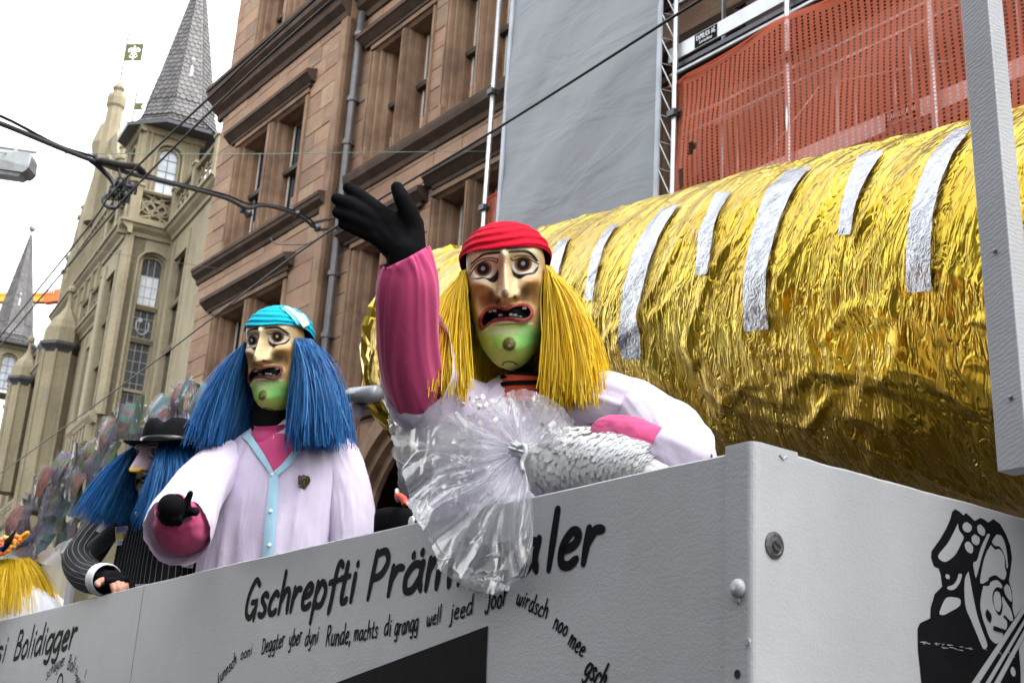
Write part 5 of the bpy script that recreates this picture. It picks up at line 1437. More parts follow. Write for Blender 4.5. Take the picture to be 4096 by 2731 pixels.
def foil(L_, A_):
    big = .045 * (fbm(L_ * 1.0, A_ * 1.2, 2, 21) - .5)
    wx, wy = .35 * (fbm(L_ * 1.4, A_ * 1.4, 2, 31) - .5), .35 * (fbm(L_ * 1.4 + 9, A_ * 1.4, 2, 32) - .5)
    w1 = .013 * (ridge(L_ * 2.6 + A_ * .9 + wx * 3, A_ * .9 + wy * 2, 3, 22) - .55)
    c1 = ridge(L_ * 5.0 + A_ * 2.2 + wx * 5, A_ * 1.6 - L_ * .5 + wy * 3, 2, 23)
    w2 = .012 * (np.clip(c1 - .72, 0, 1) / .28) * (.3 + 1.4 * fbm(L_ * 1.3, A_ * 1.5, 2, 24))
    c2 = ridge(L_ * 4.0 - A_ * 2.6 + wx * 4, A_ * 2.4 + wy * 4, 2, 26)
    w3 = .012 * (np.clip(c2 - .74, 0, 1) / .26) * sm(.45, .7, fbm(L_ * .9, A_ * .9, 2, 27))
    low = sm(1.35, 2.0, A_) * sm(5.6, 5.0, A_)
    w4 = .034 * low * (ridge(L_ * 1.5 - A_ * 1.3 + wx * 3, A_ * 2.2 - L_ * .7 + wy * 3, 3, 25) - .5)
    return big + w1 + w2 + w3 + w4
H = foil(Lg, Ag); H2 = foil(Lg, Ag - 2 * math.pi); bl = sm(5.0, 6.27, Ag); H = H * (1 - bl) + H2 * bl
Rr = (TR0 + (TR1 - TR0) * Lg / TL0 + H)[..., None]
P = TC1 + ta * Lg[..., None] + (tu * np.cos(Ag)[..., None] + tv * np.sin(Ag)[..., None]) * Rr
b = MB(); b.grid(P, wrapu=True)
go = b.build('foil_barrel', GOLD, tb, smooth=True)
uv = go.data.uv_layers.new(name='UVMap')
li = np.zeros(len(go.data.loops), np.int32); go.data.loops.foreach_get('vertex_index', li)
U = (Lg / 1.0).reshape(-1)[li]; V = (Ag * .62).reshape(-1)[li]
uv.data.foreach_set('uv', np.stack([U, V], 1).reshape(-1).astype(np.float32))
# flange ring at the far end, end caps
b = MB()
nb_ = 72
for (l, r0) in ((-.16, .0),): pass
ringp = [(-.10, .55), (-.11, .63), (-.06, .66), (-.01, .655), (.05, .63), (.05, .55)]
vs = []
for l, r in ringp:
    for k in range(nb_):
        a = 2 * math.pi * k / nb_; rr = r + .012 * math.sin(7 * a + l * 30) + .010 * RNG.uniform(-1, 1)
        vs.append(TC1 + ta * (l + .01 * math.sin(5 * a)) + (tu * math.cos(a) + tv * math.sin(a)) * rr)
b.add(vs, [(i * nb_ + k, i * nb_ + (k + 1) % nb_, (i + 1) * nb_ + (k + 1) % nb_, (i + 1) * nb_ + k) for i in range(len(ringp) - 1) for k in range(nb_)])
fo_ = b.build('foil_flange', GOLD, tb)
uvf = fo_.data.uv_layers.new(name='UVMap')
uvf.data.foreach_set('uv', (RNG.random(2 * len(fo_.data.loops)) * .02).astype(np.float32))
b = MB(); b.lathe(TC1, [(.0, -.1), (.56, -.1), (.56, -.06)], 40, axis=ta); b.build('end_cap', SILVER, tb)
b = MB(); b.lathe(TC1, [(.59, TL - .02), (.0, TL)], 40, axis=ta); b.build('end_cap', SILVER, tb)
for l in (.5, 2.6, 4.6):
    q = tpt(l, math.pi, .0)
    b = MB(); b.tube([np.array([q[0], q[1], 1.05]), q], .05, 8); b.build('cradle_post', STEEL, tb)
DS = 4096 / 2352
tapes = [((1285, 556), (1318, 549), (1258, 640), (1288, 640)), ((1403, 522), (1427, 519), (1349, 692), (1369, 692)), ((1524, 487), (1573, 482), (1433, 822), (1479, 826)),
         ((1655, 459), (1696, 453), (1599, 634), (1632, 632)), ((1816, 402), (1874, 395), (1710, 762), (1769, 756)), ((1986, 362), (2037, 355), (1926, 541), (1958, 539)), ((2190, 312), (2252, 292), (2077, 672), (2145, 668)), ((2420, 262), (2460, 256), (2360, 470), (2395, 466))]
for k, (c00, c01, c10, c11) in enumerate(tapes):
    q = [cyl_hit(x * DS, y * DS) for x, y in (c00, c01, c10, c11)]
    nu, nv = 12, 70
    P = np.zeros((nv, nu, 3))
    for i in range(nv):
        v = i / (nv - 1)
        for j in range(nu):
            u = j / (nu - 1)
            u = .06 + .88 * u if j == j else u
            l = (1 - v) * ((1 - u) * q[0][0] + u * q[1][0]) + v * ((1 - u) * q[2][0] + u * q[3][0])
            a = (1 - v) * ((1 - u) * q[0][1] + u * q[1][1]) + v * ((1 - u) * q[2][1] + u * q[3][1])
            hh = float(foil(np.array([l]), np.array([a % (2 * math.pi)]))[0])
            P[i, j] = tpt(l, a, hh * .9 + .010 + .003 * (float(vn(u * 3 + k * 7, v * 16, 3)) - .5))
    b = MB(); b.grid(P); b.build('silver_tape', SILVER, tb, smooth=True)
# ================================================================== people
def evalmesh(b, name, mods, m, parent, smooth=True):
    """build b, apply modifiers through the depsgraph, return a plain mesh object"""
    o = b.build(name, m, parent, smooth=smooth)
    for typ, kw in mods:
        md = o.modifiers.new(typ, typ)
        for k, v in kw.items(): setattr(md, k, v)
    dg = bpy.context.evaluated_depsgraph_get(); dg.update()
    me = bpy.data.meshes.new_from_object(o.evaluated_get(dg))
    o.modifiers.clear(); old = o.data; o.data = me; bpy.data.meshes.remove(old)
    if not me.materials: me.materials.append(m)
    me.polygons.foreach_set('use_smooth', [smooth] * len(me.polygons))
    return o
def capsule(b, p, q, r0, r1, n=12):
    p, q = np.array(p, float), np.array(q, float)
    d = q - p; L = np.linalg.norm(d) + 1e-9; d = d / L
    prof = [(max(r0 * math.sin(math.pi / 2 * i / 4), 1e-4), -r0 * math.cos(math.pi / 2 * i / 4)) for i in range(5)] + [(max(r1 * math.cos(math.pi / 2 * i / 4), 1e-4), L + r1 * math.sin(math.pi / 2 * i / 4)) for i in range(5)]
    b.lathe(p, prof, n, axis=d)
def chain(b, pts, rs):
    for i in range(len(pts) - 1): capsule(b, pts[i], pts[i + 1], rs[i], rs[i + 1])
def blob(b, name, m, parent, vox, it=6):
    return evalmesh(b, name, [('REMESH', dict(mode='VOXEL', voxel_size=vox)), ('SMOOTH', dict(factor=.5, iterations=it))], m, parent)
def loft(cs, rs, n=64, up=(0, 0, 1), fold=None, sub=5):
    """smooth tube through centres cs with radii (rx, ry) or scalars -> (rows, n, 3) grid. fold(u, a) adds radius"""
    cs = np.array(cs, float); R = np.array([(r if hasattr(r, '__len__') else (r, r)) for r in rs], float)
    C_ = crom(cs, sub); R_ = crom(np.hstack([R, np.zeros((len(R), 1))]), sub)[:, :2]
    L = len(C_); out = np.zeros((L, n, 3)); e1 = None
    for i in range(L):
        t = C_[min(i + 1, L - 1)] - C_[max(i - 1, 0)]; t /= np.linalg.norm(t) + 1e-9
        if e1 is None: e1 = np.array(up, float)
        e1 = e1 - t * (e1 @ t); e1 /= np.linalg.norm(e1) + 1e-9; e2 = np.cross(t, e1)
        a = np.linspace(0, 2 * math.pi, n, endpoint=False); u = i / (L - 1)
        f = fold(u, a) if fold is not None else 0
        out[i] = C_[i] + ((R_[i, 0] + f) * np.cos(a))[:, None] * e1 + ((R_[i, 1] + f) * np.sin(a))[:, None] * e2
    return out
def folds(seed, amp=.012, fa=3.2, fl=1.2, dx=.0):
    def f(u, a):
        x = a * fa / 2; y = np.full_like(a, u * fl * 4)
        w = fbm(np.cos(a) * fa + 7 + dx * u, np.sin(a) * fa + y, 3, seed) - .5
        r = ridge(np.cos(a) * fa * .8 + 3, np.sin(a) * fa * .8 + y * 1.6, 2, seed + 5) - .6
        return amp * (1.4 * w + .9 * r)
    return f
def add_uv(o, fu):
    """cylindrical uv from object coordinates for pinstripes"""
    uv = o.data.uv_layers.new(name='UVMap'); me = o.data
    co = np.zeros(len(me.vertices) * 3, np.float32); me.vertices.foreach_get('co', co); co = co.reshape(-1, 3)
    li = np.zeros(len(me.loops), np.int32); me.loops.foreach_get('vertex_index', li)
    uv.data.foreach_set('uv', fu(co)[li].reshape(-1).astype(np.float32))

# ------------------------------------------------------------------ carnival mask (heightfield in its own frame: x right, y up, z forward)
MW, MH = .118, .384
def segdist(px, py, poly, closed=False):
    P = np.array(poly, float); Q = np.roll(P, -1, 0) if closed else P[1:]; P = P if closed else P[:-1]
    d = np.full(px.shape, 1e9)
    for (ax, ay), (bx, by) in zip(P, Q):
        vx, vy = bx - ax, by - ay; L2 = vx * vx + vy * vy + 1e-9
        t = np.clip(((px - ax) * vx + (py - ay) * vy) / L2, 0, 1)
        d = np.minimum(d, np.hypot(px - ax - t * vx, py - ay - t * vy))
    return d
def inside(px, py, poly):
    P = np.array(poly, float); r = np.zeros(px.shape, bool); n = len(P); j = n - 1
    for i in range(n):
        xi, yi = P[i]; xj, yj = P[j]
        r ^= ((yi > py) != (yj > py)) & (px < (xj - xi) * (py - yi) / (yj - yi + 1e-9) + xi); j = i
    return r
LIP = crom([(400, 880), (405, 830), (430, 785), (470, 745), (530, 730), (600, 742), (635, 748), (690, 727), (780, 727), (835, 755), (858, 800), (845, 845), (800, 878), (740, 884), (650, 860), (545, 864), (480, 900), (430, 934), (400, 880)], 5)
MOUTH = crom([(432, 872), (440, 822), (468, 782), (505, 758), (560, 752), (632, 772), (700, 750), (780, 750), (818, 775), (830, 805), (815, 838), (770, 852), (660, 832), (545, 838), (490, 868), (450, 892), (432, 872)], 5)
_prY = [-.14, -.05, 0, .12, .3, .45, .6, .7, .8, .9, .96, 1.0]
_prW = [.80, .90, 1.0, 1.04, 1.04, 1.0, .93, .87, .77, .58, .38, .06]
_prD = [.060, .078, .096, .100, .110, .116, .120, .120, .124, .110, .085, .045]
def mask_obj(variant, parent, Mx, name='mask'):
    NU, NV = 230, 300
    ph = np.linspace(-1, 1, NU) * rad(108); Y = np.concatenate([np.linspace(-.05, .92, NV - 40), .92 + .08 * np.sin(np.linspace(0, math.pi / 2, 41)[1:])])
    PH, YY = np.meshgrid(ph, Y)
    W = np.interp(YY, _prY, _prW); D = np.interp(YY, _prY, _prD)
    k = np.ones(9) / 9
    for r in range(2):
        W = np.apply_along_axis(lambda c: np.convolve(np.pad(c, 4, 'edge'), k, 'valid'), 0, W); D = np.apply_along_axis(lambda c: np.convolve(np.pad(c, 4, 'edge'), k, 'valid'), 0, D)
    W[-1] = .02; 
    cph = np.cos(PH); X = W * np.sin(PH)
    z = D * np.sign(cph) * np.abs(cph) ** .75 + .01
    g = lambda x0, y0, sx, sy: np.exp(-((X - x0) / sx) ** 2 - ((YY - y0) / sy) ** 2)
    front = np.clip(cph, 0, 1) ** .4
    dz = .014 * np.exp(-((YY - .055) / .05) ** 2) * sm(.98, .7, np.abs(X))
    for s_ in (-1, 1):
        dz -= .022 * g(s_ * .50, .165, .30, .075); dz += .016 * g(s_ * .53, .150, .20, .055)
        dz -= .012 * g(s_ * .28, .25, .10, .06)
        dz += .024 * g(s_ * .66, .285, .26, .050) + .012 * g(s_ * .40, .33, .2, .05)
        dz -= .030 * g(s_ * .60, .43, .22, .095)
        dz += .010 * g(s_ * .80, .58, .16, .16)
    sg = np.interp(YY, [0, .1, .25, .36, .42], [.085, .10, .13, .17, .18]); hn = np.interp(YY, [-.02, .04, .12, .24, .36, .395, .43, .46], [.0, .016, .026, .046, .066, .064, .026, 0])
    if variant == 2: hn = hn * 1.5
    dz += hn * np.exp(-np.abs(X / sg) ** 2.6)
    for s_ in (-1, 1): dz += .030 * g(s_ * .25, .385, .115, .036); dz -= .014 * g(s_ * .22, .425, .08, .018)
    dz += .016 * g(0, .51, .55, .07)
    xc = 615 + .06 * (1020 * YY) + 314 * X; yc = 265 + 1020 * YY
    dl = segdist(xc, yc, LIP, True); il = inside(xc, yc, LIP); dm = segdist(xc, yc, MOUTH, True); im = inside(xc, yc, MOUTH)
    sdl = np.where(il, -dl, dl); sdm = np.where(im, -dm, dm)
    dz += .012 * sm(22, -8, sdl) - .034 * sm(2, -22, sdm)
    dz += .020 * g(.0, .80, .5, .11); mole = np.hypot(xc - 657, yc - 1045); dz += .008 * sm(62, 20, mole)
    dz += .004 * sm(12, 0, np.abs(yc - (905 + 8 * np.cos((xc - 660) / 90)))) * (np.abs(xc - 660) < 180) * 0
    dz = dz * 1.22 + .0022 * (fbm(X * 9, YY * 22, 4, 3) - .5)
    z = z + dz * front
    nz = lambda sc, sd: fbm(xc / sc, yc / sc, 4, sd)
    # ---- paint
    def lerp(c, col, f): return c * (1 - f[..., None]) + np.array(col) * f[..., None]
    c = np.zeros(X.shape + (3,)) + np.array([.70, .54, .32])
    c = lerp(c, (.72, .60, .40), sm(.35, .7, nz(90, 1))); c = lerp(c, (.50, .31, .13), sm(.52, .78, nz(70, 2)) * .5)
    e = lambda x0, y0, sx, sy: np.exp(-((xc - x0) / sx) ** 2 - ((yc - y0) / sy) ** 2)
    c = lerp(c, (.30, .15, .045), np.clip(1.25 * e(395, 575, 70, 48) + 1.1 * e(850, 560, 62, 52), 0, .85))
    c = lerp(c, (.46, .27, .08), np.clip(e(430, 660, 120, 90) + e(835, 640, 110, 110) + .9 * e(630, 700, 220, 45), 0, .7) * (.5 + nz(40, 4)))
    c = lerp(c, (.13, .085, .05), np.clip(1.15 * e(520, 662, 50, 62) + 1.15 * e(788, 648, 48, 62), 0, .9))
    c = lerp(c, (.36, .22, .08), sm(.78, 1.0, np.abs(X)) * .8); c = lerp(c, (.50, .27, .07), sm(560, 760, yc) * sm(960, 880, yc) * sm(.35, .8, np.abs(X)) * .75)
    c = lerp(c, (.70, .60, .42), sm(.5, 0, np.abs(xc - 622) / 45) * sm(640, 560, yc) * .55)
    c = lerp(c, (.22, .13, .06), np.clip(e(560, 640, 10, 70) + e(552, 690, 14, 26) * 1.0 + e(705, 672, 12, 24), 0, .8))
    c = lerp(c, (.08, .05, .035), np.clip(sm(38, 24, np.hypot(xc - 628, (yc - 636) * .9)) * (.6 + .8 * (nz(14, 6) - .3)), 0, 1))
    c = lerp(c, (.02, .012, .01), np.clip(1.4 * e(575, 690, 12, 16) + 1.0 * e(702, 668, 9, 16), 0, 1))
    # chin greens and green cheeks
    grn = np.zeros_like(c) + np.array([.30, .52, .085]); grn = lerp(grn, (.48, .62, .13), sm(.4, .65, nz(110, 7))); grn = lerp(grn, (.17, .42, .12), np.clip(1.2 * e(790, 1040, 95, 90) + .7 * sm(.55, .8, nz(80, 8)), 0, .9)); grn = lerp(grn, (.52, .50, .12), np.clip(e(640, 1180, 190, 80), 0, .6)); grn = lerp(grn, (.54, .66, .40), np.clip(e(600, 940, 160, 36), 0, .7))
    edge = 905 - 25 * np.cos((xc - 640) / 130) + 26 * (nz(50, 9) - .5)
    chin = sm(-14, 14, yc - edge) * sm(1.02, .8, np.abs(X) / np.maximum(W, .1))
    chin = np.maximum(chin, sm(910, 1000, yc))
    c = c * (1 - chin[..., None]) + grn * chin[..., None]
    c = lerp(c, (.08, .30, .07), np.clip(sm(.90, .98, np.abs(X) / np.maximum(W, .05)) * sm(480, 620, yc), 0, .8))
    c = lerp(c, (.80, .78, .66), sm(9, 4, np.abs(yc - (868 + .00022 * (xc - 640) ** 2 + 8 * np.sin(xc / 60)) - 12) ) * (np.abs(xc - 690) < 160) * .9)
    c = lerp(c, (.20, .13, .05), sm(7, 3, np.abs(yc - (890 + .0002 * (xc - 640) ** 2) + 4)) * (np.abs(xc - 670) < 140) * .7)
    ml = sm(64, 46, mole) * (.85 + .4 * (nz(12, 10) - .3)); c = lerp(c, (.07, .045, .02), np.clip(ml, 0, .95)); c = lerp(c, (.55, .50, .25), sm(12, 4, np.hypot(xc - 660, yc - 1055)) * .4)
    def stroke(c, pts, w, col, taper=0): return lerp(c, col, sm(w * .5 + 3, w * .5 - 3, segdist(xc, yc, crom(pts, 5))))
    def shape(c, pts, col):
        P = crom(pts + [pts[0]], 5); d = segdist(xc, yc, P, True); return lerp(c, col, sm(3, -3, np.where(inside(xc, yc, P), -d, d)))
    c = stroke(c, [(600, 1222), (612, 1200), (650, 1190), (690, 1200), (720, 1225)], 15, (.10, .08, .03)); 
    K = (.012, .012, .014)
    # eyes: socket, white rim, iris, pupil
    for ex_, ey_, sg_ in ((445, 432, -1), (772, 412, 1)):
        c = lerp(c, (.64, .52, .36), np.clip(1.3 * e(ex_, ey_ + 10, 95, 70), 0, .9))
        c = lerp(c, (.72, .68, .60), sm(100, 90, np.hypot((xc - ex_) * .95, (yc - ey_ - 6) * 1.25)) * sm(ey_ - 60, ey_ + 10, yc))
        c = lerp(c, (.30, .14, .04), sm(76, 66, np.hypot(xc - ex_, (yc - ey_) * 1.1)))
        c = lerp(c, K, sm(56, 48, np.hypot(xc - ex_, (yc - ey_))))
        c = lerp(c, (.42, .40, .40) if variant != 1 else (.7, .7, .68), sm(20, 14, np.hypot(xc - ex_ + 2, yc - ey_ + 4)))
    c = shape(c, [(395, 372), (460, 345), (545, 340), (560, 352), (470, 366), (400, 398), (350, 440), (338, 430)], (.66, .54, .38)) 
    c = stroke(c, [(332, 478), (360, 440), (400, 395), (470, 366), (530, 372), (556, 388), (562, 362), (500, 346), (430, 356), (380, 382), (342, 425)], 9, K)
    c = stroke(c, [(672, 362), (690, 380), (730, 370), (800, 374), (860, 400), (900, 424)], 9, K)
    c = stroke(c, [(700, 350), (760, 342), (830, 358), (880, 400)], 7, K)
    c = shape(c, [(338, 382), (400, 338), (450, 306), (575, 298), (578, 318), (470, 322), (410, 348), (345, 392)], K)
    c = shape(c, [(660, 302), (790, 298), (850, 336), (893, 392), (880, 396), (830, 345), (775, 322), (662, 318)], K)
    c = shape(c, [(340, 506), (430, 498), (500, 508), (545, 478), (566, 440), (572, 500), (545, 545), (505, 540), (460, 512), (400, 514)], K)
    c = shape(c, [(674, 410), (690, 460), (735, 492), (800, 488), (850, 480), (895, 436), (890, 465), (862, 500), (800, 506), (745, 530), (700, 512), (680, 470)], K)
    lipc = (.22, .006, .012) if variant == 0 else (.12, .006, .012)
    c = lerp(c, lipc, sm(3, -3, sdl) * (.75 + .25 * np.clip(nz(30, 12) * 1.6, 0, 1))); c = lerp(c, (.62, .22, .24), sm(5, 1, np.abs(sdl + 3)) * .22 * (variant == 0))
    c = lerp(c, (.006, .005, .006), sm(2, -5, sdm))
    if variant == 2:
        lum = c.mean(-1, keepdims=True); c = c * .35 + lum * np.array([.30, .22, .30]) * 1.3
        c = lerp(c, (.58, .44, .52), np.clip(e(622, 520, 60, 120) * 1.2, 0, .9)); c = lerp(c, (.75, .46, .05), sm(606, 630, yc) * sm(80, 60, np.abs(xc - 625)) * sm(720, 690, yc))
        c = lerp(c, (.5, .32, .42), np.clip(e(850, 600, 90, 200), 0, .5))
    c = np.clip(c, 0, 1) ** 1.06 * 1.02
    P = np.stack([X * MW, -YY * MH, z], -1)
    Pw = P @ Mx[:3, :3].T + Mx[:3, 3]
    b = MB(); b.grid(Pw, flip=True)
    o = b.build(name, MASKM, parent, smooth=True)
    ca = o.data.color_attributes.new('paint', 'FLOAT_COLOR', 'POINT')
    ca.data.foreach_set('color', np.concatenate([c.reshape(-1, 3), np.ones((c.size // 3, 1))], 1).astype(np.float32).reshape(-1))
    # separate teeth
    def zat(x_, y_):
        i = np.argmin((xc - x_) ** 2 + (yc - y_) ** 2); return z.reshape(-1)[i], X.reshape(-1)[i], YY.reshape(-1)[i]
    for x_, y_, w_, h_ in ((500, 772, 26, 28), (540, 766, 30, 32), (588, 816, 32, 30), (672, 818, 28, 30), (704, 824, 30, 32), (780, 760, 34, 30), (742, 842, 30, 22), (520, 858, 22, 18)):
        _, xx, yy = zat(x_, y_); zz = .112 + .018 * math.cos(xx * 1.5) - abs(xx) * .03
        tb_ = MB(); sx, sy = w_ / 314 * MW / 2, h_ / 1020 * MH / 2
        cs_ = [np.array([xx * MW + i * sx, -yy * MH + j * sy, zz + k]) for k in (-.012, 0) for i, j in ((-1, -1), (1, -1), (1.0, 1), (-1.0, 1))]
        tb_.hexa([Mx[:3, :3] @ q + Mx[:3, 3] for q in cs_]); tb_.build('tooth', TOOTH, o)
    return o
def head_frame(px, py, Y, yaw=0, roll=0, pitch=0, sc=1.0):
    """frame whose face centre sits on a pixel; faces the viewer, turned by yaw (to image left +), roll and pitch"""
    d = ray(px, py); ez = -d / np.linalg.norm(d); ey = CU - ez * (CU @ ez); ey /= np.linalg.norm(ey); ex = np.cross(ey, ez)
    R_ = np.stack([ex, ey, ez], 1)
    cy, sy = math.cos(rad(yaw)), math.sin(rad(yaw)); cx, sx = math.cos(rad(pitch)), math.sin(rad(pitch)); cr, sr = math.cos(rad(roll)), math.sin(rad(roll))
    Ry = np.array([[cy, 0, -sy], [0, 1, 0], [sy, 0, cy]]); Rx = np.array([[1, 0, 0], [0, cx, -sx], [0, sx, cx]]); Rz = np.array([[cr, -sr, 0], [sr, cr, 0], [0, 0, 1]])
    R_ = R_ @ Rz @ Ry @ Rx
    Mx = np.eye(4); Mx[:3, :3] = R_ * sc; Mx[:3, 3] = at(px, py, Y) + R_ @ np.array([0, MH * .45, -.10]) * sc
    return Mx
def scarf_obj(parent, Mx, m, name='head_scarf', seed=1, h=.132, drop=0.0):
    NA_, NR = 160, 60
    A = np.linspace(0, 2 * math.pi, NA_, endpoint=False); w = np.linspace(0, 1, NR)
    AA, WW = np.meshgrid(A, w)
    ca = np.cos(AA)
    edge = -.002 - .068 * np.clip(1 - (ca + .35) / 1.25, 0, 1) ** 1.6 - .03 * np.clip(-ca, 0, 1) - drop
    cu, top = -.050, -.050 + h
    up = edge + (top - edge) * np.sin(WW * math.pi / 2) ** 1.05
    f = np.where(up > cu, np.sqrt(np.clip(1 - ((up - cu) / h) ** 2, 0, 1)), 1.0)
    wr = .0035 * (ridge(AA * 1.2 + 2 * np.sin(AA), WW * 7 + .8 * np.cos(AA * 2), 3, seed) - .5) + .003 * np.sin(WW * 34 + 3 * np.cos(AA + seed) + 2 * fbm(np.cos(AA) * 2, WW * 4, 2, seed))
    rx, rz = .147, .166
    x = (rx * f + wr) * np.sin(AA); z = -.022 + (rz * f + wr) * np.cos(AA)
    P = np.stack([x, up, z], -1) @ Mx[:3, :3].T + Mx[:3, 3]
    b = MB(); b.grid(P, wrapu=True); return b.build(name, m, parent, smooth=True)
def hair_obj(parent, Mx, m, n, L, spread, arcs, seed=1, down=(0, 0, -1), fwd=0.05, wid=.0016, y0=-.06, rr=.135, name='raffia_hair', lvar=.2, sb=1.0):
    """strands tied along arcs of the head (angles from the face, degrees), fanning out and falling"""
    rnd = np.random.default_rng(seed); b = MB(); R_ = Mx[:3, :3]; T_ = Mx[:3, 3]; sc = np.linalg.norm(R_[:, 0])
    dn = np.array(down, float); NS = 9
    V, F = [], []
    for k in range(n):
        a0, a1, wgt = arcs[rnd.choice(len(arcs), p=[q[2] for q in arcs])]
        a = rad(a0 + (a1 - a0) * rnd.random()); lay_ = rnd.random()
        p = R_ @ np.array([rr * math.sin(a), y0 - .03 * abs(math.sin(a / 2)) - .02 * lay_ + .012 * rnd.random(), -.022 + (rr + .01) * math.cos(a)]) + T_
        out = R_ @ np.array([math.sin(a), 0, math.cos(a) * .75 + fwd * 6 * abs(math.sin(a))]); out = out - dn * (out @ dn); out /= np.linalg.norm(out) + 1e-9
        side = np.cross(out, dn)
        ll = L * sc * (1 + lvar * (rnd.random() - .75) - (.25 * rnd.random() if rnd.random() < .15 else 0)); s_ = spread * sc * (rnd.random() ** .8) * (.35 + .65 * lay_ * 1.4)
        ex_ = rnd.uniform(1.15, 1.9)
        sw = (rnd.random() - .5) * .10 * sb * sc
        u = np.linspace(0, 1, NS)
        path = p + out * (s_ * (1 - (1 - u) ** ex_) + .010)[:, None] + dn * (ll * (u ** 1.25))[:, None] + side * (sw * u ** 1.3)[:, None]
        path += (rnd.normal(0, .004 * sc, 3) * np.sin(u * math.pi * rnd.uniform(1, 2.6))[:, None])
        if rnd.random() < .06: path[-3:] += out * np.array([.004, .012, .026])[:, None] * sc
        th = rnd.uniform(0, math.pi); e1 = math.cos(th) * side + math.sin(th) * out; e2 = np.cross(e1, dn); w = wid * sc * rnd.uniform(.7, 1.4)
        base = len(V) if False else len(b.v)
        for i in range(NS):
            ww = w * (1 if i < NS - 1 else .6)
            for q in (e1 * ww * 1.25, -e1 * ww * 1.2 + e2 * ww * .3, -e1 * ww * .9 - e2 * ww * .4): b.v.append(tuple(path[i] + q))
        for i in range(NS - 1):
            o_ = base + 3 * i
            b.f += [(o_, o_ + 1, o_ + 4, o_ + 3), (o_ + 1, o_ + 2, o_ + 5, o_ + 4), (o_ + 2, o_, o_ + 3, o_ + 5)]
    return b.build(name, m, parent, smooth=True)
def body_obj(parent, neck, hip, feet, arms, m=TROUS):
    """plain continuous body under the costume: legs, trunk, neck, arms"""
    b = MB(); neck, hip = np.array(neck), np.array(hip)
    capsule(b, hip, hip * .45 + neck * .55, .13, .14); capsule(b, hip * .45 + neck * .55, neck - np.array([0, 0, .07]), .13, .09); capsule(b, neck - np.array([0, 0, .08]), neck + np.array([0, 0, .08]), .055, .055)
    for sg, f in zip((-1, 1), feet):
        f = np.array(f); kn = (hip + f) / 2 + np.array([0, -.03, 0]); h_ = hip + (f - hip) * np.array([1, 1, 0]) * .7
        chain(b, [h_, kn, f + np.array([0, 0, .08])], [.09, .065, .045]); capsule(b, f + np.array([0, .03, .045]), f + np.array([0, -.14, .035]), .045, .035)
    for A in arms: chain(b, [np.array(q) for q in A], [.055, .045, .035][:len(A)])
    return blob(b, 'body', m, parent, .018, 3)
def torso(parent, ctr, zs, hw, hd, m, ex, ey, name='coat', seed=1, amp=.010, n=140, cen_shift=None, sub=6):
    """upright garment: rings at heights zs with half widths hw (along ex) and half depths hd (along ey)"""
    zs = np.array(zs, float); Z = crom(np.stack([zs, np.array(hw), np.array(hd)], 1), sub)
    a = np.linspace(0, 2 * math.pi, n, endpoint=False); out = np.zeros((len(Z), n, 3)); z0, z1 = Z[0, 0], Z[-1, 0]
    for i, (z, w, d) in enumerate(Z):
        u = (z0 - z) / (z0 - z1 + 1e-9)
        c_, s_ = np.cos(a), np.sin(a); p = .82
        ux, uy = np.sign(c_) * np.abs(c_) ** p, np.sign(s_) * np.abs(s_) ** p
        fa = amp * 1.7 * (.25 + 1.2 * u) * (2.2 * (ridge(a * 2.6 + seed + .35 * u, np.full_like(a, u * .8), 2, seed) - .55) * np.where(True, 1, 1) + 1.2 * (fbm(a * 3, np.full_like(a, u * 5), 3, seed + 3) - .5))
        wrap = sm(2 * math.pi, 5.7, a); fa = fa * wrap
        out[i] = np.array(ctr) * np.array([1, 1, 0]) + np.array([0, 0, z]) + ((w + fa) * ux)[:, None] * ex + ((d + fa) * uy)[:, None] * ey
    b = MB(); b.grid(out, wrapu=True); return b.build(name, m, parent, smooth=True)
def strip_mesh(pts_l, pts_r, th=.004):
    pass
from mathutils.bvhtree import BVHTree
XE, YE = np.array([1.0, 0, 0]), np.array([0, 1.0, 0])
def bvh(o):
    r = o
    while r.parent is not None: r = r.parent
    off = np.array(r.location); me = o.data
    V = [np.array(v.co) + off for v in me.vertices]
    return BVHTree.FromPolygons([tuple(v) for v in V], [tuple(p.vertices) for p in me.polygons])
def hit(T, x, y, off=.003):
    d = ray(x, y); d = d / np.linalg.norm(d)
    h = T.ray_cast(Vector(EYE), Vector(d))
    return None if h[0] is None else np.array(h[0]) - d * off
def decal(T, Lp, Rp, off, name, m, parent, nu=8, sub=6, smooth=True):
    """cloth strip laid on a garment between two edge lines"""
    A, B = crom(Lp, sub), crom(Rp, sub); b = MB(); P = np.zeros((len(A), nu, 3)); last = None
    for i in range(len(A)):
        for j in range(nu):
            q = A[i] + (B[i] - A[i]) * j / (nu - 1); h = hit(T, q[0], q[1], off)
            if h is None: h = last if last is not None else at(q[0], q[1], 4.7)
            P[i, j] = h; last = h
    b.grid(P); return b.build(name, m, parent, smooth=smooth)
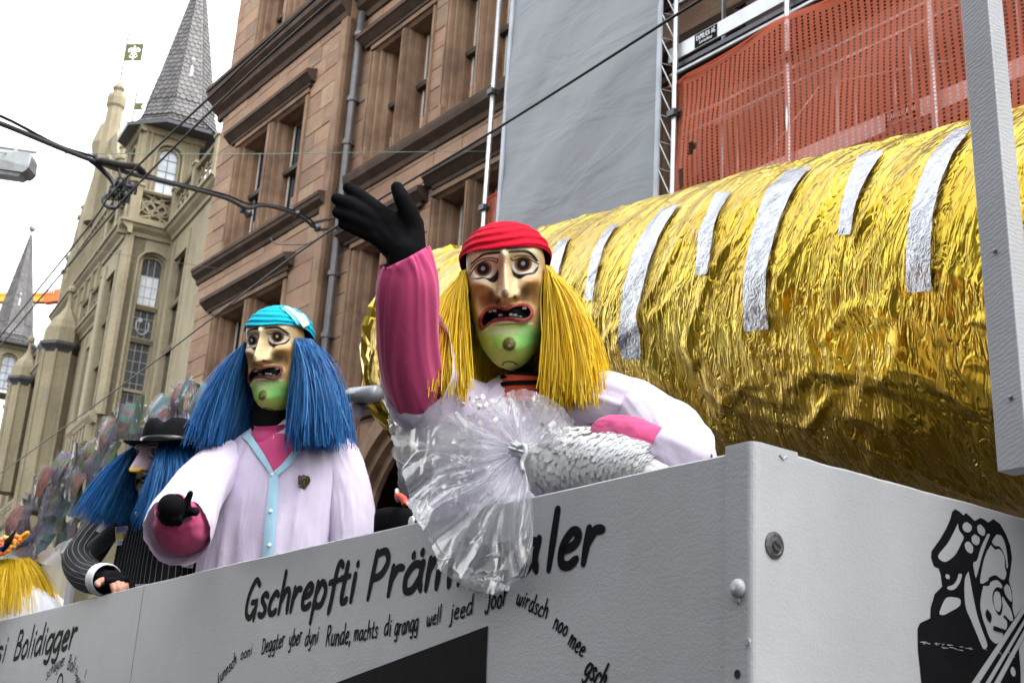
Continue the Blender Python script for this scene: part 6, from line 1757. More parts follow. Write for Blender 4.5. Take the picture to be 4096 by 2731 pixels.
def hand(b, W, d, n, L=.19, curl=(.5, .7, .5), spread=.10, thumb_side=1, fat=1.0, tcurl=.4):
    """open or curled hand: palm, four unequal fingers of three bones, a thumb from the side of the palm"""
    W = np.array(W, float); d = np.array(d, float) / np.linalg.norm(d); n = np.array(n, float); n = n - d * (n @ d); n /= np.linalg.norm(n); s = np.cross(d, n) * thumb_side
    pl = L * .50; r0 = .0115 * fat * L / .19
    for i, (o_, fl, rr) in enumerate(((.030, .46, 1.0), (.010, .50, 1.03), (-.010, .46, .98), (-.029, .37, .86))):
        o_ *= L / .19; k = W + d * pl * (1 - .06 * abs(i - 1)) + s * o_ * 1.05
        capsule(b, W + s * o_ * .55 + d * .01, k, r0 * 1.35, r0 * 1.15)
        a = spread * (1.2 - i * .8) * .6; fd = d * math.cos(a) + s * math.sin(a); p = k; an = 0
        for q, c_ in zip((.45, .31, .24), curl):
            an += c_; dd = fd * math.cos(an) + n * math.sin(an); e_ = p + dd * L * fl * q * 1.05
            capsule(b, p, e_, r0 * rr * (1.0 if q > .4 else .95), r0 * rr * (.95 if q > .3 else .82)); p = e_
    t0 = W + d * pl * .22 + s * .026 * L / .19; td = d * .75 + s * .85; td /= np.linalg.norm(td)
    t1 = t0 + td * L * .24; t2 = t1 + (td * math.cos(tcurl) + (d * .6 + n * .5) * math.sin(tcurl)) * L * .19; t3 = t2 + (d * .8 + n * .35 + s * .1) * L * .13
    capsule(b, W + d * .01 + s * .012, t0, r0 * 1.5, r0 * 1.5); capsule(b, t0, t1, r0 * 1.45, r0 * 1.2); capsule(b, t1, t2, r0 * 1.15, r0 * 1.05); capsule(b, t2, t3, r0 * 1.0, r0 * .85)
    capsule(b, W - d * .02, W + d * pl * .5, r0 * 2.0, r0 * 1.9)
ZF = 1.05
# ================================================================== yellow haired figure
c0 = at(2090, 1600, 3.60)
pr = thing('person', 'masked figure in lilac coat with yellow raffia hair waving a raised black glove', 'person', (c0[0], c0[1], ZF))
YM = 3.40
MY = head_frame(2030, 1214, YM, 1.0, 3.6, 2.0, .955)
mask_obj(0, pr, MY)
scarf_obj(pr, MY, RED, seed=2)
hd = MB(); capsule(hd, (MY[:3, 3] - MY[:3, 2] * .05 - np.array([0, 0, .05])), MY[:3, 3] - MY[:3, 2] * .05 - np.array([0, 0, .16]), .055, .06); hd.build('balaclava', BLACKK, pr, smooth=True)
hair_obj(pr, MY, YHAIR, 4800, .43, .165, [(58, 108, .5), (108, 178, .5)], seed=3, down=(.015, 0, -1), fwd=.03, wid=.0015)
hair_obj(pr, MY, YHAIR, 4200, .40, .130, [(-58, -108, .5), (-108, -178, .5)], seed=4, down=(.10, -.03, -1), fwd=.03, wid=.0015)
zn = at(2090, 1560, 3.60)[2]
yt = torso(pr, c0, [zn + .03, zn - .02, zn - .09, zn - .20, zn - .4, zn - .7, zn - 1.0], [.085, .15, .215, .24, .25, .27, .29], [.075, .10, .13, .145, .15, .17, .19], COAT, XE, YE, seed=3, amp=.016)
b = MB(); g_ = loft([at(2118, 1640, 3.55), at(2118, 1590, 3.55), at(2120, 1545, 3.54), at(2122, 1500, 3.53)], [.105, .10, .088, .082], 60, XE, lambda u, a: .003 * np.sin(u * 40)); b.grid(g_, wrapu=True); b.build('turtleneck', ORANGE, pr, smooth=True)
b = MB()
for y_ in (1512, 1545): b.grid(loft([at(2120, y_ + 9, 3.545), at(2120, y_ - 9, 3.543)], [.0945 if y_ > 1530 else .0885] * 2, 60, XE, sub=3), wrapu=True)
b.build('collar_stripes', BLACKK, pr, smooth=True)
# raised arm: fleece sleeve, fallen coat sleeve, glove
HY = 3.12
b = MB(); P = loft([at(1745, 1720, 3.55), at(1705, 1640, 3.50), at(1668, 1550, 3.42), at(1640, 1430, 3.33), at(1630, 1300, 3.25), at(1630, 1180, 3.19), at(1632, 1090, 3.15), at(1628, 1045, 3.13), at(1622, 1030, 3.125)], [.075, .078, .083, .084, .083, .084, .076, .064, .054], 110, XE, lambda u, a: (.013 + .006 * u) * 1.0 * (ridge(np.cos(a) * 2.2 + 5, np.sin(a) * 2.2 + u * 1.6, 2, 8) - .55) * (1 + 1.6 * sm(.78, .95, u)) + .006 * sm(.80, .97, u) * np.sin(a * 13) * sm(1.0, .9, u)); b.grid(P, wrapu=True); b.build('fleece_sleeve', PINK, pr, smooth=True)
b = MB(); P = loft([at(1890, 1700, 3.60), at(1800, 1660, 3.56), at(1720, 1580, 3.48), at(1672, 1480, 3.40), at(1642, 1388, 3.345)], [.13, .128, .122, .118, .114], 110, XE, lambda u, a: .012 * (ridge(np.cos(a) * 2 + 1, np.sin(a) * 2 + u * 3, 3, 12) - .55) * (.4 + u))
Cs = P.mean(1, keepdims=True); vwd = ray(1680, 1480) / np.linalg.norm(ray(1680, 1480)); uu_ = np.linspace(0, 1, P.shape[0])[:, None]
axs = at(1642, 1388, 3.345) - at(1720, 1580, 3.48); axs /= np.linalg.norm(axs)
P = P + axs * ((((P - Cs) @ (vwd + .45 * XE)) * np.clip((uu_ - .35) / .65, 0, 1) * 1.15) - .045 * np.clip((uu_ - .35) / .65, 0, 1))[..., None]
b.grid(P, wrapu=True); b.build('coat_sleeve', COAT, pr, smooth=True)
b = MB(); hp = lambda x, y, dY=0: at(x, y, HY + dY); k_ = HY / ray(1560, 940)[1] / FPX
capsule(b, hp(1622, 1062, .015), hp(1622, 1010), 78 * k_, 76 * k_, 20)
for (x0, y0, x1, y1, ra, rb_) in ((1640, 1000, 1650, 900, 66, 48), (1620, 1000, 1540, 880, 68, 46), (1600, 1000, 1515, 915, 66, 44), (1590, 1000, 1510, 948, 58, 38), (1620, 930, 1560, 900, 60, 50), (1655, 930, 1600, 880, 46, 40)): capsule(b, hp(x0, y0), hp(x1, y1, -.01), ra * k_, rb_ * k_)
for pts, rs in (([(1545, 872, -.01), (1490, 828, -.022), (1440, 786, -.030), (1394, 752, -.028)], (40, 36, 32, 25)), ([(1520, 896, -.012), (1455, 850, -.03), (1400, 818, -.04), (1347, 796, -.04)], (38, 35, 31, 25)),
                ([(1512, 925, -.008), (1455, 893, -.025), (1402, 868, -.034), (1349, 850, -.032)], (36, 33, 29, 23)), ([(1512, 952, 0), (1462, 930, -.01), (1415, 912, -.018), (1372, 897, -.018)], (34, 31, 27, 22)),
                ([(1650, 915, -.012), (1636, 850, -.035), (1608, 795, -.048), (1588, 752, -.050)], (48, 40, 35, 27))):
    chain(b, [hp(*q) for q in pts], [r * k_ for r in rs])
gv = blob(b, 'glove', BLACKK, pr, .0042, 5)
# resting arm
b = MB(); P = loft([at(2330, 1610, 3.52), at(2450, 1625, 3.44), onp(2560, 1660, .50), onp(2660, 1725, .36), onp(2735, 1800, .27), onp(2755, 1870, .22)], [.088, .094, .090, .084, .076, .062], 110, XE, lambda u, a: .018 * (ridge(np.cos(a) * 2.6 + 2 * u, np.sin(a) * 2.6 + u * 3.5, 3, 14) - .55) + .008 * (fbm(np.cos(a) * 4, np.sin(a) * 4 + u * 9, 2, 3) - .5)); b.grid(P, wrapu=True); b.build('coat_sleeve', COAT, pr, smooth=True)
b = MB(); P = loft([onp(2770, 1860, .22), onp(2725, 1835, .19), onp(2675, 1812, .165), onp(2648, 1800, .155)], [.07, .078, .076, .074], 90, (0, 0, 1), lambda u, a: .010 * (ridge(np.cos(a) * 2.6, np.sin(a) * 2.6 + u * 2, 3, 15) - .55)); b.grid(P, wrapu=True); b.build('coat_cuff', COAT, pr, smooth=True)
b = MB(); P = loft([onp(2740, 1875, .19), onp(2670, 1838, .165), onp(2600, 1790, .15), onp(2530, 1752, .14), onp(2460, 1735, .13), onp(2420, 1732, .128), onp(2406, 1732, .128)], [.055, .058, .056, .050, .044, .040, .033], 80, (0, 0, 1), folds(9, .006, 2, 2)); b.grid(P, wrapu=True); b.build('fleece_sleeve', PINK, pr, smooth=True)
b = MB(); hand(b, onp(2425, 1745, .15), onp(2340, 1790, .16) - onp(2425, 1745, .15), (0, .1, -1), .15, (.35, .5, .4), .1, 1, 1.15); blob(b, 'glove', BLACKK, pr, .0045, 3)
body_obj(pr, (c0[0], c0[1], zn - .05), (c0[0], c0[1] + .05, 1.9), [(c0[0] - .13, c0[1] + .08, ZF), (c0[0] + .13, c0[1] + .08, ZF)], [[c0 + np.array([-.17, 0, zn - .12 - c0[2]]), at(1680, 1600, 3.45), at(1628, 1100, 3.15)], [c0 + np.array([.17, 0, zn - .12 - c0[2]]), onp(2720, 1810, .28), onp(2440, 1736, .13)]])
# ================================================================== blue haired figure
dB = .36
def bA(x, y, Y): return at(x, y, Y + dB)
XB = np.array([.91, -.41, 0]); YBv = np.array([.41, .91, 0])
YB_ = 4.80 + dB
c1 = bA(1110, 1900, 4.98)
pb2 = thing('person', 'masked figure in lilac coat with blue raffia hair and cyan head scarf pointing forward', 'person', (c1[0], c1[1], ZF))
MBm = head_frame(1068, 1462, YB_, 29, 4.0, 0, 1.035)
mask_obj(1, pb2, MBm)
scarf_obj(pb2, MBm, CYAN, seed=5)
hd = MB(); capsule(hd, MBm[:3, 3] - MBm[:3, 2] * .05 - np.array([0, 0, .05]), MBm[:3, 3] - MBm[:3, 2] * .05 - np.array([-.01, 0, .20]), .055, .065); capsule(hd, MBm[:3, 3] - np.array([-.01, -.06, .2]), MBm[:3, 3] - np.array([-.01, -.09, .45]), .075, .08); hd.build('balaclava', BLACKK, pb2, smooth=True)
hair_obj(pb2, MBm, BHAIR, 3200, .46, .17, [(56, 105, .5), (105, 178, .5)], seed=6, down=(.06, 0, -1), fwd=.03, wid=.0015)
hair_obj(pb2, MBm, BHAIR, 2900, .45, .14, [(-56, -105, .5), (-105, -178, .5)], seed=7, down=(-.08, 0, -1), fwd=.02, wid=.0015)
zb = bA(1105, 1725, 4.98)[2]
bt = torso(pb2, c1, [zb + .04, zb - .01, zb - .08, zb - .20, zb - .40, zb - .60, zb - 1.1], [.09, .16, .235, .27, .275, .285, .31], [.08, .11, .14, .155, .165, .175, .2], COAT, XB, YBv, seed=4, amp=.021)
b = MB(); P = loft([bA(1290, 1800, 5.0), bA(1345, 1850, 5.0), bA(1385, 1960, 4.97), bA(1405, 2080, 4.94), bA(1412, 2220, 4.92), bA(1405, 2400, 4.9)], [.12, .115, .108, .105, .102, .1], 110, XE, lambda u, a: .016 * (ridge(np.cos(a) * 2.2, np.sin(a) * 2.2 + u * 4, 3, 31) - .55)); b.grid(P, wrapu=True); b.build('coat_sleeve', COAT, pb2, smooth=True)
b = MB(); P = loft([bA(930, 1850, 5.0), bA(870, 1875, 4.93), bA(805, 1945, 4.78), bA(752, 2030, 4.62), bA(722, 2095, 4.50), bA(708, 2125, 4.44)], [.105, .105, .110, (.122, .122), (.130, .138), (.128, .142)], 120, XE, lambda u, a: .017 * (ridge(np.cos(a) * 2.2 + 3, np.sin(a) * 2.2 + u * 3, 3, 33) - .55)); b.grid(P, wrapu=True); b.build('coat_sleeve', COAT, pb2, smooth=True)
b = MB(); P = loft([bA(790, 2030, 4.75), bA(748, 2110, 4.56), bA(722, 2105, 4.46), bA(702, 2060, 4.37), bA(694, 2042, 4.33)], [.09, .10, .098, .082, .066], 90, XE, folds(17, .012, 2, 1.5)); b.grid(P, wrapu=True); b.build('fleece_sleeve', PINK, pb2, smooth=True)
b = MB(); w_ = bA(694, 2050, 4.36); f_ = bA(684, 2022, 4.24) - w_; hand(b, w_, f_, (0, -.15, -1), .19, (1.35, 1.5, 1.0), .04, 1, 1.45, .1)
th0, th1 = bA(738, 2030, 4.30), bA(762, 1972, 4.27); chain(b, [bA(710, 2050, 4.32), th0, th1], [.026, .017, .012]); capsule(b, bA(690, 2040, 4.32), bA(684, 2025, 4.26), .056, .050, 16)
blob(b, 'glove', BLACKK, pb2, .005, 4)
TB = bvh(bt)
decal(TB, [(985, 1728), (1010, 1762), (1050, 1825), (1088, 1888)], [(1200, 1735), (1180, 1790), (1135, 1850), (1091, 1888)], .006, 'turtleneck_front', PINK, pb2, 12)
b = MB(); P = loft([bA(1095, 1790, 4.97), bA(1095, 1750, 4.93), bA(1092, 1712, 4.91), bA(1090, 1690, 4.90)], [.115, .10, .088, .084], 60, XE, lambda u, a: .004 * np.sin(u * 9 + a)); b.grid(P, wrapu=True); b.build('turtleneck', PINK, pb2, smooth=True)
decal(TB, [(965, 1745), (990, 1768), (1040, 1838), (1078, 1890)], [(998, 1722), (1018, 1758), (1060, 1822), (1094, 1886)], .011, 'collar_band', PLACKET, pb2, 4)
decal(TB, [(1200, 1738), (1178, 1790), (1130, 1852), (1090, 1888)], [(1228, 1752), (1200, 1806), (1158, 1860), (1112, 1900)], .011, 'collar_band', PLACKET, pb2, 4)
decal(TB, [(1078, 1888), (1070, 1990), (1058, 2100), (1046, 2290)], [(1114, 1896), (1112, 1990), (1104, 2100), (1090, 2290)], .009, 'placket', PLACKET, pb2, 5)
for y_ in (1898, 2044, 2180):
    h = hit(TB, 1089 - (y_ - 1890) * .04, y_, .011); b = MB(); b.lathe(h, [(.0, -.004), (.008, -.003), (.009, .001), (.005, .003), (.0, .0035)], 14, axis=-ray(1089, y_)); b.build('button', PAPER, pb2, smooth=True)
# cracked tape stripe on the scarf
TS = bvh([o for o in pb2.children if o.name.startswith('head_scarf')][0])
decal(TS, [(1088, 1218), (1130, 1222), (1180, 1262), (1214, 1312)], [(1098, 1207), (1148, 1210), (1208, 1248), (1240, 1296)], .012, 'tape_stripe', M('cream_tape', (.66, .63, .52), None, 20, .5), pb2, 4)
decal(TS, [(1080, 1224), (1124, 1232), (1170, 1275), (1206, 1330)], [(1108, 1203), (1160, 1205), (1222, 1245), (1256, 1300)], .009, 'clear_tape', M('cyan_clear_tape', (.10, .48, .62), None, 20, .25), pb2, 4)
# heart shaped pin badge
h = hit(TB, 1214, 1928, .006); bd = thing('pin_badge', 'bronze and brass carnival badge pinned on the lilac coat of the blue haired figure', 'badge', h)
vw = -ray(1214, 1928); vw /= np.linalg.norm(vw)
b = MB(); pts = [h + CR * x * .001 + CU * y * .001 for x, y in sm_([(-24, 16), (-20, 30), (-8, 27), (0, 33), (10, 27), (22, 26), (29, 12), (26, -4), (12, -22), (2, -30), (-10, -22), (-22, -10)], 3)]; n = len(pts)
b.add([q + vw * .006 for q in pts] + list(pts), [tuple(range(n))[::-1]] + [(i, (i + 1) % n, n + (i + 1) % n, n + i) for i in range(n)]); b.build('heart_plate', BRASS, bd, fixn=True)
b = MB()
rb2 = random.Random(3)
for k in range(26): b.ball(h + CR * rb2.uniform(-.020, .006) + CU * rb2.uniform(-.018, .022) + vw * .007, rb2.uniform(.003, .006), 6)
b.build('relief', M('dull_bronze', (.16, .13, .11), (.08, .07, .06), 90, .5, .6), bd, smooth=True)
body_obj(pb2, (c1[0], c1[1], zb - .05), (c1[0], c1[1] + .05, 1.95), [(c1[0] - .13, c1[1] + .08, ZF), (c1[0] + .13, c1[1] + .08, ZF)], [[c1 + np.array([-.19, 0, zb - .12 - c1[2]]), bA(790, 1990, 4.74), bA(700, 2052, 4.38)], [c1 + np.array([.19, 0, zb - .12 - c1[2]]), bA(1400, 2060, 4.95), bA(1400, 2320, 4.9)]])
# ================================================================== figure in the black hat
YH = 6.5
c2 = at(650, 2100, 6.85)
ph_ = thing('person', 'masked figure in black pinstripe suit and black felt hat with blue raffia hair', 'person', (c2[0], c2[1], ZF))
MHm = head_frame(592, 1895, YH, 42, 3, 0, .95)
mask_obj(2, ph_, MHm)
hair_obj(ph_, MHm, BHAIR, 1500, .47, .20, [(38, 80, .4), (80, 178, .6)], seed=11, down=(-.10, 0, -1), fwd=.03, wid=.0015, y0=-.0)
hair_obj(ph_, MHm, BHAIR, 1500, .45, .19, [(-60, -100, .4), (-100, -178, .6)], seed=12, down=(-.24, 0, -1), fwd=.02, wid=.0015, y0=-.0)
hc = at(676, 1786, 6.57); hx = np.array([.985, -.1, .06]); hx /= np.linalg.norm(hx); hz = np.array([-.03, -.06, 1.0]); hz -= hx * (hz @ hx); hz /= np.linalg.norm(hz)
b = MB(); NA_ = 72
prof = [(.128, .0), (.128, .03), (.124, .075), (.116, .115), (.100, .142), (.07, .152), (.03, .150), (.004, .147)]
brim = [(.128, .002), (.150, -.002), (.18, -.004), (.208, .002), (.210, .006), (.18, .002), (.15, .004), (.128, .012)]
hy = np.cross(hz, hx)
def hatpt(r, z, a):
    r *= 1.13
    x, y = r * math.cos(a), r * 1.12 * math.sin(a)
    if z > .06: z -= .035 * math.exp(-(x / .035) ** 2) * sm(.06, .15, z) - .0; 
    if r > .158: z += .018 * math.cos(2 * a) * (r - .158) / .08 
    return hc + hx * x + hy * y + hz * z
P = np.array([[hatpt(r, z, 2 * math.pi * k / NA_) for k in range(NA_)] for r, z in prof]); b.grid(P, wrapu=True)
ht = b.build('felt_hat', FELT, ph_, smooth=True)
b = MB(); P = np.array([[hatpt(r, z, 2 * math.pi * k / NA_) for k in range(NA_)] for r, z in brim]); b.grid(P, wrapu=True); b.build('brim', FELT, ht, smooth=True)
b = MB(); P = np.array([[hatpt(r, z, 2 * math.pi * k / NA_) for k in range(NA_)] for r, z in ((.1295, .008), (.1315, .010), (.1312, .034), (.1285, .036))]); b.grid(P, wrapu=True); b.build('hat_band', M('satin_band', (.02, .02, .022), None, 10, .3), ht, smooth=True)
b = MB(); b.ball(hatpt(.133, .02, rad(-32)), .004, 6); b.ball(hatpt(.133, .02, rad(-27)), .004, 6); b.build('hat_studs', BRASS, ht)
zh = at(640, 1985, 6.85)[2]
ht_t = torso(ph_, c2, [zh + .05, zh - .0, zh - .07, zh - .18, zh - .4, zh - .7, zh - 1.1], [.09, .16, .225, .25, .26, .28, .29], [.08, .11, .14, .155, .17, .18, .2], PIN, np.array([.85, -.53, 0]), np.array([.53, .85, 0]), 'suit_jacket', seed=6, amp=.006)
add_uv(ht_t, lambda co: np.stack([(np.arctan2(co[:, 1], co[:, 0]) * 7.5 + co[:, 2] * .6), co[:, 2]], 1))
def pin_sleeve(cs, rs, sd, k=6.0):
    b = MB(); P = loft(cs, rs, 90, XE, lambda u, a: .012 * (ridge(np.cos(a) * 2.2, np.sin(a) * 2.2 + u * 5, 3, sd) - .55)); b.grid(P, wrapu=True); o = b.build('suit_sleeve', PIN, ph_, smooth=True)
    R, n = P.shape[:2]; uv = o.data.uv_layers.new(name='UVMap'); li = np.zeros(len(o.data.loops), np.int32); o.data.loops.foreach_get('vertex_index', li)
    uv.data.foreach_set('uv', np.stack([((li % n) / n) * 19, (li // n) / R], 1).reshape(-1).astype(np.float32)); return o
pin_sleeve([at(480, 2060, 6.95), at(420, 2110, 6.95), at(355, 2190, 6.9), at(318, 2250, 6.8), at(345, 2296, 6.65), at(390, 2314, 6.5), at(412, 2318, 6.42)], [.09, .095, .10, .092, .084, .08, .078], 41)
pin_sleeve([at(790, 2070, 6.6), at(845, 2150, 6.6), at(860, 2280, 6.5), at(830, 2400, 6.4)], [.09, .095, .09, .085], 42)
b = MB(); P = loft([at(404, 2316, 6.44), at(424, 2318, 6.39), at(430, 2318, 6.375)], [.083, .083, .076], 60, XE, sub=3); b.grid(P, wrapu=True); b.build('shirt_cuff', PAPER, ph_, smooth=True)
wv_ = at(440, 2318, 6.33); dv2 = at(545, 2316, 6.02) - wv_; dv2 *= .19 / np.linalg.norm(dv2)
b = MB(); hand(b, wv_, dv2, (.1, .3, -1), .20, (.35, .55, .45), .05, -1, 1.3, .3); hb_ = blob(b, 'hand', SKIN, ph_, .005, 3)
b = MB(); capsule(b, wv_ - dv2 * .25, wv_ + dv2 * .42, .050, .046, 18)
s_ = np.cross(dv2 / np.linalg.norm(dv2), np.array([.1, .3, -1.0])); s_ /= np.linalg.norm(s_)
for o_ in (.034, .011, -.012, -.033): capsule(b, wv_ + dv2 * .25 + s_ * o_, wv_ + dv2 * .70 + s_ * o_ * 1.05 + np.array([0, 0, -.004]), .021, .0185)
blob(b, 'fingerless_glove', BLACKK, ph_, .006, 3)
TH_ = bvh(ht_t)
for L_, R_, nm in (([(560, 1990), (580, 2060), (600, 2130), (640, 2215)], [(615, 1985), (640, 2060), (650, 2130), (650, 2218)], 'lapel'), ([(690, 1990), (672, 2060), (662, 2130), (654, 2218)], [(740, 1990), (730, 2060), (702, 2130), (658, 2222)], 'lapel')): decal(TH_, L_, R_, .010, nm, FELT, ph_, 5)
b = MB()
for k in range(8): b.ball(at(545 + k * 4, 2052 + 6 * math.sin(k * .7), 6.45), .010, 7)
b.build('brooch', M('bright_metal', (.7, .6, .45), None, 20, .2, .9), ph_, smooth=True)
def sticker(px_, py_, w, h, tilt, label, T=None, plain=False, Yd=None):
    cpt = hit(T, px_, py_, .03) if T is not None else None
    if cpt is None: cpt = at(px_, py_, Yd)
    vw = -ray(px_, py_); vw /= np.linalg.norm(vw); u = CR * math.cos(tilt) + CU * math.sin(tilt); v = np.cross(vw, u)
    t = thing('paper_tag', label, 'paper tag', cpt)
    q = lambda x, y, z=0: cpt + u * x * w + v * y * h + vw * (z + .006 * (1 - 4 * x * x))
    b = MB(); P = np.array([[q(-.5 + i / 6, -.5 + j / 6) for i in range(7)] for j in range(7)]); b.grid(P); b.build('card', PAPER, t, smooth=True)
    if not plain:
        for (x0, x1, y0, y1, c, nm) in ((-.44, .44, .16, .44, (.20, .20, .48), 'violet_print'), (-.44, .0, -.2, .15, (.72, .56, .04), 'yellow_print'), (.02, .44, -.2, .15, (.16, .28, .34), 'teal_print')):
            b = MB(); P = np.array([[q(x0 + (x1 - x0) * i / 5, y0 + (y1 - y0) * j / 5, .0012) for i in range(6)] for j in range(6)]); b.grid(P); b.build(nm, M(nm, c, tuple(k * .45 + .25 for k in c), 60, .5), t, smooth=True)
        b = MB(); b.lathe(q(.2, -.03, .002), [(.0, .0), (w * .17, .0), (w * .17, .0008), (.0, .0008)], 12, axis=vw); b.build('orange_disc', M('orange_print', (.55, .22, .03), None, 40, .5), t)
        b = MB(); text(b, '1000', lambda uu: (q(-.38 + .7 * uu, -.42, .0015), u, v, vw), h * .085, .26, .2, 0, w * .7, .0005); b.build('numeral', M('blue_ink', (.05, .07, .25), None, 40, .5), t)
    return t
sticker(488, 2141, .070, .105, rad(6), 'upper picture tag numbered 1000 on the chest of the pinstripe suit', TH_)
sticker(752, 2232, .070, .100, rad(-8), 'lower picture tag numbered 1000 on the pinstripe suit under the lilac sleeve', TH_)
sticker(416, 2108, .052, .075, rad(-28), 'blank white paper tag on the pinstripe shoulder', None, True, 6.80)
nt = thing('paper_bundle', 'small bundle of white slips held in the fingerless glove', 'papers', at(575, 2340, 5.98))
for k in range(4):
    b = MB(); q0 = at(540, 2338 + k * 5, 6.02); q1 = at(606, 2336 + k * 5, 5.95); up_ = np.array([.02, .16, .004]); b.add([q0, q1, q1 + up_, q0 + up_, q0 + np.array([0, 0, .002]), q1 + np.array([0, 0, .002]), q1 + up_ + np.array([0, 0, .002]), q0 + up_ + np.array([0, 0, .002])], [(0, 3, 2, 1), (4, 5, 6, 7), (0, 1, 5, 4), (1, 2, 6, 5), (2, 3, 7, 6), (3, 0, 4, 7)]); b.build('slip', PAPER, nt)
body_obj(ph_, (c2[0], c2[1], zh - .05), (c2[0], c2[1] + .05, 1.95), [(c2[0] - .13, c2[1] + .08, ZF), (c2[0] + .13, c2[1] + .08, ZF)], [[c2 + np.array([-.18, 0, zh - .12 - c2[2]]), at(330, 2235, 6.8), at(430, 2318, 6.36)], [c2 + np.array([.18, 0, zh - .12 - c2[2]]), at(855, 2270, 6.5), at(830, 2380, 6.4)]])
# ================================================================== figure at the left edge, seen from behind
YL = 8.9
c3 = at(60, 2500, 8.75)
pl_ = thing('person', 'figure seen from behind with yellow raffia hair and flowered blue hat', 'person', (c3[0], c3[1], ZF))
ML = head_frame(15, 2335, YL, 160, 0, 0, .90)
b = MB(); capsule(b, ML[:3, 3] - np.array([0, 0, .05]), ML[:3, 3] - np.array([0, 0, .16]), .05, .06, 18); b.build('hood', BLACKK, pl_, smooth=True)
hair_obj(pl_, ML, YHAIR, 2600, .44, .20, [(-178, -60, .5), (60, 178, .5)], seed=21, down=(.16, 0, -1), fwd=.0, wid=.0018, y0=.035)
hc3 = at(14, 2208, YL - .12); hx3 = np.array([.93, .1, .36]); hx3 /= np.linalg.norm(hx3); hz3 = np.array([-.36, -.28, 1.0]); hz3 -= hx3 * (hz3 @ hx3); hz3 /= np.linalg.norm(hz3); hy3 = np.cross(hz3, hx3)
def hp3(r, z, a): return hc3 + hx3 * r * math.cos(a) + hy3 * r * math.sin(a) + hz3 * (z + (.03 * max(0, math.cos(a)) ** 2 if r > .2 else 0))
b = MB(); P = np.array([[hp3(r, z, 2 * math.pi * k / 48) for k in range(48)] for r, z in ((.005, .10), (.08, .098), (.12, .07), (.135, .02), (.165, .0), (.205, .012), (.235, .04), (.238, .045), (.205, .018), (.165, .006))]); b.grid(P, wrapu=True); b3 = b.build('felt_hat', BLUEFELT, pl_, smooth=True)
rf = random.Random(8)
for k, (fx, fy, c) in enumerate(((10, 2200, (.75, .16, .05)), (30, 2190, (.80, .30, .06)), (52, 2175, (.78, .36, .05)), (66, 2160, (.72, .22, .04)), (0, 2175, (.70, .10, .05)), (22, 2165, (.80, .40, .10)))):
    b = MB(); cf = at(fx, fy, YL - .30)
    for q in range(7):
        a = q * .9; b.ball(cf + np.array([  .024 * math.cos(a), -.01, .024 * math.sin(a)]), .019, 7)
    b.build('hat_flower', M('petals_%d' % k, c, tuple(v * .6 for v in c), 30, .6), b3, smooth=True)
b = MB(); b.tube(list(crom([at(30, 2180, YL - .29), at(70, 2160, YL - .3), at(100, 2135, YL - .3), at(112, 2130, YL - .29), at(105, 2145, YL - .28), at(75, 2172, YL - .28)], 4)), .013, 6); b.build('hat_ribbon', M('orange_ribbon', (.80, .35, .02), None, 20, .5), b3, smooth=True)
b = MB(); b.tube([at(12, 2205, YL - .32), at(35, 2165, YL - .33), at(62, 2122, YL - .33)], [.012, .026, .006], 6); b.build('dark_feather', FELT, b3, smooth=True)
for q in range(6): 
    pass
zl = at(60, 2395, 9.0)[2]
lt_ = torso(pl_, c3, [zl + .08, zl + .02, zl - .06, zl - .2, zl - .5, zl - .9], [.10, .20, .29, .33, .34, .34], [.09, .13, .16, .18, .19, .2], WSHIRT, XE, YE, 'shirt', seed=8, amp=.014)
b = MB(); P = loft([at(140, 2420, 9.0), at(200, 2440, 9.0), at(245, 2520, 8.95), at(250, 2620, 8.9)], [.12, .11, .10, .09], 80, XE, folds(51, .018, 2.4, 2)); b.grid(P, wrapu=True); b.build('shirt_sleeve', WSHIRT, pl_, smooth=True)
body_obj(pl_, (c3[0], c3[1], zl), (c3[0], c3[1] + .05, 1.9), [(c3[0] - .13, c3[1], ZF), (c3[0] + .13, c3[1], ZF)], [[c3 + np.array([.2, 0, zl - .1 - c3[2]]), at(245, 2540, 8.95), at(250, 2640, 8.9)]])
# ================================================================== clear sack of confetti on the panel edge
bg = thing('confetti_bag', 'knotted clear plastic bag of white confetti slumped over the float panel edge', 'bag', onp(2360, 1900, .1))
BC = [onp(2086, 1802, .05), onp(2135, 1832, .09), onp(2230, 1862, .13), onp(2370, 1880, .145), onp(2510, 1888, .14), onp(2610, 1896, .13), onp(2668, 1905, .12)]
BR = [.014, .062, .098, .108, .098, .072, .02]
bf = lambda u, a: .006 * (fbm(np.cos(a) * 3, np.sin(a) * 3 + u * 8, 3, 61) - .5) * sm(0, .2, u)
P = loft(BC, BR, 120, (0, 0, 1), bf, 12)
b = MB(); C_ = P.mean(1, keepdims=True); b.grid(C_ + (P - C_) * .94, wrapu=True); b.build('confetti_core', CONF, bg, smooth=True)
b = MB(); b.grid(C_ + (P - C_) * 1.035, wrapu=True); b.build('film', SACKM, bg, smooth=True)
b = MB(); rc = np.random.default_rng(5); L_, n_ = P.shape[:2]
def disc(b, c, nrm, r, rc):
    nrm = nrm / (np.linalg.norm(nrm) + 1e-9) + rc.normal(0, .07, 3); nrm /= np.linalg.norm(nrm)
    h = np.array([0, 0, 1.0]) if abs(nrm[2]) < .9 else np.array([1.0, 0, 0]); e1 = np.cross(nrm, h); e1 /= np.linalg.norm(e1); e2 = np.cross(nrm, e1)
    base = len(b.v); k = 9
    for q in range(k): a = 2 * math.pi * q / k; b.v.append(tuple(c + r * (math.cos(a) * e1 + math.sin(a) * e2)))
    b.f.append(tuple(base + q for q in range(k)))
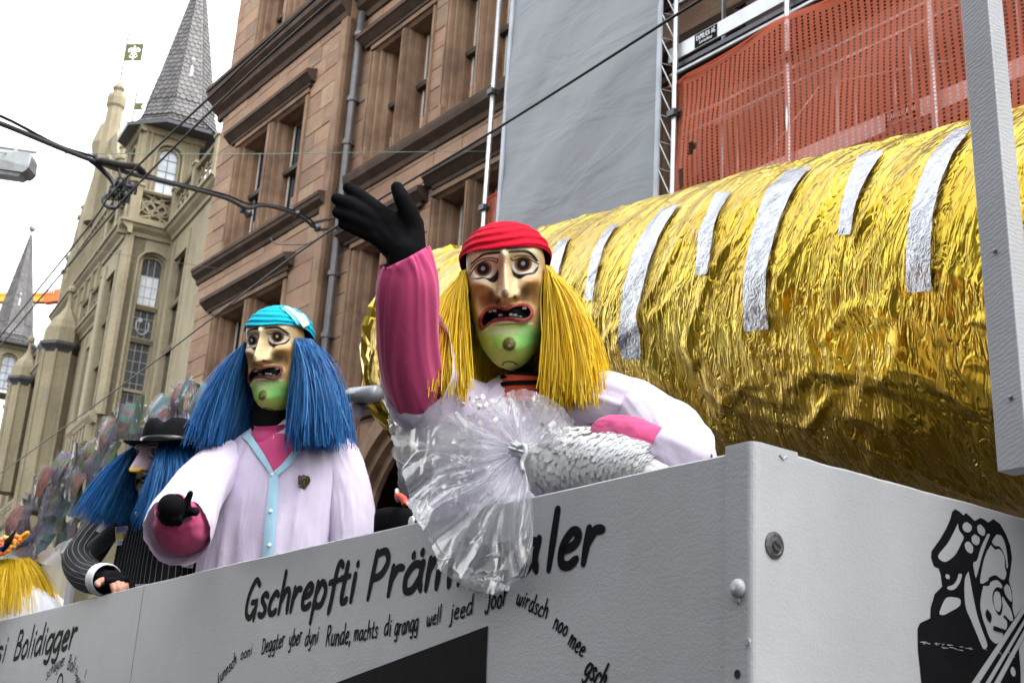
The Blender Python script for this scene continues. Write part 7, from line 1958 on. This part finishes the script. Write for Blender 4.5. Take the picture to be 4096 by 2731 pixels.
for k in range(4200):
    i = int(rc.integers(14, L_ - 6)); j = int(rc.integers(0, n_)); q = P[i, j]; c = C_[i, 0]
    if (q - c) @ (EYE - c) < -.02: continue
    disc(b, c + (q - c) * rc.uniform(.955, 1.01), q - c, rc.uniform(.0078, .0092), rc)
b.build('confetti', CONF, bg, kind='stuff')
K = np.array([2082, 1800])
def fan(name, prof, seed, t0, t1, amp, kf, scale=1.0, NT=150, NR=46, sag=0, r0=10):
    th = np.array([p[0] for p in prof], float); rr = np.array([p[1] for p in prof], float)
    T_ = np.linspace(th[0], th[-1], NT); Rm = np.interp(T_, th, rr) * scale
    Rm = Rm * (1 + .035 * (fbm(T_ * .25, T_ * 0, 3, seed) - .5) * 2)
    rq = random.Random(seed); FOLD = [((k + rq.uniform(.1, .9)) / 7, rq.uniform(.012, .03), rq.uniform(-.9, .9)) for k in range(7)]
    Pp = np.zeros((NR, NT, 3))
    for i in range(NR):
        v = i / (NR - 1)
        for j in range(NT):
            a = rad(T_[j] + 5 * (float(vn(v * 3, T_[j] * .07, seed + 2)) - .5) * v * 2); r = r0 + (Rm[j] - r0) * v
            x, y = K[0] + r * math.cos(a), K[1] - r * math.sin(a)
            tj = T_[j] + 14 * (float(vn(x / 300., y / 300., seed)) - .5)
            rip = 1.2 * (float(fbm(tj * .030 + seed, v * .7, 2, seed + 4)) - .5) * min(1, v * 2)
            for f0, fw, fa in FOLD: rip += fa * math.exp(-abs((tj - th[0]) / (th[-1] - th[0]) - f0) / fw) * min(1, v * 1.8)
            t = t0 + (t1 - t0) * float(sm(0, .4, v)) + amp * rip
            if y > 1980 and t > -.006: t = -.006 - .1 * (t + .006) if t < .05 else -.01
            Pp[i, j] = onp(x, y, t)
    b = MB(); b.grid(Pp); o = b.build(name, BAGM, bg, smooth=True)
    uv = o.data.uv_layers.new(name='UVMap'); li = np.zeros(len(o.data.loops), np.int32); o.data.loops.foreach_get('vertex_index', li)
    uv.data.foreach_set('uv', np.stack([T_[li % NT] / 90. + seed, (li // NT) / NR], 1).reshape(-1).astype(np.float32)); return o
crown = [(172, 250), (160, 290), (148, 320), (135, 352), (122, 374), (118, 338), (108, 312), (98, 302), (90, 296), (82, 268), (76, 232), (68, 262), (60, 300), (50, 345), (44, 342), (38, 290), (30, 262), (20, 255), (8, 240)]
fan('bag_flap', crown, 71, .05, .04, .055, .16); fan('bag_flap', crown, 83, .06, .10, .05, .13, .9)
left = [(150, 470), (152, 545), (156, 575), (163, 552), (175, 522), (191, 502), (207, 497), (222, 517), (238, 580), (252, 590), (258, 582), (266, 551), (273, 511), (278, 444), (281, 340), (284, 220)]
fan('bag_flap', left, 91, .04, -.030, .045, .11); fan('bag_flap', left, 97, .045, -.055, .05, .09, .95)
fan('bag_flap', [(150, 300), (165, 330), (185, 360), (205, 350), (225, 330)], 99, .045, -.045, .05, .2)
b = MB(); b.grid(loft([onp(2060, 1795, .03), onp(2078, 1800, .03), onp(2096, 1806, .04)], [.02, .014, .02], 40, (0, 0, 1), lambda u, a: .004 * np.sin(a * 9)), wrapu=True)
b.tube(list(crom([onp(2070, 1790, .008), onp(2098, 1782, .004), onp(2102, 1812, .006), onp(2088, 1850, .002), onp(2094, 1885, .0)], 5)), .006, 7); b.build('knot', M('bunched_film', (.70, .71, .73), (.55, .56, .58), 80, .3), bg, smooth=True)
b = MB()
for cx_, cy_, n_, sx, sy, t in ((1578, 1556, 9, 14, 10, -.02), (1895, 1605, 26, 34, 14, .05), (1856, 1715, 60, 34, 22, .06), (2210, 1720, 24, 26, 14, .05), (1930, 2325, 40, 40, 14, -.015), (1850, 2300, 20, 20, 16, -.015), (2000, 2350, 14, 24, 8, -.014), (1800, 1820, 16, 50, 60, .0), (1920, 2000, 12, 60, 60, -.01), (1990, 1640, 14, 60, 30, .05)):
    for k in range(n_): disc(b, onp(cx_ + rc.normal(0, sx), cy_ + rc.normal(0, sy), t + rc.uniform(-.01, .01)), rc.normal(0, 1, 3), .0072, rc)
b.build('loose_confetti', CONF, bg, kind='stuff')
# ================================================================== curtain of banknote prints in clear sleeves
bn = thing('banknote_curtain', 'rows of colourful banknote prints in clear sleeves hanging behind the black hat', 'banner', at(600, 2300, 8.2))
xs_ = [60, 130, 213, 290, 357, 480, 560, 640, 707, 820, 900, 1100, 1300, 1400]
yt_ = [2010, 1890, 1806, 1786, 1716, 1612, 1592, 1545, 1522, 1530, 1545, 1560, 1555, 1548]
yb_ = [2220, 2240, 2240, 2150, 2140, 2105, 2060, 2000, 1960, 1900, 1880, 1800, 1700, 1670]
Yx = lambda x: np.interp(x, [60, 1450], [9.5, 6.15])
rn = random.Random(12)
lineL, lineR = at(60, 2100, 9.5), at(1450, 1600, 6.15)
dirn = (lineR - lineL) * np.array([1, 1, 0]); Ltot = np.linalg.norm(dirn); dirn /= Ltot; nout = np.array([dirn[1], -dirn[0], 0])
cols = 50
for ci in range(cols):
    u = (ci + .5) / cols; ctr = lineL * np.array([1, 1, 0]) + dirn * Ltot * u
    v = ctr + np.array([0, 0, 3.0]) - EYE; px_ = 2048 + FPX * (v @ CR) / (v @ CF)
    zt_ = at(px_, np.interp(px_, xs_, yt_), ctr[1])[2]; zb_ = at(px_, np.interp(px_, xs_, yb_), ctr[1])[2]
    rows = max(1, int(round((zt_ - zb_) / .185)))
    for r in range(rows):
        w, h = rn.uniform(.085, .105), rn.uniform(.22, .28)
        zc = zt_ - h / 2 - r * (zt_ - zb_ - h) / max(1, rows - 1) + rn.uniform(-.03, .03); tl = rn.uniform(-.30, -.04); cu = rn.uniform(-.05, .05); to = rn.uniform(-.07, .07) - .03 * r
        cc_ = ctr + nout * to + dirn * rn.uniform(-.03, .03)
        dn_ = dirn * .7 + XE * rn.uniform(-.1, .8); dn_ /= np.linalg.norm(dn_)
        def q(a, b_, dz=0): 
            x, y = (a - .5) * w, (b_ - .5) * h
            return np.array([cc_[0], cc_[1], zc]) + dn_ * (x * math.cos(tl) - y * math.sin(tl)) + np.array([0, 0, x * math.sin(tl) + y * math.cos(tl)]) + nout * (cu * math.sin(math.pi * b_ + a) + .012 * math.sin(5 * a + ci) + dz)
        P = np.array([[q(i / 4, j / 6) for i in range(5)] for j in range(7)]); b = MB(); b.grid(P); o = b.build('banknote', NOTE, bn, smooth=True)
        uv = o.data.uv_layers.new(name='UVMap'); li = np.zeros(len(o.data.loops), np.int32); o.data.loops.foreach_get('vertex_index', li)
        uv.data.foreach_set('uv', np.stack([(li % 5) / 4, (li // 5) / 6 * 2], 1).reshape(-1).astype(np.float32))
        P = np.array([[q(-.06 + 1.12 * i / 5, -.05 + 1.1 * j / 8, .014 + .012 * math.sin(i * 2.1 + j * 1.3 + ci)) for i in range(6)] for j in range(9)]); b = MB(); b.grid(P); b.build('clear_sleeve', SLEEVEM, o, smooth=True)
        if (ci, r) in ((13, 2),):
            b = MB(); ub = math.cos(tl) * dn_ + np.array([0, 0, math.sin(tl)]); vb = np.cross(-nout, ub); text(b, '1000', lambda t_: (q(.30, .06 + .42 * t_, .006), np.array([0, 0, 1.0]), -dn_, nout), .030, .22, .2, 0, h * .42, .002); b.build('numeral', INK, o)
b = MB(); b.tube([at(1500, 1574, 6.0), at(1408, 1582, 6.25)], .043, 16); b.build('grey_pipe', M('grey_plastic_pipe', (.28, .29, .31), None, 6, .3), bn, smooth=True)
b = MB(); zr = at(700, 1640, 7.9)[2]; b.tube([at(1408, 1582, 6.25), at(900, 1640, 7.5) - nout * .05, at(480, 1720, 8.5) - nout * .05, at(150, 1950, 9.3) - nout * .05], .02, 8); b.build('rail', TIMB, bn)
for x_, y_, Y_ in ((302, 2230, 8.7), (1380, 1590, 6.35), (640, 1700, 8.0)):
    t_ = at(x_, y_, Y_); b = MB(); bar3(b, t_, np.array([t_[0] - .0, t_[1], ZF]) + AF * .001, .034, .02) if x_ != 302 else bar3(b, at(302, 2225, 8.7), at(262, 2470, 8.7), .034, .02); b.build('post', WHITE, bn)
    if x_ == 302: b = MB(); q = at(262, 2470, 8.7); bar3(b, q, np.array([q[0] - .15, q[1], ZF]) + AF * .001, .034, .02); b.build('post', WHITE, bn)
b = MB(); bar3(b, at(120, 2255, 9.0), at(300, 2195, 8.6), .02, .014); bar3(b, at(300, 2195, 8.6), at(470, 2085, 8.3), .02, .014); b.build('bar', M('pale_wood', (.55, .45, .33), None, 12, .6), bn)
ps = thing('paper_sheets', 'white paper sheets hanging below the banknote prints at the left', 'papers', at(220, 2200, 8.75))
for pts in (((160, 2210), (248, 2175), (243, 2268), (150, 2250)), ((225, 2185), (300, 2140), (296, 2205), (222, 2215)), ((345, 2120), (425, 2075), (438, 2105), (360, 2150))):
    P4 = [at(x, y, 8.7 - (x - 220) * .002) for x, y in pts]; b = MB(); bk = nout * -.004
    P = np.array([[(P4[0] * (1 - i / 5) + P4[1] * i / 5) * (1 - j / 5) + (P4[3] * (1 - i / 5) + P4[2] * i / 5) * j / 5 + nout * .012 * math.sin(i * 1.3 + j) for i in range(6)] for j in range(6)]); b.grid(P); b.build('sheet', PAPER, ps, smooth=True)
# black hat with a red feather on a stand behind the panel
bh = thing('black_hat', 'low black felt hat with a curved red plume between the two lilac coats', 'hat', onp(1585, 2060, .5))
hcx = onp(1592, 2075, .5)
b = MB(); b.lathe(hcx - np.array([0, 0, .12]), [(.085, 0), (.092, .12), (.090, .145), (.07, .152), (.01, .150)], 28); b.build('crown', FELT, bh, smooth=True)
b = MB(); b.lathe(hcx - np.array([0, 0, .12]), [(.085, 0), (.14, .0), (.142, .006), (.085, .012)], 28); b.build('brim', FELT, bh, smooth=True)
b = MB(); b.tube(list(crom([onp(1622, 2020, .46), onp(1618, 2000, .46), onp(1606, 1988, .46), onp(1590, 1984, .46), onp(1582, 1988, .46)], 4)), [.014] * 13 + [.011, .009, .006, .003], 8); b.build('plume', M('red_plume', (.75, .06, .02), None, 20, .45), bh, smooth=True)
b = MB(); b.lathe(onp(1648, 2085, .41), [(.0, 0), (.020, .0), (.018, .006), (.0, .008)], 14, axis=-MF); b.build('white_button', PAPER, bh)
b = MB(); b.tube([onp(1592, 2000, .6), onp(1588, 1960, .62)], .010, 8); q = hcx; b.tube([q - np.array([0, 0, .12]), np.array([q[0], q[1], ZF])], .02, 8); b.build('hat_stand', STEEL, bh)
